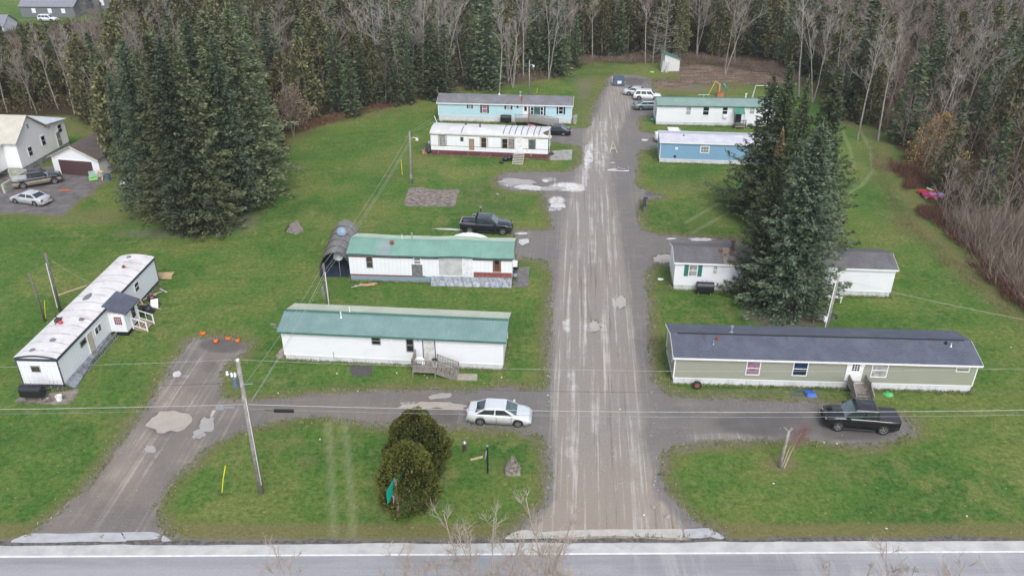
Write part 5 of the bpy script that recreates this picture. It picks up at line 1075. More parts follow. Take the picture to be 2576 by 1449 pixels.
mb = MB(); mb.lathe([(.1, 0), (.12, .1), (.06, .16), (0, .18)], 10, M=Matrix.Translation(ppt(pA, hA) - pA[1])); mb.build('pole_cap', M_trim, pA[0])
mb = MB(); mb.tube([ppt(pA, .8) - pA[1] + Vector((.16, -.12, 0)), ppt(pA, hA - 2.8) - pA[1] + Vector((.12, -.1, 0))], .02, 5); mb.build('ground_wire', M_trim, pA[0])
def wire(p, q, sag, rad, m, label, group='overhead wires of the utility poles', n=24):
    rad *= .75
    p = Vector(p); q = Vector(q); pts = [p.lerp(q, i / n) - Vector((0, 0, sag * 4 * (i / n) * (1 - i / n))) for i in range(n + 1)]
    mb = MB(); mb.tube([a - p for a in pts], rad, 5, cap=False); o = mb.build('overhead_wire', m); o.location = p; tag(o, label, 'wire', group); return o
zs = [hA + .1, HT(963, pA[1]), HT(1017, pA[1]), HT(1028, pA[1])]
LB = [('topmost thin wire', 9.6, .011, M_wire, .8), ('second wire below the transformer', zs[1] - .35, .016, M_wired, .7), ('thick pale third cable', zs[2] - .3, .024, M_wire, .55), ('lowest dark cable', zs[3] - .45, .016, M_grey, .6)]
for k, (lb, zr_, rad, m_, sg) in enumerate(LB):
    p = ppt(pA, zs[k]); 
    wire(p, (p.x - 52, p.y + .5, zs[k] - .25), sg * .9, rad, m_, lb + ' running left from the near pole', 'roadside wires left of the near pole')
    wire(p, (p.x + 62, p.y + 0.3, zs[k] - .35), sg, rad, m_, lb + ' running right from the near pole', 'roadside wires right of the near pole')
mb = MB(); p = ppt(pA, zs[3]); mb.bar((0, 0, 0), (1.25, 0, -.02), .10, .22); mb.bar((-.6, 0, .05), (0, 0, 0), .03, .03); o = mb.build('splice_case', M_black); o.location = p + Vector((1.75, 0, -.16)); tag(o, 'black splice case hanging on the lowest cable right of the near pole', 'splice case')
mb = MB(); p = ppt(pA, zs[2]); mb.bar((0, 0, 0), (.5, 0, 0), .2, .25); mb.bar((.5, 0, 0), (1.2, 0, 0.02), .08, .09); o = mb.build('amplifier_box', M_steel); o.location = p + Vector((-1.9, 0, -.25)); tag(o, 'grey amplifier box hanging on the third cable left of the near pole', 'cable box')
for z1, z2, rad, lb in ((zs[1], pM[2] - .1, .014, 'left'), (zs[2] + .1, pM[2] - .9, .022, 'middle'), (zs[2], pM[2] - 1.3, .012, 'right')):
    wire(ppt(pA, z1) + Vector((.3, .2, 0)), ppt(pM, z2), .35, rad, M_wire, lb + ' of the three slanting wires from the near pole to the dark pole', 'wires from the near pole to the dark pole')
for z1, z2, lb in ((pM[2] - .1, pC[2] - .3, 'upper'), (pM[2] - .8, pC[2] - 1.2, 'middle'), (pM[2] - 1.2, pC[2] - 1.5, 'lower')): wire(ppt(pM, z1), ppt(pC, z2), .5, .014, M_wire, lb + ' wire between the dark pole and the pole with the street lamp', 'wires between the dark pole and the lamp pole')
wire(ppt(pC, pC[2] - .1), H4.place((-.3, 4.4, 4.3)), .15, .012, M_wire, 'short wire from the lamp pole to the run-down home')
wire(ppt(pC, pC[2] - .3), ppt(pF, pF[2] - .5), .7, .012, M_wire, 'long wire from the lamp pole past the sky blue home')
wire(ppt(pF, pF[2] - .5), (ppt(pF, 5).x - 22, ppt(pF, 5).y + 4, 4.5), .5, .014, M_wire, 'wire leaving the pole behind the sky blue home to the left')
wire(ppt(pR, pR[2] - .3), (ppt(pR, 5).x + 35, ppt(pR, 5).y - 12, 5), .8, .016, M_wire, 'wire from the grey pole behind the sage home out to the right')
wire(ppt(pR, pR[2] - .3), H8.place((3, -.3, 3.0)), .3, .010, M_wire, 'thin wire from the grey pole to the home with green shutters')
wire(ppt(pL, pL[2] - .3), H9.place((12, 2.9, 3.1)), .3, .010, M_wire, 'thin wire from the taller dark pole to the end-on home')
wire(ppt(pM, pM[2] - .4), H3.place((.1, -.1, 2.2)), .2, .010, M_wired, 'short dark wire from the dark pole to the sagging teal-roofed home')

# ---------------- signs, posts, stones, toys, junk ----------------
def thing1(name, mb, mats, loc, label, cat, rz=0, group=None, smooth=False, z=.0):
    o = mb.build(name, mats, smooth=smooth); g = loc if isinstance(loc, Vector) else G(*loc); o.location = (g.x, g.y, z); o.rotation_euler = (0, 0, math.radians(rz)); return tag(o, label, cat, group)
def text(s_, size, m, parent, loc, rot, name='lettering', ext=.004):
    cu = bpy.data.curves.new(name, 'FONT'); cu.body = s_; cu.size = size; cu.extrude = ext; cu.align_x = 'CENTER'; cu.align_y = 'CENTER'
    o = bpy.data.objects.new(name, cu); COL.objects.link(o)
    bpy.context.view_layer.update(); dg = bpy.context.evaluated_depsgraph_get(); me = bpy.data.meshes.new_from_object(o.evaluated_get(dg)); bpy.data.objects.remove(o)
    o = bpy.data.objects.new(name, me); COL.objects.link(o); me.materials.clear(); me.materials.append(m); o.parent = parent; o.location = loc; o.rotation_euler = rot; return o
# green road sign, edge-on to the camera, facing left along the road
sg = empty('road_sign', G(1003,1297), math.radians(0), 'green road sign on a wooden post in front of the rounded cedar bushes', 'sign')
mb = MB(); mb.box(-.09, .09, -.09, .09, 0, 3.0); mb.build('post', flat('brown_post', (.27, .20, .13), .85), sg); mb = MB(); mb.box(-.09, .09, -.09, .09, 2.98, 3.05); mb.build('post_top', M_curt, sg)
a_s = math.radians(76)     # board direction in plan
ux, uy = math.cos(a_s), math.sin(a_s); nx_, ny_ = -uy, ux
def board(u0, u1, z0, z1, off, th=.02):
    mb = MB(); vs = []
    for o_ in (off, off + th):
        for u, z in ((u0, z0), (u1, z0), (u1, z1), (u0, z1)): vs.append((ux * u - uy * 0 + nx_ * o_, uy * u + ny_ * o_, z))
    mb.add(vs, [(0, 1, 2, 3), (7, 6, 5, 4), (0, 4, 5, 1), (1, 5, 6, 2), (2, 6, 7, 3), (3, 7, 4, 0)]); return mb
gb_ = board(-1.25, 1.25, 2.15, 3.15, .10).build('sign_board', flat('sign_green', (.0, .40, .30), .4, var=.05), sg)
bw = board(-1.21, 1.21, 2.19, 3.11, .122, .001); bw.build('sign_border', M_trim, gb_); board(-1.17, 1.17, 2.23, 3.07, .1235, .002).build('sign_face', MATS['sign_green'], gb_)
wb = board(-.38, .38, 1.35, 2.08, .10).build('sign_board', M_trim, sg); board(-.32, .32, 1.40, 1.9, .122, .001).build('sign_mark', flat('sign_blue', (.05, .07, .2), .5), wb); board(-.28, .28, 1.45, 1.86, .124, .002).build('sign_face', M_trim, wb)
# lettering blocks on the hidden-angle boards (rows of short strokes, as they read from here)
for z in (2.88, 2.42):
    mb = MB()
    R = random.Random(int(z * 100)); u = -1.0
    while u < .95:
        w_ = R.uniform(.07, .12); b2 = board(u, u + w_, z - .1, z + .1, .1265, .002); mb.add(b2.v, b2.f); u += w_ + (.05 if R.random() > .15 else .14)
    mb.build('lettering', M_trim, gb_)
# black post with a small white oval sign
sp = empty('sign_post', G(1227,1189), math.radians(4), 'thin black post with a small white oval sign, left of the standing stone', 'sign post'); mb = MB(); mb.box(-.06, .06, -.06, .06, 0, 2.35); mb.build('post', M_black, sp); mb = MB(); mb.box(-.07, .07, -.07, .07, 2.34, 2.42); mb.build('post_cap', M_steel, sp)
mb = MB(); mb.lathe([(0, 0), (.36, 0), (.36, .03), (0, .03)], 20, M=Matrix.Translation((-.085, 0, 1.6)) @ Matrix.Rotation(math.radians(-80), 4, 'Y') @ Matrix.Scale(1.25, 4, (1, 0, 0))); sb_ = mb.build('sign_disc', M_black, sp); mb = MB(); mb.lathe([(0, .03), (.3, .031), (.3, .036), (0, .036)], 20, M=Matrix.Translation((-.085, 0, 1.6)) @ Matrix.Rotation(math.radians(-80), 4, 'Y') @ Matrix.Scale(1.25, 4, (1, 0, 0))); mb.build('sign_face', M_trim, sb_)
# short brown pedestal, stick
pd = empty('garden_lantern', G(1169,1134), 0, 'short dark brown post lantern with pale dome cap on the grass right of the cedars', 'lantern'); mb = MB(); mb.lathe([(0, 0), (.17, 0), (.12, .12), (.12, .6), (.15, .66), (0, .67)], 12); mb.build('post', flat('dark_brown', (.07, .05, .04), .7), pd); mb = MB(); mb.lathe([(.16, .67), (.15, .8), (.06, .9), (0, .93)], 12); mb.build('cap', M_steel, pd)
mb = MB(); mb.bar((-.45, -.05, .05), (.45, .12, .08), .16, .08); thing1('log_piece', mb, M_pale, (1199,1155), 'short pale wooden stick lying on the grass beside the black sign post', 'stick', 8)
# standing stone with plinth
st = empty('standing_stone', G(1290,1190), 0, 'rough pointed standing stone on a low plinth near the lane corner', 'stone'); mb = MB(); mb.box(-.52, .52, -.28, .3, 0, .32); mb.build('plinth', flat('plinth_stone', (.30, .28, .25), .9, var=.2, bmp=.4), st)
mb = MB(); R = random.Random(4); vs = []; rings = 9; k = 11
for i in range(rings):
    f = i / (rings - 1); rr = (1 - f) ** .75
    for j in range(k): t = 2 * math.pi * j / k; q_ = 1 + R.uniform(-.16, .16); vs.append((math.cos(t) * .60 * (rr + .06) * q_, math.sin(t) * .34 * (rr + .08) * q_ + .04, .22 + 1.35 * f + R.uniform(-.04, .04)))
mb.add(vs, [(i * k + j, i * k + (j + 1) % k, (i + 1) * k + (j + 1) % k, (i + 1) * k + j) for i in range(rings - 1) for j in range(k)] + [tuple((rings - 1) * k + j for j in range(k))]); mb.build('boulder', M_rock, st)
# yellow guards and thin rods
def rod(px, top, label, m=M_yel, rad=.035, cat='marker'):
    b = G(*px); h = HT(top[1], b); dx = G(*top, 0).x * 0
    lo, hi = -2, 2
    for _ in range(30):
        mm = (lo + hi) / 2
        if PR(b.x + mm, b.y, h)[0] < top[0]: lo = mm
        else: hi = mm
    mb = MB(); mb.tube([(0, 0, -.05), (lo * .45, 0, h * .5), (lo, 0, h)], rad, 6); return thing1('marker_rod', mb, m, b, label, cat)
rod((558,1240), (567,1171), 'bright yellow guard rod leaning on the grass left of the near pole'); rod((115,800), (112,757), 'yellow guard rod beside the shorter dark pole'); rod((1012,440), (1009,402), 'yellow guard rod on the lawn left of the lamp pole'); rod((1364-26,1135), (1339,1108), 'thin white marker rod at the lane-side corner of the grass', M_curt, .015); rod((1205,1111), (1204,1086), 'thin white marker rod behind the black sign post', M_curt, .015); rod((1266,497), (1266,481), 'thin white stake on the lawn below the muddy spur', M_curt, .02); rod((1350,235), (1352,222), 'yellow guard rod behind the sky blue home')
# pumpkins
pk0 = None
for i, (px, lb) in enumerate((((511,842), 'leftmost orange pumpkin on the grass at the driveway end'), ((544,861), 'second orange pumpkin from the left, set nearest to the camera'), ((574,853), 'third orange pumpkin, broken and flattened'), ((599,860), 'rightmost orange pumpkin with a hole in its side'))):
    r = empty('pumpkin', G(*px), i * 1.3, lb, 'pumpkin', 'pumpkins at the driveway end'); mb = MB(); n = 20; prof = [(.02, .02), (.16, .0), (.24, .08), (.27, .2), (.23, .32), (.12, .38), (.03, .35)]
    vs = []
    sx_ = (1.25, 1.1, 1.3, 1.05)[i]; sz_ = (1.0, 1.05, .6, 1.0)[i]
    for rr, z in prof:
        for k in range(n): t = 2 * math.pi * k / n; q_ = rr * (1 + .06 * math.cos(8 * t)); vs.append((math.cos(t) * q_ * sx_ * .82, math.sin(t) * q_ * .82, z * sz_ * .82))
    mb.add(vs, [(a * n + k, a * n + (k + 1) % n, (a + 1) * n + (k + 1) % n, (a + 1) * n + k) for a in range(len(prof) - 1) for k in range(n)]); mb.build('flesh', M_orange, r, smooth=True); mb = MB(); mb.tube([(0, 0, .27 * sz_), (.03, 0, .37 * sz_)], .03, 6); mb.build('stem', flat('stem_green', (.12, .1, .04), .8), r)
    if i == 3: mb = MB(); mb.blob((.02, -.2, .2), .1, .08, .1, flat=False, amp=.1); mb.build('carved_hole', flat('pumpkin_inside', (.25, .05, .01), .8), r)
# oil tanks
def tank(loc, label, rz, L=1.7, R_=.42, H_=1.15):
    r = empty('oil_tank', loc if isinstance(loc, Vector) else G(*loc), rz, label, 'oil tank'); n = 20; mb = MB(); pts = []
    for j, (x, k) in enumerate(((-L / 2, .86), (-L / 2 + .05, 1), (L / 2 - .05, 1), (L / 2, .86))):
        for i in range(n):
            t = 2 * math.pi * i / n; z = math.sin(t) * R_; z += (H_ / 2 - R_) * (1 if z >= 0 else -1); pts.append((x, math.cos(t) * R_ * k, .22 + H_ / 2 + z * k))
    mb.add(pts, [(j * n + i, j * n + (i + 1) % n, (j + 1) * n + (i + 1) % n, (j + 1) * n + i) for j in range(3) for i in range(n)] + [tuple(range(n)), tuple(3 * n + i for i in range(n))]); mb.build('tank_body', flat('black_tank_paint', (.018, .019, .024), .38), r, smooth=False)
    mb = MB()
    for x in (-L * .35, L * .35):
        for y in (-.22, .22): mb.box(x - .04, x + .04, y - .04, y + .04, 0, .35)
    mb.build('tank_legs', M_grey, r); mb = MB()
    pass
    for x in (-.3, .1): mb = MB(); mb.tube([(x, 0, .2 + H_), (x, 0, .42 + H_)], .03, 6); mb.build('filler_pipe', M_grey, r)
    return r
tank((1771,741), 'black oil tank in front of the home with green shutters', H8.ang); tank((1273,311), 'black oil tank in front of the sky blue home', H5.ang, 1.7); tank((88,1004), 'black oil tank at the near end of the end-on white home', math.radians(-2), 1.75)
sheet('gravel_pad', pxpoly([(45,1000),(70,992),(168,982),(200,975),(190,1000),(165,1016),(90,1014),(40,1012)]), .006, flat('fibrous_gravel', (.26, .22, .19)), None, 0, .1, .3, seed=91)
sheet('gravel_pad', pxpoly([(883,920),(930,918),(934,940),(910,948),(884,942)]), .006, flat('dark_gravel', (.10, .095, .09), .95, var=.3, scale=8), None, 0, .12, .2, seed=92)
def slab(pts, label, z=.08, m=M_conc, name='concrete_slab'):
    P_ = pxpoly(pts); mb = MB(); mb.prism(P_, 'z', -.05, z); o = mb.build(name, m); return tag(o, label, 'slab')
slab([(1291,674),(1332,672),(1328,722),(1290,722)], 'dark concrete slab at the right end of the sagging teal-roofed home', .07, flat('dark_concrete', (.19, .18, .18), .9, var=.2)); slab([(1383,381),(1440,378),(1438,403),(1381,404)], 'pale concrete slab at the right end of the run-down home'); slab([(1438,291),(1453,290),(1449,313),(1436,313)], 'small grey slab at the right end of the sky blue home'); slab([(1152,941),(1201,942),(1200,958),(1148,956)], 'pale slab at the foot of the side stairs of the dark green roofed home', .06, flat('warm_slab', (.36, .32, .28), .9)); slab([(694,896),(712,872),(722,905),(702,902)], 'pinkish slab peeking out at the left end of the dark green roofed home', .05, flat('pink_slab', (.36, .28, .25), .9, var=.2))
# tyre, sled, lid and other small things by the sage home
r = empty('spare_wheel', G(1753,980), H2.ang, 'old wheel with rusty rim leaning against the white skirting of the sage home', 'wheel'); Mx = Matrix.Translation((0, .12, .36)) @ Matrix.Rotation(math.radians(80), 4, 'X'); mb = MB(); mb.lathe([(.2, -.1), (.34, -.11), (.37, -.05), (.37, .05), (.34, .11), (.2, .1)], 24, M=Mx); mb.build('tyre', M_rub, r, smooth=True); mb = MB(); mb.lathe([(0, .06), (.1, .06), (.12, .09), (.2, .08), (.24, .1)], 20, M=Mx); mb.build('rim', M_rust, r)
mb = MB(); mb.add([(-.1, -.35, .02), (.75, -.45, .02), (.62, .25, .25), (-.2, .3, .3), (0, -.2, .3), (.6, -.25, .3)], [(0, 1, 5, 4), (4, 5, 2, 3), (0, 4, 3), (1, 2, 5)]); mb.bar((-1.2, .2, .25), (-.1, .25, .28), .03, .03); mb.bar((-1.2, -.2, .08), (-.1, -.15, .1), .03, .03); mb.bar((-1.2, .2, .25), (-1.2, -.2, .08), .03, .03); thing1('sled', mb, M_blue, (2029,993), 'bright blue plastic sled with a tow frame by the skirting of the sage home', 'sled')
mb = MB(); mb.lathe([(0, .12), (.25, .1), (.38, .02), (.40, 0)], 16); thing1('lid', mb, M_green, (2234,991), 'round light green lid on the grass by the sage home', 'lid', smooth=True)
mb = MB(); mb.add([(-.3, -.18, .03), (.05, -.22, .03), (.28, -.12, .05), (.3, .16, .03), (-.25, .2, .06), (0, 0, .12)], [(0, 1, 5), (1, 2, 5), (2, 3, 5), (3, 4, 5), (4, 0, 5)]); thing1('styrofoam_sheet', mb, M_trim, (1662,703), 'crumpled white sheet on the grass left of the home with green shutters', 'litter')
# barbecues by the teal home
for i, (px, lb, c) in enumerate((((1298,692), 'round black kettle grill at the right end of the sagging teal-roofed home', M_black), ((1296,712), 'round steel kettle grill in front of the black one', M_grey))):
    r = empty('kettle_grill', G(*px), 0, lb, 'grill'); mb = MB(); mb.lathe([(0, .62), (.2, .66), (.29, .82), (.3, .86), (.26, 1.0), (.12, 1.08), (0, 1.1)], 16); mb.build('kettle', c, r, smooth=True); mb = MB()
    for k in range(3): t = k * 2.1; mb.tube([(math.cos(t) * .12, math.sin(t) * .12, .68), (math.cos(t) * .33, math.sin(t) * .33, 0)], .015, 5)
    mb.build('grill_legs', M_steel, r); mb = MB(); mb.box(-.04, .04, -.01, .01, 1.1, 1.16); mb.build('handle', M_black, r)
# junk by H4
def bag(px, label, s_=1.0, m=M_black, seed=0): mb = MB(); mb.blob((0, 0, .28 * s_), .42 * s_, .36 * s_, .34 * s_, seed=seed, n=9, amp=.22); return thing1('rubbish_bag', mb, m, px, label, 'bag', smooth=False)
bag((1272,406), 'black rubbish bag left of the pale stairs', 1.1, seed=1); bag((1281,404), 'bulging black rubbish bag against the pale stairs', 1.2, seed=2); bag((1262,412), 'small flattened black bag farther out on the grass', .7, seed=3); bag((1387,391), 'dark bag on the pale slab corner', .8, seed=4, m=M_wired)
def bin_(px, label, m, h=.8, w_=.3, lid=None):
    r = empty('bin', G(*px), .2, label, 'bin'); mb = MB(); mb.lathe([(0, 0), (w_ * .8, 0), (w_, h), (w_ * .9, h), (w_ * .75, .1)], 14); mb.build('barrel', m, r)
    if lid: mb = MB(); mb.lathe([(w_ * 1.08, h), (w_ * 1.05, h + .06), (w_ * .4, h + .12), (0, h + .13)], 14); mb.build('lid', lid, r)
    return r
bin_((1286,396), 'blue-lidded white barrel beside the stairs of the run-down home', M_curt, lid=M_blue); bin_((1278,394), 'blue bin left of the white barrel', M_blue); bin_((150,1006), 'white bucket in front of the end-on white home', M_trim, .42, .26)
r = empty('stroller', G(1300,385), .4, 'black stroller standing at the top of the pale stairs', 'stroller'); mb = MB(); mb.blob((0, 0, 1.55), .3, .26, .3, seed=6, flat=False); mb.blob((0, -.1, 1.15), .28, .3, .2, seed=7, flat=False); mb.build('seat', M_black, r); mb = MB()
for s_ in (-.25, .25): mb.tube([(s_, .2, 1.6), (s_, -.3, .95)], .02, 5)
mb.build('stroller_frame', M_steel, r)
r = empty('cardboard_box', G(1069,386), .3, 'open cardboard box of red and blue things left of the run-down home', 'box'); mb = MB(); mb.box(-.45, .45, -.35, .35, 0, .6); mb.build('carton', flat('cardboard', (.42, .25, .14), .85), r); mb = MB(); mb.blob((-.2, 0, .65), .2, .2, .15, seed=2); mb.build('blue_contents', M_blue, r); mb = MB(); mb.blob((.15, 0, .65), .25, .2, .12, seed=3); mb.build('red_contents', M_red, r)
r = empty('tarp_pile', G(1080,386), 0, 'heap under dark and pale tarpaulin at the left end of the run-down home', 'pile'); mb = MB(); mb.blob((0, 0, .6), .55, .8, .8, seed=11, n=10, amp=.2); mb.build('dark_tarpaulin', M_wired, r); mb = MB(); mb.blob((.1, .6, 1.1), .45, .5, .55, seed=12, n=9, amp=.2); mb.build('pale_tarpaulin', flat('pale_tarp', (.38, .42, .42), .5), r)
mb = MB(); mb.blob((0, 0, .12), .25, .25, .16, seed=5); thing1('plastic_drum', mb, M_grey, (1203,316), 'small grey box by the skirting of the sky blue home', 'box')
mb = MB(); mb.add([(-.6, -.2, .02), (.5, -.35, .05), (.6, .3, .25), (-.4, .35, .3)], [(0, 1, 2, 3)]); thing1('blanket', mb, M_pink, (1337,318), 'pink blanket lying by the ramp of the sky blue home', 'blanket')
# planks
def planks(px, specs, label, m, cat='planks', name='plank_pile', rz=0):
    mb = MB()
    for (a, b_, wd) in specs: mb.bar(a, b_, wd, .04)
    return thing1(name, mb, m, px, label, cat, rz)
planks((915,720), [((-1.2, -.3, .03), (1.0, .5, .1), .14), ((-.9, .0, .06), (1.1, -.0, .14), .2)], 'long grey planks crossed on the grass before the blue skirting', flat('grey_plank', (.42, .36, .31), .85)); planks((925,718), [((-.8, .05, .12), (.6, -.15, .18), .2), ((-.2, -.3, .1), (.9, .15, .16), .2)], 'two short orange boards on top of the grey planks', flat('orange_board', (.58, .30, .15), .8), name='board_pair')
planks((183,731), [((-.95, -1.0, .04), (.95, 1.0, .04), .2)], 'single pale plank on the lawn left of the end-on white home', M_pale, 'plank', 'plank'); planks((415,694), [((-.9, 0, .12), (.8, .1, .12), 1.0), ((-.6, -.5, .06), (.9, -.6, .06), .4)], 'pale plywood sheets at the far end of the end-on white home', flat('plywood', (.50, .36, .20), .8), 'plywood', 'plywood_sheet')
planks((1945-12,181), [((-3, 0, .3), (3.2, -1.2, .3), .35)], 'felled log lying at the edge of the cleared brown patch', flat('log_bark', (.34, .26, .19), .9), 'log', 'log'); planks((1918,186), [((-2, 0, .2), (2.6, -.6, .2), .25)], 'thinner log in front of the felled log', flat('log_bark', (.34, .26, .19)), 'log', 'log')
planks((1944,822-2), [((-.5, .1, .04), (.4, -.1, .04), .07)], 'thin pale stick on the brown needles under the spruces', M_pale, 'stick', 'stick')
mb = MB(); mb.box(-.7, .7, -.15, .15, .4, .45); mb.box(-.6, -.5, -.12, .12, 0, .4); mb.box(.5, .6, -.12, .12, 0, .4); thing1('bench', mb, M_wood, (2060,812), 'low grey bench under the spruces', 'bench')
# ladder along the end-on home
ld = empty('ladder', H9.place((2.4, -.35, 0)), H9.ang, 'aluminium ladder lying against the foot of the end-on white home', 'ladder'); mb = MB()
for z in (.05, .45): mb.bar((0, -.15 + (.45 - z) * -.3, z), (6.0, -.15 + (.45 - z) * -.3, z), .04, .07)
mb.build('rails', M_steel, ld); mb = MB()
for i in range(17): mb.bar((.2 + i * .35, -.27, .05), (.2 + i * .35, -.15, .45), .03, .03)
mb.build('rungs', M_steel, ld)
mb = MB(); mb.add([(0, -.02, .5), (7.8, -.02, .55), (7.8, -.25, .05), (4, -.4, .03), (0, -.8, .02)], [(0, 1, 2, 3, 4)]); o = mb.build('plastic_skirt', flat('grey_plastic_sheet', (.25, .27, .3), .3, var=.3, scale=2)); o.parent = H9.root
bag(H9.place((12.2, -1.4, 0)), 'dark round rubbish bag by the stairs of the end-on home', 1.4, seed=21); bag(H9.place((14.6, -.7, 0)), 'dark maroon bag in the heap behind the entry porch', 1.0, flat('maroon_bag', (.08, .02, .03), .5), 22)
mb = MB(); R = random.Random(31)
for i in range(16):
    a = R.uniform(0, 3.14); c = Vector((R.uniform(-.6, .6), R.uniform(-2.2, 2.2), .15 + R.random() * .35)); d_ = Vector((math.cos(a), math.sin(a), R.uniform(-.3, .3))) * R.uniform(.3, .9); mb.bar(c - d_, c + d_, R.uniform(.08, .4), .05, m=i % 3)
thing1('rubbish_heap', mb, [flat('tan_junk', (.38, .30, .2), .8), flat('grey_junk', (.4, .4, .38), .8), flat('dark_junk', (.08, .07, .06), .8)], H9.place((13.6, -1.0, 0)), 'long heap of boards and clutter along the entry side of the end-on home', 'heap')
mb = MB(); mb.add([(-.3, -.5, .0), (.3, -.3, .0), (.3, .1, .9), (-.3, -.1, .9)], [(0, 1, 2, 3)]); mb.bar((-.3, -.5, 0), (-.3, -.1, .9), .05, .05); thing1('white_board', mb, M_trim, H9.place((13.3, -1.7, 0)), 'white board propped on the clutter heap', 'board')
mb = MB()
for s_ in (-.3, 0, .3): mb.tube([(s_ - .15, 0, 0), (s_ - .15, .05, 1.0), (s_ + .15, .05, 1.0), (s_ + .15, 0, 0)], .015, 5)
thing1('wire_cage', mb, M_steel, (146,985), 'bent wire plant cage against the near end of the end-on home', 'wire cage')
# small A-frame shelter on the lawn
af = empty('dog_house', G(740,582), math.radians(-28), 'small A-frame shelter with weathered shingle roof on the left lawn', 'dog house'); mb = MB(); mb.prism([(-.75, 0), (.75, 0), (0, .95)], 'y', -.6, .6); mb.build('shelter_body', M_wood, af); mb = MB()
for s_ in (-1, 1): mb.add([(s_ * .85, -.7, 0), (s_ * .85, .7, 0), (0, .7, 1.08), (0, -.7, 1.08), (s_ * .85, -.7, -.06 + .02), (s_ * .85, .7, -.04), (0, .7, 1.01), (0, -.7, 1.01)], [(0, 1, 2, 3), (7, 6, 5, 4), (0, 4, 5, 1), (2, 6, 7, 3)])
mb.build('shelter_roof', flat('weathered_shingle', (.24, .21, .20), .9, var=.25, scale=6), af)
# satellite dishes by the shelter
for px, zz, lb, m in (((872,600), 2.9, 'blue-grey satellite dish on a post behind the hoop shelter', flat('bluegrey_dish', (.22, .30, .38), .5)), ((863,645), 2.2, 'dark satellite dish between the hoop shelter and the teal-roofed home', M_grey)):
    r = empty('satellite_dish', G(*(px[0] - 6, px[1] + 50)), 0, lb, 'satellite dish'); mb = MB(); mb.tube([(0, 0, 0), (0, 0, zz)], .04, 6); mb.build('mast', M_steel, r); mb = MB(); mb.lathe([(0, 0), (.25, .04), (.42, .13), (.5, .2)], 18, M=Matrix.Translation((0, -.1, zz + .2)) @ Matrix.Rotation(math.radians(40 if m != M_grey else 85), 4, 'X') @ Matrix.Rotation(.3, 4, 'Y')); mb.build('reflector', m, r, smooth=True)
# dumpster
dm = empty('dumpster', G(1556,215), math.radians(-1), 'blue-grey dumpster with a white notice at the end of the lane', 'dumpster'); mb = MB(); mb.prism([(-1.0, .15), (.85, .15), (.95, 1.5), (-1.05, 1.15), (-1.05, .9)], 'x', -.95, .95); mb.build('container', flat('dumpster_blue', (.09, .13, .19), .6, var=.15), dm)
mb = MB(); mb.add([(-1.0, -1.08, 1.17), (1.0, -1.08, 1.17), (1.0, .98, 1.53), (-1.0, .98, 1.53), (-1.0, -1.08, 1.22), (1.0, -1.08, 1.22), (1.0, .98, 1.58), (-1.0, .98, 1.58)], [(0, 1, 2, 3), (7, 6, 5, 4), (0, 4, 5, 1), (1, 5, 6, 2), (2, 6, 7, 3), (3, 7, 4, 0)]); mb.build('lid', flat('dumpster_lid', (.06, .09, .14), .5), dm)
mb = MB(); mb.box(-.35, .38, -1.09, -1.06, .55, 1.05); mb.build('notice', M_trim, dm); mb = MB(); mb.box(-1.15, -.96, -.9, -.3, .6, .85); mb.box(.96, 1.15, -.9, -.3, .6, .85); mb.build('lifting_pocket', M_grey, dm)
# mailbox rack by the lane
mr = empty('mailbox_rack', G(1621,527), math.radians(78), 'rack of black mailboxes on posts at the right edge of the lane', 'mailboxes'); mb = MB(); mb.box(-1.3, 1.3, -.04, .04, .85, .95); mb.box(-1.0, -.9, -.05, .05, 0, .9); mb.box(.9, 1.0, -.05, .05, 0, .9); mb.box(-1.2, -1.12, -.25, -.2, 0, 1.8); mb.build('rack', M_grey, mr)
for i in range(8):
    x = -1.15 + i * .31; mb = MB(); pts = [(x + .12 * math.cos(t), 1.08 + .12 * math.sin(t)) for t in [math.pi * k / 6 for k in range(7)]]; mb.prism([(x + .12, .96)] + pts + [(x - .12, .96)], 'y', -.24, .24); mb.build('mailbox', M_black, mr)
# white tube frames lying on the lane
def frame_thing(px, pts, label, rad=.05, m=M_trim, name='swing_frame', rz=0): 
    mb = MB()
    for p in pts: mb.tube(p, rad, 6)
    return thing1(name, mb, m, px, label, 'frame', rz)
M_crpl = flat('cream_pipe', (.62, .62, .45), .6)
frame_thing((1543,385), [[(-.45, 0, .05), (0, 1.5, 1.3), (.55, 0, .05)], [(-.3, .5, .5), (.2, .55, .5)]], 'cream A-shaped pipe frame standing on the lane', m=M_crpl); frame_thing((1539,408), [[(-.3, -.1, .05), (.3, .0, .05)], [(0, 0, .05), (.1, 1.0, .1)], [(-.4, .9, .05), (.3, 1.0, .05)], [(-.4, -.5, .04), (.4, -.45, .04)]], 'small pale pipe bracket lying on the lane', .045, M_curt)
frame_thing((1541,430), [[(-.7, 0, .06), (.7, -.1, .06)], [(-.7, 0, .06), (-.5, 1.0, .3)], [(.7, -.1, .06), (.75, .9, .3)], [(-.55, .2, .1), (.6, .3, .1)]], 'left of the two pale pipe frames lying on the lane', .045, M_steel); frame_thing((1568,431), [[(-.7, 0, .06), (.75, -.1, .06)], [(-.7, 0, .06), (-.6, 1.0, .3)], [(.75, -.1, .06), (.75, .9, .3)], [(-.6, .8, .2), (.7, .15, .1)]], 'right of the two pale pipe frames lying on the lane', .045, M_steel)
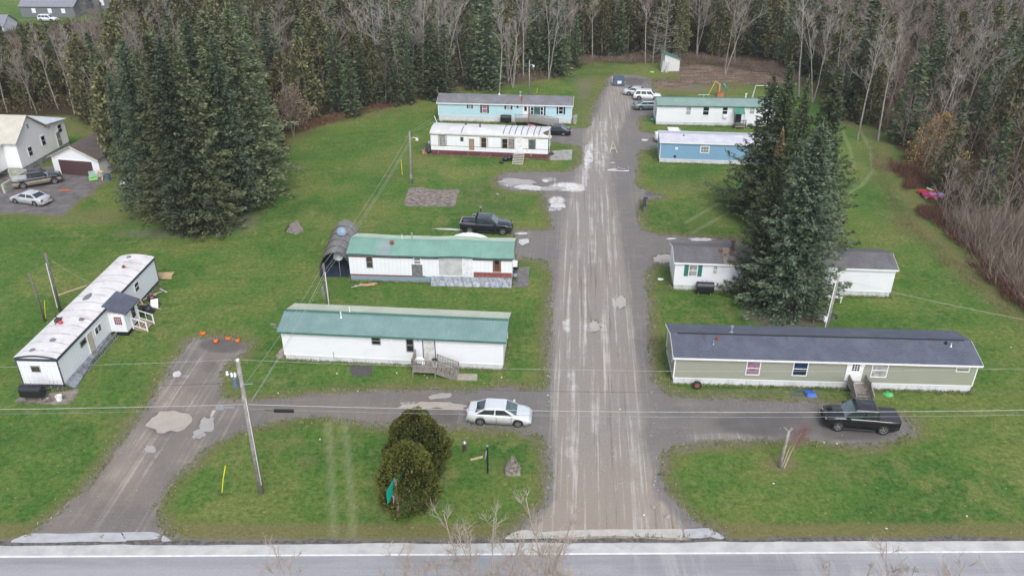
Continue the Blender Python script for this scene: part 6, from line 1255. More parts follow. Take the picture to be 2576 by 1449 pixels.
# play set, goal, toys
ps = empty('play_set', G(1810,243), 0, 'orange and teal plastic play set with slide beyond the green-roofed home', 'play set'); mb = MB(); mb.box(-.5, .7, -.4, .4, 0, .55); mb.build('play_base', flat('orange_toy', (.45, .18, .08), .6), ps); mb = MB(); mb.box(-.35, -.1, -.3, .3, .8, 2.2); mb.bar((-1.0, 0, 2.6), (-.1, 0, 2.1), .3, .2); mb.build('tower', flat('amber_toy', (.5, .32, .12), .6), ps); mb = MB(); mb.lathe([(0, -.1), (.6, -.1), (.6, .1), (0, .1)], 16, M=Matrix.Translation((.8, 0, 1.7)) @ Matrix.Rotation(math.radians(60), 4, 'Y') @ Matrix.Scale(1.25, 4, (1, 0, 0))); mb.build('teal_panel', flat('teal_toy', (.05, .35, .36), .5), ps); mb = MB(); mb.tube([(-1.0, 0, 2.6), (-2.0, .3, 0)], .05, 6); mb.build('swing_pole', M_yel, ps)
mb = MB()
for p in ([(-1.4, 0, 0), (-1.1, 0, 2.6), (2.6, 0, 2.6), (2.9, 0, 0)], [(-1.1, 0, 2.6), (-1.2, 1.2, 0)], [(2.6, 0, 2.6), (2.7, 1.2, 0)]): mb.tube(p, .06, 6)
thing1('swing_frame', mb, M_trim, (1912,254), 'white swing frame left of the tall spruces beyond the green-roofed home', 'swing frame')
mb = MB(); mb.box(-1, 1, -.1, .1, .5, .6); mb.box(-.05, .05, -.05, .05, 0, .5); thing1('seesaw', mb, flat('mint_toy', (.35, .6, .5), .5), (1770,247), 'mint green seesaw beyond the green-roofed home', 'seesaw')
M_limeg = flat('lime_plastic', (.25, .75, .12), .5)
for px, lb in (((1640,184), 'lime green toy on the grass left of the leaning white shed'), ((1822,356), 'lime green toy on the grass strip between the two homes')):
    mb = MB(); mb.blob((0, 0, .12), .45, .25, .16, seed=3); thing1('toy', mb, M_limeg, px, lb, 'toy')
mb = MB(); mb.blob((0, 0, .15), .3, .25, .2, seed=5); mb.blob((.5, .1, .1), .2, .2, .15, seed=6); thing1('toy', mb, flat('teal_plastic', (.03, .4, .5), .5), (1640,301+3), 'teal plastic toys at the left end of the green-roofed home', 'toy')
def ride(px, label, m, rz, s_=1.0):
    r = empty('ride_on_toy', G(*px), math.radians(rz), label, 'toy car', 'ride-on toys at the thicket edge'); mb = MB(); mb.prism([(-.65 * s_, .12), (.65 * s_, .12), (.7 * s_, .4), (.15 * s_, .48), (-.1 * s_, .36), (-.62 * s_, .5)], 'y', -.32 * s_, .32 * s_); mb.build('toy_body', m, r); 
    for x in (-.42, .42):
        for y in (-.36, .36): q = MB(); q.lathe([(0, -.06), (.17, -.06), (.17, .06), (0, .06)], 12, M=Matrix.Translation((x * s_, y * s_, .17)) @ Matrix.Rotation(math.pi / 2, 4, 'X')); q.build('wheel', M_black if m == M_red else M_curt, r)
    q = MB(); q.bar((.05, -.28 * s_, .45), (-.02, -.28 * s_, .75), .03, .03); q.bar((.05, .28 * s_, .45), (-.02, .28 * s_, .75), .03, .03); q.bar((-.02, -.3 * s_, .75), (-.02, .3 * s_, .75), .04, .04); q.build('toy_windshield', M_steel, r)
ride((2328,489), 'red ride-on toy car, leftmost in the toy heap', M_red, 160, 1.3); ride((2339,497), 'crimson and purple ride-on toy in front of the red one', flat('crimson_plastic', (.4, .02, .12), .4), 170, 1.4); ride((2344,487), 'dark red ride-on toy at the back of the heap', flat('dark_red_plastic', (.35, .02, .06), .4), 185, 1.3); ride((2355,496), 'lilac ride-on toy, rightmost in the heap', flat('lilac_plastic', (.35, .3, .55), .5), 178, 1.2)
mb = MB(); mb.box(-.4, .4, -.25, .25, .5, .62, M=Matrix.Rotation(.3, 4, 'Y')); thing1('green_toy', mb, flat('mint_plastic', (.35, .7, .45), .5), (2334,486), 'mint green plastic panel on the ride-on toys', 'toy panel')
mb = MB(); mb.blob((0, 0, .2), .3, .25, .22, seed=9); thing1('ball', mb, M_curt, (2319,451), 'white ball-like litter beside the reddish brush', 'litter'); mb = MB(); mb.blob((0, 0, .2), .22, .22, .2, seed=9, amp=.05); thing1('ball', mb, M_grey, (1251,494), 'grey ball on the lawn below the muddy spur', 'ball')
# things in front of the garage
r = empty('plastic_chair', G(235,452), .5, 'pale green and lime plastic child seat before the garage', 'chair'); mb = MB(); mb.box(-.5, .5, -.4, .3, .05, .3); mb.build('lime_base', M_limeg, r); mb = MB(); mb.box(-.4, .4, .1, .25, .3, 1.1); mb.box(-.5, .4, -.35, .1, .4, .5); mb.build('seat_back', flat('pale_green_plastic', (.35, .5, .42), .5), r)
r = empty('sawhorse', G(258,450), -.3, 'tan wooden stand leaning before the garage', 'stand'); mb = MB(); mb.blob((0, 0, 1.0), .55, .35, .2, seed=8, flat=False); mb.build('stand_top', M_pale, r); mb = MB(); mb.bar((-.4, 0, .95), (-.5, -.3, 0), .1, .1); mb.bar((.2, 0, .95), (.5, -.6, 0), .1, .1); mb.bar((.3, .2, .95), (.4, .3, 0), .1, .1); mb.build('stand_legs', M_pale, r)
bin_((273,454), 'blue plastic barrel at the right corner of the garage', flat('slate_plastic', (.08, .14, .22), .5), .9, .32)
mb = MB()
for i in range(5): a = i * .7; mb.bar((i * .25 - .6, -.1, .06), (i * .25 - .35, .15, .1), .12, .06)
thing1('litter', mb, M_orange, (163,481), 'small orange scraps beside the front wheel of the navy pickup', 'litter')
# black machine behind the pickup: two pale heads on a dark body with a chrome bar
r = empty('garden_machine', G(1207,560), .2, 'black wheeled machine with pale caps standing behind the dark open-bed pickup', 'machine'); mb = MB(); mb.box(-.25, .25, -.3, .3, .25, 1.0); mb.tube([(.1, 0, 1), (.15, 0, 1.75)], .07, 6); mb.build('machine_body', M_black, r); mb = MB(); mb.blob((-.05, 0, 1.12), .22, .2, .14, seed=1, flat=False); mb.blob((.15, 0, 1.9), .2, .18, .13, seed=2, flat=False); mb.build('pale_cap', M_curt, r); mb = MB(); mb.tube([(-.2, 0, .9), (-.7, 0, 1.15), (-.9, 0, .9)], .05, 6); mb.build('handle', M_steel, r); mb = MB()
for s_ in (-.3, .3): mb.lathe([(0, -.06), (.26, -.06), (.26, .06), (0, .06)], 14, M=Matrix.Translation((-.1, s_, .26)) @ Matrix.Rotation(math.pi / 2, 4, 'X'))
mb.build('wheel', M_rub, r)
# white covered boat / object peeking over the teal roof
r = empty('covered_trailer', H3.place((11.2, 8.4, 0)), H3.ang, 'white covered load peeking over the ridge of the teal-roofed home', 'trailer'); mb = MB(); mb.blob((0, 0, .9), 2.1, .8, .85, seed=14, n=14, amp=.06); mb.build('white_cover', M_trim, r, smooth=True); mb = MB(); mb.tube([(-.6, -.85, .6), (-.5, 0, 1.8)], .03, 5); mb.tube([(-.1, -.85, .6), (0, 0, 1.8)], .03, 5); mb.build('strap', M_grey, r)
# things on the H1 deck
r = empty('white_bin', H1.place((x0 * 0 + H1.on(1099,905)[0] - .0, -1.0, .75)), 0, 'white bin with black lid at the head of the side stairs', 'bin'); mb = MB(); mb.lathe([(0, 0), (.2, 0), (.22, .6), (0, .6)], 12); mb.build('barrel', M_trim, r); mb = MB(); mb.lathe([(.24, .6), (.23, .68), (0, .72)], 12); mb.build('lid', M_black, r)
mb = MB(); mb.blob((0, 0, .3), .4, .3, .35, seed=17); mb.blob((.3, -.2, .15), .2, .2, .15, seed=18); o = thing1('white_bag', mb, M_trim, H1.place((H1.on(1060,905)[0], -.7, 0)), 'white stuffed bags on the wooden deck', 'bag', z=.75)
# scattered stones and litter
R = random.Random(12); stn = None
for i, (px, lb) in enumerate((((1644,1278), 'pale fist-sized rock in the lane mouth, left of the bigger one'), ((1680,1301), 'largest pale rock at the lane mouth near the highway'))):
    mb = MB(); mb.blob((0, 0, .08), .13 + i * .06, .11 + i * .05, .1 + i * .05, seed=i, n=7, amp=.25); thing1('stone', mb, M_conc, px, lb, 'stone')
mb = MB(); mb.blob((0, 0, .04), .10, .08, .06, seed=4, n=6, amp=.3); src = thing1('stone', mb, flat('pale_stone', (.36, .345, .32), .9), (1700,700), 'small pale stone on the gravel edge of the lane', 'stone', group='small pale stones along the lane edges')
for i in range(80):
    e = R.random(); py = R.uniform(640, 1240)
    if e < .45: px = 1388 + R.gauss(0, 7)
    elif e < .85: px = 1632 + (py - 640) * .03 + R.gauss(0, 7)
    else: px = R.uniform(1400, 1620)
    g = G(px, py); c = src if i == 0 else src.copy()
    if i: COL.objects.link(c)
    s_ = R.uniform(.4, 1.1); c.location = (g.x, g.y, .015); c.rotation_euler = (0, 0, R.uniform(0, 6)); c.scale = (s_, s_, s_)
mb = MB(); mb.add([(-.12, -.08, .02), (.12, -.06, .03), (.1, .08, .02), (-.1, .07, .05)], [(0, 1, 2, 3)]); sc_ = None
for i, px in enumerate([(848,940), (998,939), (1068,945), (1075,951), (2105,1117), (2073,1114), (1946,1217), (2432,1299), (2230,1330), (120,1003), (805,1106), (1132,1128), (1620,1296), (2543,875), (1560,1030), (1378,995), (900,985), (612,1010), (1262,950), (700,990)]):
    g = G(*px)
    if i == 0: sc_ = thing1('litter', mb, M_trim, px, 'small white scrap of litter on the ground', 'litter', group='small white scraps of litter'); c = sc_
    else: c = sc_.copy(); COL.objects.link(c); c.location = (g.x, g.y, .03)
    c.rotation_euler = (0, 0, i * 1.1); c.scale = (.65, .65, .65)
# ---------------- trees ----------------
class LB:      # fast leaf builder: quads with a tone value per face
    def __init__(s): s.V = []; s.R = []
    def quads(s, P, r): s.V.append(P.reshape(-1, 3)); s.R.append(r)
    def build(s, name, mat_):
        V = np.concatenate(s.V); R_ = np.concatenate(s.R); n = len(V) // 4
        me = bpy.data.meshes.new(name); me.vertices.add(len(V)); me.vertices.foreach_set('co', V.astype(np.float32).ravel())
        me.loops.add(len(V)); me.loops.foreach_set('vertex_index', np.arange(len(V), dtype=np.int32)); me.polygons.add(n)
        me.polygons.foreach_set('loop_start', np.arange(0, len(V), 4, dtype=np.int32)); me.polygons.foreach_set('loop_total', np.full(n, 4, dtype=np.int32)); me.update(calc_edges=True)
        at = me.attributes.new('tone', 'FLOAT', 'FACE'); at.data.foreach_set('value', R_.astype(np.float32)); me.materials.append(mat_); return me
def leafquads(C, D, U, l, w_):   # centre, direction along, side vector
    a = D * l[:, None] / 2; b = U * w_[:, None] / 2
    return np.stack([C - a, C + b * 1.0 - a * .1, C + a, C - b * 1.0 + a * .1], 1)
def unit(v): return v / (np.linalg.norm(v, axis=-1, keepdims=True) + 1e-9)
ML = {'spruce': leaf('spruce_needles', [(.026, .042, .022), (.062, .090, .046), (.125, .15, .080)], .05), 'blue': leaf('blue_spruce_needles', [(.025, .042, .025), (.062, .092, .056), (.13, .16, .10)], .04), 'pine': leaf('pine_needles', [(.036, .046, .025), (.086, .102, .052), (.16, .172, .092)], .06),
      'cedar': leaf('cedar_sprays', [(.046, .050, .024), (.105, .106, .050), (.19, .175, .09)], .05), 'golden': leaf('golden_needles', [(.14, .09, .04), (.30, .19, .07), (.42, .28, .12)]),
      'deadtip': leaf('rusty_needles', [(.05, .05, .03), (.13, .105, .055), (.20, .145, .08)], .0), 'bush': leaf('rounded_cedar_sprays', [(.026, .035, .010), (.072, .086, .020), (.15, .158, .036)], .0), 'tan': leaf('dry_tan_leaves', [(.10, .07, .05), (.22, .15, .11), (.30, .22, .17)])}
M_bark = flat('dark_bark', (.075, .06, .05), .95, var=.25, scale=5); M_birch = flat('birch_bark', (.35, .32, .295), .8, var=.2, scale=1.2, dirt=((.09, .08, .075), 2.2, .56)); M_gbark = flat('grey_bark', (.27, .24, .21), .9, var=.2, scale=3); M_pbark = flat('brown_twigs', (.265, .21, .18), .9, var=.2, scale=2); M_lichen = flat('lichen_bark', (.27, .265, .22), .9, var=.2, scale=3)
def trunk_mesh(h, r0, seed=0, m=M_bark, r1=.02, wob=.12, name='trunk'):
    R = random.Random(seed); pts = [(R.uniform(-wob, wob) * (i > 0), R.uniform(-wob, wob) * (i > 0), h * i / 6 - (.3 if i == 0 else 0)) for i in range(7)]
    mb = MB(); mb.tube(pts, [r0 + (r1 - r0) * (i / 6) for i in range(7)], 7); me = bpy.data.meshes.new(name); me.from_pydata(mb.v, [], mb.f); me.materials.append(m); return me
def spruce_mesh(h, r, seed, mat_, dens=1.0, lf=.34, base=.06, droop=.22, nb=9, gap=.42, ragged=.25, lean_top=False, shape=.8):
    R = np.random.default_rng(seed); L = LB(); z = h * base
    az0 = R.uniform(0, 6.28); lob = R.uniform(.75, 1.15, 12)
    while z < h * .985:
        f = z / h; rad = r * (1 - f) ** shape * (1 - max(0, .12 - f) * 2.5) * R.uniform(.78, 1.16) + .06
        n = max(4, int(nb * (1 - f * .35)))
        for k in range(n):
            az = az0 + 6.283 * (k + R.uniform(-.35, .35)) / n; bl = rad * R.uniform(1 - ragged * 1.4, 1 + ragged * .5) * lob[int(az / 6.283 * 12) % 12]
            if R.random() < .09: bl *= 1.32
            d = np.array([math.cos(az), math.sin(az), 0.]); s_ = np.array([-math.sin(az), math.cos(az), 0.])
            m_ = max(3, int(bl / lf * 2.3 * dens)); t = R.uniform(.1, 1, m_) ** .75; t[:2] = [.97, .9]
            dz = -droop * bl * t * 1.3 + droop * bl * .9 * t ** 3 + (.30 * bl * t if f > .85 else 0)
            wv = (1.1 - t) * bl * .34 + .06
            C = np.outer(t * bl, d) + np.outer(R.uniform(-1, 1, m_) * wv, s_); C[:, 2] += z + dz + R.normal(0, .05 + lf * .25, m_)
            D = unit(d[None] + s_[None] * R.uniform(-.8, .8, m_)[:, None] + np.array([0, 0, 1.]) * R.uniform(-.45, .5, m_)[:, None])
            U = unit(np.cross(D, R.normal(0, .75, (m_, 3)) + np.array([0, 0, 1.])))
            l = lf * R.uniform(.9, 2.1, m_); w_ = lf * R.uniform(.4, .95, m_)
            L.quads(leafquads(C, D, U, l, w_), np.clip(.12 + .62 * t + R.normal(0, .18, m_), 0, 1))  # tone darker near the trunk, lighter at the tips, plus scatter
        z += gap * R.uniform(.8, 1.2) * (1.15 - f * .55); az0 += .7
    C = np.array([[0, 0, h - .15], [0, 0, h + .1]]); D = np.array([[0, 0, 1.], [0, 0, 1.]]); U = np.array([[1., 0, 0], [0, 1., 0]]); L.quads(leafquads(C, D, U, np.array([.8, .7]), np.array([.15, .15])), np.array([.8, .9]))
    return L.build('crown', mat_)
def cedar_mesh(h, r, seed, mat_, n=2600, lf=.42, base=.05, wide=.45, lumps=.3):
    R = np.random.default_rng(seed); L = LB()
    f = R.beta(1.15, 1.25, n) * (1 - base) + base; az = R.uniform(0, 6.283, n)
    prof = np.interp(f, [0, .1, wide, .8, .93, 1], [.55, .85, 1, .62, .34, .04])
    ph = R.uniform(0, 6.28, 6); lump = 1 + lumps * (np.sin(az * 3 + f * 14 + ph[0]) * .5 + np.sin(az * 5 - f * 23 + ph[1]) * .35 + np.sin(f * 40 + az * 2 + ph[2]) * .3)
    rr = r * prof * lump * R.uniform(.62, 1.04, n) ** .7
    C = np.stack([np.cos(az) * rr, np.sin(az) * rr, f * h + R.normal(0, .12, n)], 1)
    o = np.stack([np.cos(az), np.sin(az), np.zeros(n)], 1)
    D = unit(o * R.uniform(.1, 1.0, n)[:, None] + np.array([0, 0, 1.]) * R.uniform(-.2, 1.1, n)[:, None] + R.normal(0, .35, (n, 3))); U = unit(np.cross(D, o + R.normal(0, .5, (n, 3))))
    L.quads(leafquads(C, D, U, lf * R.uniform(.7, 1.5, n), lf * R.uniform(.35, .8, n)), np.clip((rr / (r * prof * 1.1) - .45) * 1.2 + R.normal(0, .2, n), 0, 1)); return L.build('crown', mat_)  # tone rises from the trunk outwards, plus scatter
def bare_mesh(h, seed, mat_, spread=.28, first=.35, r0=.14, nbr=14, up=.75, twig=3, forks=1, tw=.019, leafm=None):
    """trunk + limbs + twigs, tubes for wood and thin blades for twigs"""
    R = random.Random(seed); mb = MB(); V = Vector
    def wander(p, d, L, n, r_a, r_b, sides, bend=.12):
        pts = [p]; dd = d.copy()
        for i in range(n): dd = (dd + V((R.gauss(0, bend), R.gauss(0, bend), R.gauss(0, bend * .5) + .03))).normalized(); pts.append(pts[-1] + dd * L / n)
        rs = [r_a + (r_b - r_a) * i / n for i in range(n + 1)]
        if sides: mb.tube(pts, rs, sides, cap=False)
        else:
            sd = d.cross(V((R.gauss(0, 1), R.gauss(0, 1), R.gauss(0, 1)))).normalized()
            for i in range(n):
                a, b_ = sd * rs[i], sd * rs[i + 1]; mb.add([pts[i] - a, pts[i] + a, pts[i + 1] + b_, pts[i + 1] - b_], [(0, 1, 2, 3)])
        return pts
    stems = []
    for s_ in range(forks):
        d = V((R.gauss(0, .05) + (.16 * math.cos(s_ * 2.4) if forks > 1 else 0), R.gauss(0, .05) + (.16 * math.sin(s_ * 2.4) if forks > 1 else 0), 1)).normalized()
        stems.append(wander(V((0, 0, -.2)), d, h * R.uniform(.86, 1), 9, r0 / (1 if forks == 1 else 1.3), .02, 6, .045))
    for st_ in stems:
        for b_ in range(nbr // forks):
            f = first + (.97 - first) * (b_ + R.random()) / (nbr // forks); k = min(8, int(f * 9)); p = st_[k].lerp(st_[k + 1], f * 9 - k)
            az = R.uniform(0, 6.283); d = V((math.cos(az), math.sin(az), up * R.uniform(.6, 1.5))).normalized(); L = h * spread * (1.15 - f * .75) * R.uniform(.6, 1.25)
            limb = wander(p, d, L, 5, r0 * .42 * (1.15 - f), .012, 4, .13)
            for c in range(twig + 3):
                q = limb[R.randint(1, 4)].lerp(limb[R.randint(2, 5)], R.random()); az = R.uniform(0, 6.283); d2 = (d + V((math.cos(az), math.sin(az), R.uniform(0, .9))) * .8).normalized()
                sub = wander(q, d2, L * R.uniform(.3, .6), 3, tw * 1.5, tw * .9, 3, .15)
                for e in range(twig + 1):
                    q2 = sub[R.randint(0, 2)].lerp(sub[R.randint(1, 3)], R.random()); az = R.uniform(0, 6.283); d3 = (d2 + V((math.cos(az), math.sin(az), R.uniform(-.2, .9))) * .75).normalized()
                    tws = wander(q2, d3, L * R.uniform(.15, .35), 2, tw * .8, tw * .4, 0, .15)
                    if twig >= 3:
                        for g_ in range(2): wander(tws[1].lerp(tws[2], R.random()), (d3 + V((R.gauss(0, .6), R.gauss(0, .6), R.gauss(.2, .4)))).normalized(), L * .14, 1, tw * .55, tw * .3, 0, 0)
    me = bpy.data.meshes.new('branches'); me.from_pydata(mb.v, [], mb.f); me.materials.append(mat_); return me
def tree(name, label, loc, crown, trunk, s_=1.0, rz=0.0, sz=None, group=None, cat='tree', cname='crown', tilt=(0, 0)):
    r = empty(name, (loc[0], loc[1], 0), rz, label, cat, group); r.scale = (s_, s_, sz or s_); r.rotation_euler = (tilt[0], tilt[1], rz)
    for nm, me in ((cname, crown), ('trunk', trunk)):
        if me is None: continue
        o = bpy.data.objects.new(nm, me); COL.objects.link(o); o.parent = r
    return r
def base_for(tx, ty, by):   # foot of a vertical thing whose top shows at (tx,ty) and foot at row by
    return (CX + (tx - CX) * (4505 - by) / (4505 - ty), by)
# big spruces of the yard (individual meshes)
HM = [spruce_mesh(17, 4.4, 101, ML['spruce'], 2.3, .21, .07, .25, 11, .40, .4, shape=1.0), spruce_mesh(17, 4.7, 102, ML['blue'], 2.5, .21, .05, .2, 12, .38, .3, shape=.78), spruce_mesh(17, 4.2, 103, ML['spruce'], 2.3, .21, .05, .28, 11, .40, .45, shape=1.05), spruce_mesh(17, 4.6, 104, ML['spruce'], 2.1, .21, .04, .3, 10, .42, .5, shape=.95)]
HT_ = [trunk_mesh(16.6, .28, i) for i in range(3)]
def big(label, top, by, k, w_=1.0, rz=0, name='spruce_tree', g=None):
    bp = base_for(top[0], top[1], by); b = G(*bp); h = HT(top[1], b); s_ = h / 17.1
    return tree(name, label, b, HM[k], HT_[k % 3], s_ * w_, rz, s_, g)
big('blue-green spruce, broadest and nearest of the clump crossing the white home with green shutters', (2073,303), 780, 1, 1.05, .3)
big('spruce with rust-orange tip, its bare trunk showing before the home with green shutters', (1968,336), 752, 2, .85, 1.2)
big('tallest dark spruce of the clump, its top against the brown clearing', (1993,146), 560, 0, 1.0, 2.0)
big('spruce with low ragged boughs on the left flank of the clump', (1950,182), 540, 3, 1.28, 4.0)
big('dark spruce between the two tallest tops of the clump', (2036,192), 590, 0, .85, 5.0)
big('spruce with yellow-green top on the right flank of the clump', (2112,160), 610, 2, 1.1, .5)
big('dark spruce low on the right side of the clump behind the broadest one', (2108,330), 690, 3, 1.05, 2.6)
big('small spruce with bushy top beside the orange-tipped one', (2016,345), 700, 1, .62, 3.3)
# orange dead tip: a small crown piece on the second spruce
bp = base_for(1968,336,752); b = G(*bp); ht = HT(336, b)
me = spruce_mesh(2.4, .55, 7, ML['deadtip'], 1.6, .16, .0, .1, 9, .16, .2); o = bpy.data.objects.new('dead_tip', me); COL.objects.link(o)
_par = [x for x in bpy.data.objects if x.get('label', '').startswith('spruce with rust-orange')][0]; o.parent = _par; s2 = ht / 17.1; o.location = (0, 0, 15.0); 
# big cluster of evergreens on the left
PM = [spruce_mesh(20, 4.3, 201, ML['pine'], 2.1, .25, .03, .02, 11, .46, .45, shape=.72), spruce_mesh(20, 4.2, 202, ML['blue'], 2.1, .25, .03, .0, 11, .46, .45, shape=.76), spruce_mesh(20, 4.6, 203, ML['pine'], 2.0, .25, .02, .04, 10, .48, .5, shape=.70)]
PT = trunk_mesh(19.5, .32, 9)
for i, (top, by, k, w_, lb) in enumerate([((304,92),545,1,.9,'leftmost front evergreen of the big left clump, over the garage drive'), ((366,78),575,0,1.0,'front evergreen of the big left clump with a narrow double top'), ((397,82),585,1,.95,'evergreen just right of the narrow double top in the big left clump'), ((450,120),580,2,.95,'front middle evergreen of the big left clump, lower than those behind'), ((508,20),520,0,1.05,'tall evergreen in the middle of the big left clump'), ((566,8),500,2,1.05,'tallest evergreen at the back right of the big left clump'), ((464,36),500,1,1.0,'broad evergreen behind the double top in the left clump'), ((628,92),410,0,.85,'evergreen at the right shoulder of the big left clump'), ((268,175),520,1,.7,'small evergreen at the left foot of the big left clump'), ((600,60),430,1,.9,'evergreen between the tallest one and the right shoulder of the left clump'), ((652,190),375,2,.65,'low evergreen at the right end of the big left clump'), ((530,70),535,1,.8,'bluish evergreen at the front right of the left clump'), ((420,60),480,2,.9,'dark evergreen at the back of the left clump'), ((340,120),500,0,.9,'shaded evergreen behind the leftmost front one'), ((590,170),470,0,.75,'lower evergreen in front of the right shoulder of the left clump')]):
    bp = base_for(top[0], top[1], by); b = G(*bp); h = HT(top[1], b); s_ = h / 20.2; tree('evergreen_tree', lb, b, PM[k], PT, s_ * w_, i * 1.7, s_, 'evergreens of the big left clump')
# rounded cedars by the road sign
def bushmesh(h, r, seed, n=15000):
    R = np.random.default_rng(seed); L = LB(); az = R.uniform(0, 6.283, n); f = R.random(n) ** .85; prof = np.interp(f, [0, .08, .3, .6, .85, .96, 1], [.78, .93, 1, .84, .5, .24, .02])
    ph = R.uniform(0, 6.28, 6); lump = 1 + .09 * np.sin(az * 3 + f * 7 + ph[0]) + .08 * np.sin(az * 6 - f * 13 + ph[1]) + .06 * np.sin(az * 11 + f * 25 + ph[2]) + (R.random(n) > .985) * .12
    dep = R.random(n) ** 2.2; rr = r * prof * lump * (1 - dep * .3); C = np.stack([np.cos(az) * rr, np.sin(az) * rr, f * h * (1 - dep * .04) + R.normal(0, .04, n)], 1)
    o = np.stack([np.cos(az), np.sin(az), np.full(n, .5)], 1); D = unit(o + R.normal(0, .5, (n, 3)) + np.array([0, 0, .5])); U = unit(np.cross(D, o + R.normal(0, .6, (n, 3))))
    L.quads(leafquads(C, D, U, .17 * R.uniform(.6, 1.5, n), .10 * R.uniform(.6, 1.4, n)), np.clip(.75 - dep * 1.3 + R.normal(0, .16, n), 0, 1)); me = L.build('foliage', ML['bush']); return me  # tone falls with depth below the outer surface, plus scatter
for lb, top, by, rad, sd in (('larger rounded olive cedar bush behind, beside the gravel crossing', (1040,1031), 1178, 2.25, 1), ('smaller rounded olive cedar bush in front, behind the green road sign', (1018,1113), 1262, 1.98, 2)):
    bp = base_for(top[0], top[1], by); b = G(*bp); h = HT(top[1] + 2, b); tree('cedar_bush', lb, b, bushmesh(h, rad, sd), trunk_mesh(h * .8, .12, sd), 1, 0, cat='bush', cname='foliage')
# broken birch with a reddish sapling
r = empty('birch_snag', G(1962,1176), 0, 'topless white birch stump with a reddish sapling on the right front lawn', 'tree'); mb = MB(); mb.tube([(0, 0, -.1), (.02, 0, 1.2), (.08, 0, 2.3), (.12, 0, 3.3)], [.13, .12, .105, .10], 9); mb.build('trunk', M_birch, r, smooth=True); mb = MB(); mb.tube([(.12, 0, 3.2), (.3, 0, 3.5)], .09, 7); mb.tube([(.1, 0, 3.2), (-.3, 0, 3.6)], .04, 5); mb.tube([(.05, -.1, 1.7), (-.12, -.2, 1.9)], .05, 5); mb.build('stub', M_birch, r)
mb = MB(); mb.tube([(.28, 0, -.1), (.5, 0, 1.2), (.85, 0, 2.6), (1.1, 0, 3.3)], [.07, .055, .035, .02], 6); mb.tube([(.15, 0, .1), (.42, .1, 1.6), (1.0, .1, 3.1)], [.05, .035, .015], 6); mb.build('side_stem', flat('pale_stem', (.42, .36, .28), .8), r)
R = random.Random(2); mb = MB()
for i in range(420):
    t = R.uniform(.45, 1); p = Vector((.35 + .75 * t + R.gauss(0, .22), R.gauss(0, .25), .6 + 2.7 * t)); d_ = Vector((R.gauss(.3, .5), R.gauss(0, .5), R.uniform(.3, 1))).normalized() * R.uniform(.3, .7); mb.bar(p, p + d_, .006, .006)
mb.build('reddish_twigs', flat('reddish_twigs', (.24, .12, .11), .9), r, fix=False)

# --- forest prototypes
FS_ = [(spruce_mesh(14, 2.7, 301 + i, ML['spruce'], .95, .42, .03, .2, 8, .5, .3, shape=(.8, .7, .9, .65)[i]), trunk_mesh(13.6, .2, 30 + i)) for i in range(4)]
FC_ = [(cedar_mesh(11, 1.9, 401 + i, ML['cedar'], 2600, .40, .04, (.3, .4, .25, .35)[i]), trunk_mesh(10, .17, 40 + i, M_gbark)) for i in range(4)]
FB_ = [(bare_mesh(14, 501 + i, (M_gbark, M_pbark, M_lichen, M_gbark, M_pbark)[i], (.26, .3, .24, .22, .34)[i], (.4, .3, .45, .35, .25)[i], .12, 15, (.9, 1.0, .8, 1.3, 1.1)[i], 3), None) for i in range(5)]
FW_ = [(bare_mesh(15, 601 + i, M_birch, (.26, .2, .3, .22)[i], (.45, .5, .38, .3)[i], .125, 14, (1.2, 1.4, 1.0, 1.5)[i], 3, (1, 1, 2, 3)[i], .014), None) for i in range(4)]
FL_ = [(bare_mesh(12, 650 + i, M_lichen, .2, .1, .14, 34, .05, 2, 1, .018), None) for i in range(2)]     # grey dead conifers
FP_ = [(bare_mesh(7, 670 + i, M_pbark, .3, .1, .05, 12, 1.4, 2, 1, .012), None) for i in range(3)]
def put(protos, k, name, label, loc, s_, rz, group, sz=None, tilt=(0, 0)):
    c, t = protos[k]; return tree(name, label, loc, c, t, s_, rz, sz, group, cname='crown' if t else 'branches', tilt=tilt)
# trees one can point at: (kind, top, foot row, label)
def by_top(protos, k, name, label, top, by, hproto, group, rz=0, w_=1.0):
    b = G(*base_for(top[0], top[1], by)); h = HT(top[1], b); s_ = h / hproto; return put(protos, k, name, label, b, s_ * w_, rz, group, s_)
NAMED = []
for top, by, k, lb in [((1497,-25),152,1,'single white snag-like birch at the head of the lane'), ((1385,-40),202,2,'forked white birch just right of the lamp pole'), ((1318,-50),200,0,'slim white birch left of the lamp pole'), ((1290,40),222,3,'many-stemmed white birch behind the sky blue home'), ((1255,10),240,1,'thin pale birch left of the many-stemmed one'), ((990,-30),250,2,'tall white birch rising from the dark spruces at centre left'), ((1050,-40),240,0,'white birch with crooked limbs over the dark spruces'), ((1110,-30),232,3,'spreading white birch right of the crooked-limbed one'), ((930,-40),235,2,'white birch at the left end of the birch row'),
        ((1855,-60),190,2,'big white birch above the cleared brown patch'), ((2062,-60),245,0,'white birch with twisted lower trunk right of the clearing'), ((2090,0),260,2,'birch just right of the twisted one'), ((2218,60),352,0,'pale birch at the right end of the grass strip'), ((2275,60),355,1,'thin pale birch by the wood corner'), ((2390,150),420,0,'white birch standing at the thicket corner'), ((240,158),330,2,'leaning white birch left of the big evergreen clump'), ((1640,-50),160,1,'pale birch right of the lane head'), ((2160,20),290,3,'grey-white birch among the right-hand wood edge')]:
    by_top(FW_, k, 'birch_tree', lb, top, by, 14.5, 'white birches along the wood edge', rz=k * 2.1 + top[0] * .01); NAMED.append(G(*base_for(top[0], top[1], by)))
for top, by, k, lb in [((1690,-20),165,0,'grey dead conifer right behind the leaning white shed'), ((1655,0),160,1,'grey dead conifer left of the shed')]: by_top(FL_, k, 'dead_conifer', lb, top, by, 11.8, 'dead grey conifers near the shed', rz=k)
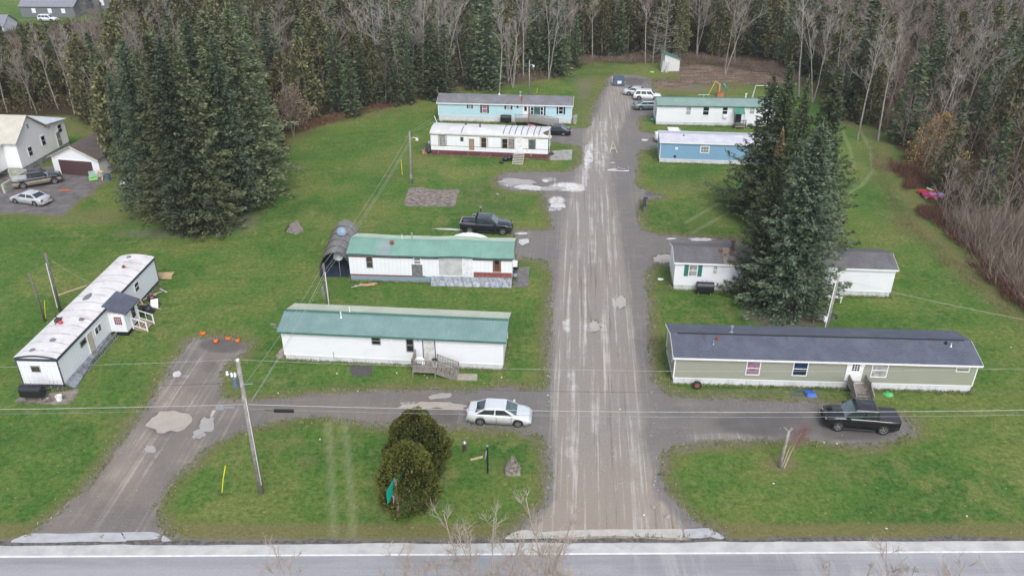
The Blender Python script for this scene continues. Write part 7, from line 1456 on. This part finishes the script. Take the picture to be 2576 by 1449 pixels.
for top, by, k, lb in [((970,40),262,0,'dark spruce below the birch row at centre left'), ((1080,48),250,1,'dark spruce with even cone shape behind the sky blue home'), ((1115,60),248,3,'dark spruce right of the even cone'), ((1220,-30),226,1,'tall spruce between the two birch groups'), ((1412,-20),192,0,'bright green spruce at the lane side of the birches'), ((1020,110),262,2,'lower dark spruce at the lawn edge'), ((1180,90),226,2,'shadowed spruce behind the left end of the sky blue home'), ((1450,40),172,3,'dark spruce at the top of the lane, left side'), ((870,120),292,1,'dark spruce by the lawn bend'), ((2205,-10),300,0,'dark spruce deep at the right wood edge'), ((2330,110),360,1,'dark spruce behind the orange larch'), ((2430,250),480,2,'dark spruce right of the orange larch'), ((2540,300),540,1,'dark spruce at the right edge of the photo')]:
    by_top(FS_, k, 'spruce_tree', lb, top, by, 14.1, 'dark spruces along the wood edge', rz=top[0] * .02, w_=1.15)
# larch in autumn gold, tan leafy shrub, lone small tree
lar = bare_mesh(9, 700, M_gbark, .42, .12, .1, 22, .35, 2); gl_ = cedar_mesh(8, 3.2, 701, ML['golden'], 2900, .22, .02, .3, .5)
b = G(2345,432); tree('larch_tree', 'golden-orange larch at the corner of the right-hand wood', b, gl_, None, 1.0, 0, 1.0, cname='crown'); NAMED += [Vector((b.x + u, b.y + v, 0)) for u in (-3, 0, 3) for v in (-6, -3, 0, 2)]; o = bpy.data.objects.new('branches', lar); COL.objects.link(o); o.parent = [x for x in bpy.data.objects if x.name.startswith('larch_tree')][0]
b = G(738,345); r = tree('tan_shrub', 'large shrub with dry tan leaves at the lawn edge right of the big evergreens', b, cedar_mesh(7.5, 2.9, 702, ML['tan'], 2200, .22, .25, .6, .4), None, 1, 0, cname='crown'); o = bpy.data.objects.new('branches', bare_mesh(8.5, 703, M_pbark, .4, .1, .1, 20, 1.6, 3, 3)); COL.objects.link(o); o.parent = r
b = G(885,281); tree('young_tree', 'slender bare young tree standing alone on the lawn edge', b, bare_mesh(6.2, 704, M_gbark, .3, .4, .07, 12, 1.5, 2), None, 1, 0, cname='branches')
for px, h, lb in (((1107,238), 6, 'thin bare pole-like sapling by the wood edge left of the sky blue home'), ((985,70), 0, '')): 
    if h: tree('young_tree', lb, G(1107,299), bare_mesh(h, 705, M_gbark, .12, .5, .05, 8, 1.6, 1), None, 1, 0, cname='branches')
# --- the woods, tree by tree
RF = random.Random(77); pts = []
keep = [pxpoly([(-60,470),(-60,285),(60,290),(180,330),(262,330),(262,470)]), farlawn]
def allowed(x, y):
    X_, Y_ = np.array([x]), np.array([y]); return sdist(forest, X_, Y_)[0] < -.8 and all(sdist(k, X_, Y_)[0] > 1.2 for k in keep) and not (inside(pxpoly([(1700,150),(1950,150),(1950,210),(1700,210)]), X_, Y_)[0])
cell = {}
def far_ok(x, y, d):
    cx_, cy_ = int(x / 6), int(y / 6)
    for i in (-1, 0, 1):
        for j in (-1, 0, 1):
            for (a, b_) in cell.get((cx_ + i, cy_ + j), []):
                if (a - x) ** 2 + (b_ - y) ** 2 < d * d: return False
    return True
for p in NAMED: cell.setdefault((int(p.x / 6), int(p.y / 6)), []).append((p.x, p.y))
cnt = {'s': 0, 'c': 0, 'b': 0, 'p': 0, 'w': 0}
NQ = 60000; _r = np.random.default_rng(77); QY = _r.uniform(78, 236, NQ); QX = _r.uniform(-150, 128, NQ); k = np.abs(QX) < QY * .70 + 14; QX, QY = QX[k], QY[k]
QD = -sdist(forest, QX, QY); ok = QD > .8
for kp in keep: ok &= sdist(kp, QX, QY) > 1.2
ok &= ~inside(pxpoly([(1700,150),(1950,150),(1950,210),(1700,210)]), QX, QY)
for x, y, dd in zip(QX[ok], QY[ok], QD[ok]):
    if len(pts) >= 1150: break
    x = float(x); y = float(y); dd = float(dd); px, py = PR(x, y); hcap = 99
    if px < 300: hcap = max(2.2, CAM_H * (1 - y / (203 if px < 240 else 236)) + .6)
    need = 3.3 if dd < 14 else (4.3 if dd < 35 else 5.6)
    if not far_ok(x, y, need): continue
    cell.setdefault((int(x / 6), int(y / 6)), []).append((x, y)); pts.append((x, y, px, py, dd, hcap))
pts.sort(key=lambda p: p[1])
def kind_for(px, py, dd, u):
    if px < 280: w_ = (.14, .22, .60, .04)
    elif px < 640: w_ = (.15, .50, .33, .02)
    elif px < 900: w_ = (.22, .40, .36, .02)
    elif px < 1430: w_ = (.45, .20, .30, .05)
    elif px < 1960: w_ = (.22, .56, .19, .03)
    elif px < 2250: w_ = (.20, .22, .53, .05)
    else: w_ = (.27, .15, .54, .04)
    for k, a in zip('scbw', w_):
        if u < a: return k
        u -= a
    return 'b'
rest = []
for (x, y, px, py, dd, hcap) in pts:
    k = kind_for(px, py, dd, RF.random())
    if cnt[k] >= 292: k = 'c' if cnt['c'] < 292 else ('s' if cnt['s'] < 292 else ('b' if cnt['b'] < 292 else None))
    if k is None or (k == 'b' and cnt['b'] >= 292): rest.append((x, y, hcap, RF.random())); continue
    cnt[k] += 1; rz = RF.uniform(0, 6.28); tl = (RF.gauss(0, .02), RF.gauss(0, .02))
    if px > 2230 and dd < 13 and y < 150: put(FP_, RF.randrange(3), 'bare_tree', 'slim leafless young tree in the thicket along the right-hand lawn edge', (x, y), RF.uniform(.75, 1.25), rz, 'slim leafless trees of the right-hand thicket'); continue
    if k == 's': h = min(hcap, RF.uniform(10, 17)); put(FS_, RF.randrange(4), 'spruce_tree', 'dark green spruce standing in the dense woods behind the homes', (x, y), h / 14 * RF.uniform(.85, 1.2), rz, 'spruces in the woods', h / 14, tl)
    elif k == 'c': h = min(hcap, RF.uniform(10, 15)); put(FC_, RF.randrange(4), 'cedar_tree', 'olive green cedar standing in the dense woods behind the homes', (x, y), h / 11 * RF.uniform(.85, 1.25), rz, 'cedars in the woods', h / 11, tl)
    elif k == 'b': h = min(hcap, RF.uniform(11, 17)); put(FB_, RF.randrange(5), 'bare_tree', 'leafless grey-brown tree standing in the dense woods behind the homes', (x, y), h / 14 * RF.uniform(.9, 1.2), rz, 'leafless trees in the woods', h / 14, tl)
    else: h = min(hcap, RF.uniform(12, 16)); put(FW_, RF.randrange(4), 'birch_tree', 'leafless white-barked birch standing in the dense woods behind the homes', (x, y), h / 15, rz, 'birches in the woods', None, tl)
# what is left of the woods, farthest rows: one mass
if rest:
    FCL = [cedar_mesh(12, 2.0, 901 + i, ML['cedar'], 420, 1.0, .1, .4) for i in range(2)]; FBL = bare_mesh(14, 905, M_pbark, .28, .3, .1, 12, 1.0, 1, 1, .04)
    for nm, protos_, sel, mat_, lb in (('far_woods', FCL, lambda u: u < .55, ML['cedar'], 'olive evergreens of the farthest rows of the woods'), ('far_woods', [FBL], lambda u: u >= .55, M_pbark, 'leafless trees of the farthest rows of the woods')):
        Vs = []; Fs = []; Rs = []; b0 = 0
        for i, (x, y, hc, u) in enumerate(rest):
            if not sel(u): continue
            me = protos_[i % len(protos_)]; nv = len(me.vertices); co = np.empty(nv * 3); me.vertices.foreach_get('co', co); co = co.reshape(-1, 3); a = i * 1.7; s_ = min(hc, 9 + 6 * ((i * .618) % 1)) / 13
            ro = np.array([[math.cos(a), math.sin(a), 0], [-math.sin(a), math.cos(a), 0], [0, 0, 1]]); Vs.append(co @ ro * s_ + np.array([x, y, 0]))
            fs = [tuple(v + b0 for v in p.vertices) for p in me.polygons]; Fs += fs; b0 += nv; Rs.append(np.random.default_rng(i).random(len(fs)))
        if not Vs: continue
        me = bpy.data.meshes.new(nm); me.from_pydata(np.concatenate(Vs).tolist(), [], Fs); me.materials.append(mat_); at = me.attributes.new('tone', 'FLOAT', 'FACE'); at.data.foreach_set('value', np.concatenate(Rs).astype(np.float32))
        o = bpy.data.objects.new(nm, me); COL.objects.link(o); tag(o, lb, 'woods', kind='stuff')
print('trees', len(pts), cnt, len(rest))
# --- thickets: one tangled mass, stuff
def thicket(name, label, region, n, h, mat_, seed, extra=None, w_=.02, leafy=None):
    R = np.random.default_rng(seed); P_ = pxpoly(region); ax = [p[0] for p in P_]; ay = [p[1] for p in P_]
    X_ = R.uniform(min(ax), max(ax), n * 4); Y_ = R.uniform(min(ay), max(ay), n * 4); sd_ = -sdist(P_, X_, Y_) + (fbm(X_, Y_, 4, seed + 3) - .5) * 4; tg = G(2340,491); k = (sd_ > 0) & (R.random(n * 4) < np.clip(sd_ / 2.2, 0, 1)) & ((np.hypot(X_ - tg.x, Y_ - tg.y + 1.5) > 3.6) | (n < 500) | (label.startswith('olive'))); X_ = X_[k][:n]; Y_ = Y_[k][:n]; n = len(X_)
    L = LB(); hh = h * R.uniform(.35, 1.1, n) * np.clip(fbm(X_, Y_, 5, seed) * 1.6, .3, 1.2); base = np.stack([X_, Y_, np.zeros(n)], 1)
    for s_ in range(5):
        d = unit(np.stack([R.normal(0, .3 + .12 * s_, n), R.normal(0, .3 + .12 * s_, n), np.ones(n)], 1)); st_ = base + d * (hh * (0 if s_ == 0 else R.uniform(.1, .6)))[:, None] * (0 if s_ == 0 else 1)
        ln = hh * (1 if s_ == 0 else R.uniform(.35, .7)); U = unit(np.cross(d, R.normal(0, 1, (n, 3)))); C = st_ + d * ln[:, None] / 2
        L.quads(leafquads(C, d, U, ln, np.full(n, w_ * (1.6 if s_ == 0 else 1))), R.random(n))
        if leafy:
            q = st_ + d * (ln * R.uniform(.2, .9, n))[:, None]; D2 = unit(R.normal(0, 1, (n, 3))); U2 = unit(np.cross(D2, R.normal(0, 1, (n, 3)))); L.quads(leafquads(q, D2, U2, leafy * R.uniform(.6, 1.5, n), leafy * R.uniform(.4, 1, n)), R.random(n))
    o = bpy.data.objects.new(name, L.build(name, mat_)); COL.objects.link(o); tag(o, label, 'thicket', kind='stuff'); return o
MT_br = leaf('brown_brush', [(.07, .045, .035), (.15, .11, .085), (.24, .19, .15)], .03); MT_gr = leaf('grey_brush', [(.09, .07, .055), (.18, .145, .115), (.28, .24, .195)], .03); MT_rd = leaf('reddish_brush', [(.07, .03, .022), (.14, .07, .05), (.20, .12, .09)], .03); MT_ol = leaf('olive_underbrush', [(.035, .035, .018), (.085, .072, .038), (.16, .125, .075)], .05); MT_dg = leaf('dry_grass_blades', [(.13, .11, .05), (.24, .19, .11), (.34, .28, .18)], .03)
thicket('thicket', 'grey-brown sapling thicket along the right edge of the lawn', [(2370,470),(2400,465),(2420,480),(2600,560),(2900,800),(2900,1050),(2620,840),(2500,740),(2420,640),(2360,575)], 3600, 4.0, MT_gr, 1, w_=.024)
thicket('thicket', 'low reddish brush at the foot of the right-hand thicket', [(2230,400),(2300,430),(2340,500),(2420,560),(2560,700),(2800,900),(2800,1010),(2576,790),(2480,705),(2380,600),(2300,540),(2260,450)], 7000, 1.3, MT_rd, 2, w_=.03, leafy=.10)
thicket('thicket', 'reddish-brown brush at the lawn edge right of the big evergreens', [(690,350),(760,310),(830,286),(900,276),(1040,240),(1110,228),(1105,246),(1040,258),(960,283),(860,303),(760,345),(700,400),(640,455),(610,450)], 7000, 1.1, MT_rd, 3, w_=.03, leafy=.09)
thicket('thicket', 'brown brush along the wood edge at the lane head', [(1130,228),(1240,214),(1300,196),(1400,184),(1440,152),(1500,138),(1700,138),(1960,165),(2090,235),(2070,250),(1950,196),(1860,178),(1780,168),(1690,165),(1500,162),(1445,176),(1400,204),(1300,216),(1150,236)], 9000, 1.5, MT_br, 4, w_=.035, leafy=.12)
thicket('underbrush', 'olive and brown underbrush filling the woods', [(-400,300),(170,285),(300,420),(640,400),(830,270),(1240,200),(1430,150),(1500,130),(1900,130),(2100,220),(2260,360),(2420,500),(2700,700),(2700,60),(-400,60)], 26000, 2.6, MT_ol, 5, w_=.05, leafy=.30)
thicket('dry_grass', 'dry grass tufts along the right lawn edge and clearing', [(2150,330),(2230,390),(2290,540),(2400,640),(2560,790),(2500,790),(2380,680),(2240,570),(2190,430)], 6000, .55, MT_dg, 6, w_=.02)
thicket('dry_grass', 'dry grass tufts across the cleared patch', [(1640,150),(1900,160),(2060,215),(2000,235),(1800,225),(1650,215),(1560,205),(1700,190)], 3500, .4, MT_br, 7, w_=.03)
# far scrub at the top left below the far houses
thicket('far_scrub', 'pale scrub far beyond the left-hand woods', [(-300,140),(0,110),(180,90),(300,100),(320,66),(190,66),(60,76),(-300,100)], 5000, 2.2, MT_gr, 8, w_=.06, leafy=.2)
# bare roadside saplings whose tops reach up into the view
for i, (tx, ty, sp_, lb) in enumerate([(1272,1262,.22,'tallest pale bare sapling rising in front of the highway, centre'), (1345,1300,.24,'pale bare sapling right of the tallest one'), (1235,1322,.26,'pale bare sapling left of the tallest one'), (1425,1345,.26,'short bare sapling right of the middle group'), (1160,1368,.24,'low bare sapling left of the middle group'), (1060,1390,.24,'lowest bare sapling left of the middle group'), (650,1400,.26,'bare sapling top at the bottom left'), (2390,1372,.26,'bare sapling top at the bottom right'), (2345,1402,.24,'lower bare sapling at the bottom right'), (2180,1425,.24,'faint bare sapling tip between the road and the bottom edge')]):
    g = G(tx, ty); yb_ = 27.0 - (i % 3) * .3; t_ = yb_ / g.y; h = CAM_H * (1 - t_)
    me = bare_mesh(h, 800 + i, flat('pale_twigs', (.40, .34, .29), .85), sp_ * .8, .45, .05, 39, 1.5, 3, 3, .0075); tree('bare_sapling', lb, (g.x * t_, yb_), me, None, 1, i, group='bare saplings along the near side of the highway', cname='branches')
# tufts of long grass round posts and poles
thicket('grass_tuft', 'long grass round the foot of the yellow guard rod', [(540,1236),(575,1236),(575,1252),(540,1252)], 45, .35, leaf('tuft_green', [(.08, .12, .06), (.13, .19, .10), (.2, .26, .16)], 0), 9, w_=.03)

# faint autumn haze between the trees
mb = MB(); mb.box(-700, 700, -60, 700, -3.0, 60); hz = mb.build('haze', None or flat('haze_air', (1, 1, 1))); hz['kind'] = 'stuff'
hm = bpy.data.materials.new('haze_volume'); hm.use_nodes = True; ht_ = hm.node_tree; ht_.nodes.clear(); ho = ht_.nodes.new('ShaderNodeOutputMaterial'); hv = ht_.nodes.new('ShaderNodeVolumePrincipled'); hv.inputs['Density'].default_value = .00022; hv.inputs['Color'].default_value = (.90, .92, .97, 1); hv.inputs['Anisotropy'].default_value = .2
ht_.links.new(hv.outputs[0], ho.inputs['Volume']); hz.data.materials.clear(); hz.data.materials.append(hm)

# ragged tufts of grass along the gravel edges and the foot of the walls
def tufts(name, label, lines, n, spread, ln, mat_, seed, closed=True, outside=None):
    R = np.random.default_rng(seed); P_ = []
    for ln_ in lines:
        a = np.array(ln_ + ([ln_[0]] if closed else [])); d = np.diff(a, axis=0); L_ = np.hypot(d[:, 0], d[:, 1]); m_ = int(n * L_.sum() / 1000); cs = np.cumsum(L_); u = R.uniform(0, cs[-1], m_); i = np.searchsorted(cs, u); f = ((u - (cs[i] - L_[i])) / L_[i])[:, None]; P_.append(a[i] + d[i] * f + R.normal(0, spread, (m_, 2)))
    P_ = np.concatenate(P_)
    P_ = P_[(P_[:, 1] < 150) & (P_[:, 1] > 37.9)]
    for pl in (outside or []): P_ = P_[sdist(pl, P_[:, 0], P_[:, 1]) > -.25]
    m_ = len(P_); LB_ = LB(); base = np.stack([P_[:, 0], P_[:, 1], np.full(m_, .0)], 1)
    for k in range(7):
        d = unit(np.stack([R.normal(0, .7, m_), R.normal(0, .7, m_), np.ones(m_)], 1)); l = ln * R.uniform(.5, 1.4, m_); U = unit(np.cross(d, R.normal(0, 1, (m_, 3)))); C = base + d * l[:, None] / 2 + R.normal(0, .06, (m_, 3)) * np.array([1, 1, 0]); LB_.quads(leafquads(C, d, U, l, np.full(m_, .05)), R.random(m_))
    o = bpy.data.objects.new(name, LB_.build(name, mat_)); COL.objects.link(o); tag(o, label, 'grass', kind='stuff')
MG_e = leaf('edge_grass', [(.11, .16, .05), (.19, .25, .09), (.36, .35, .2)], .03)
tufts('grass_tufts', 'ragged grass tufts along the edges of the gravel', [lane, drive], 14000, .45, .17, MG_e, 21, True, [lane, drive])
foot = []
for hm_ in (H1, H2, H3, H4, H5, H6, H7, H8, H9):
    c = [hm_.M @ Vector(v) for v in ((-.1, hm_.W + .1, 0), (-.1, -.1, 0), (hm_.L + .1, -.1, 0), (hm_.L + .1, hm_.W + .1, 0))]; foot.append([(v.x, v.y) for v in c])
tufts('grass_tufts', 'uncut grass along the foot of the home walls', foot, 22000, .12, .24, MG_e, 22, False)
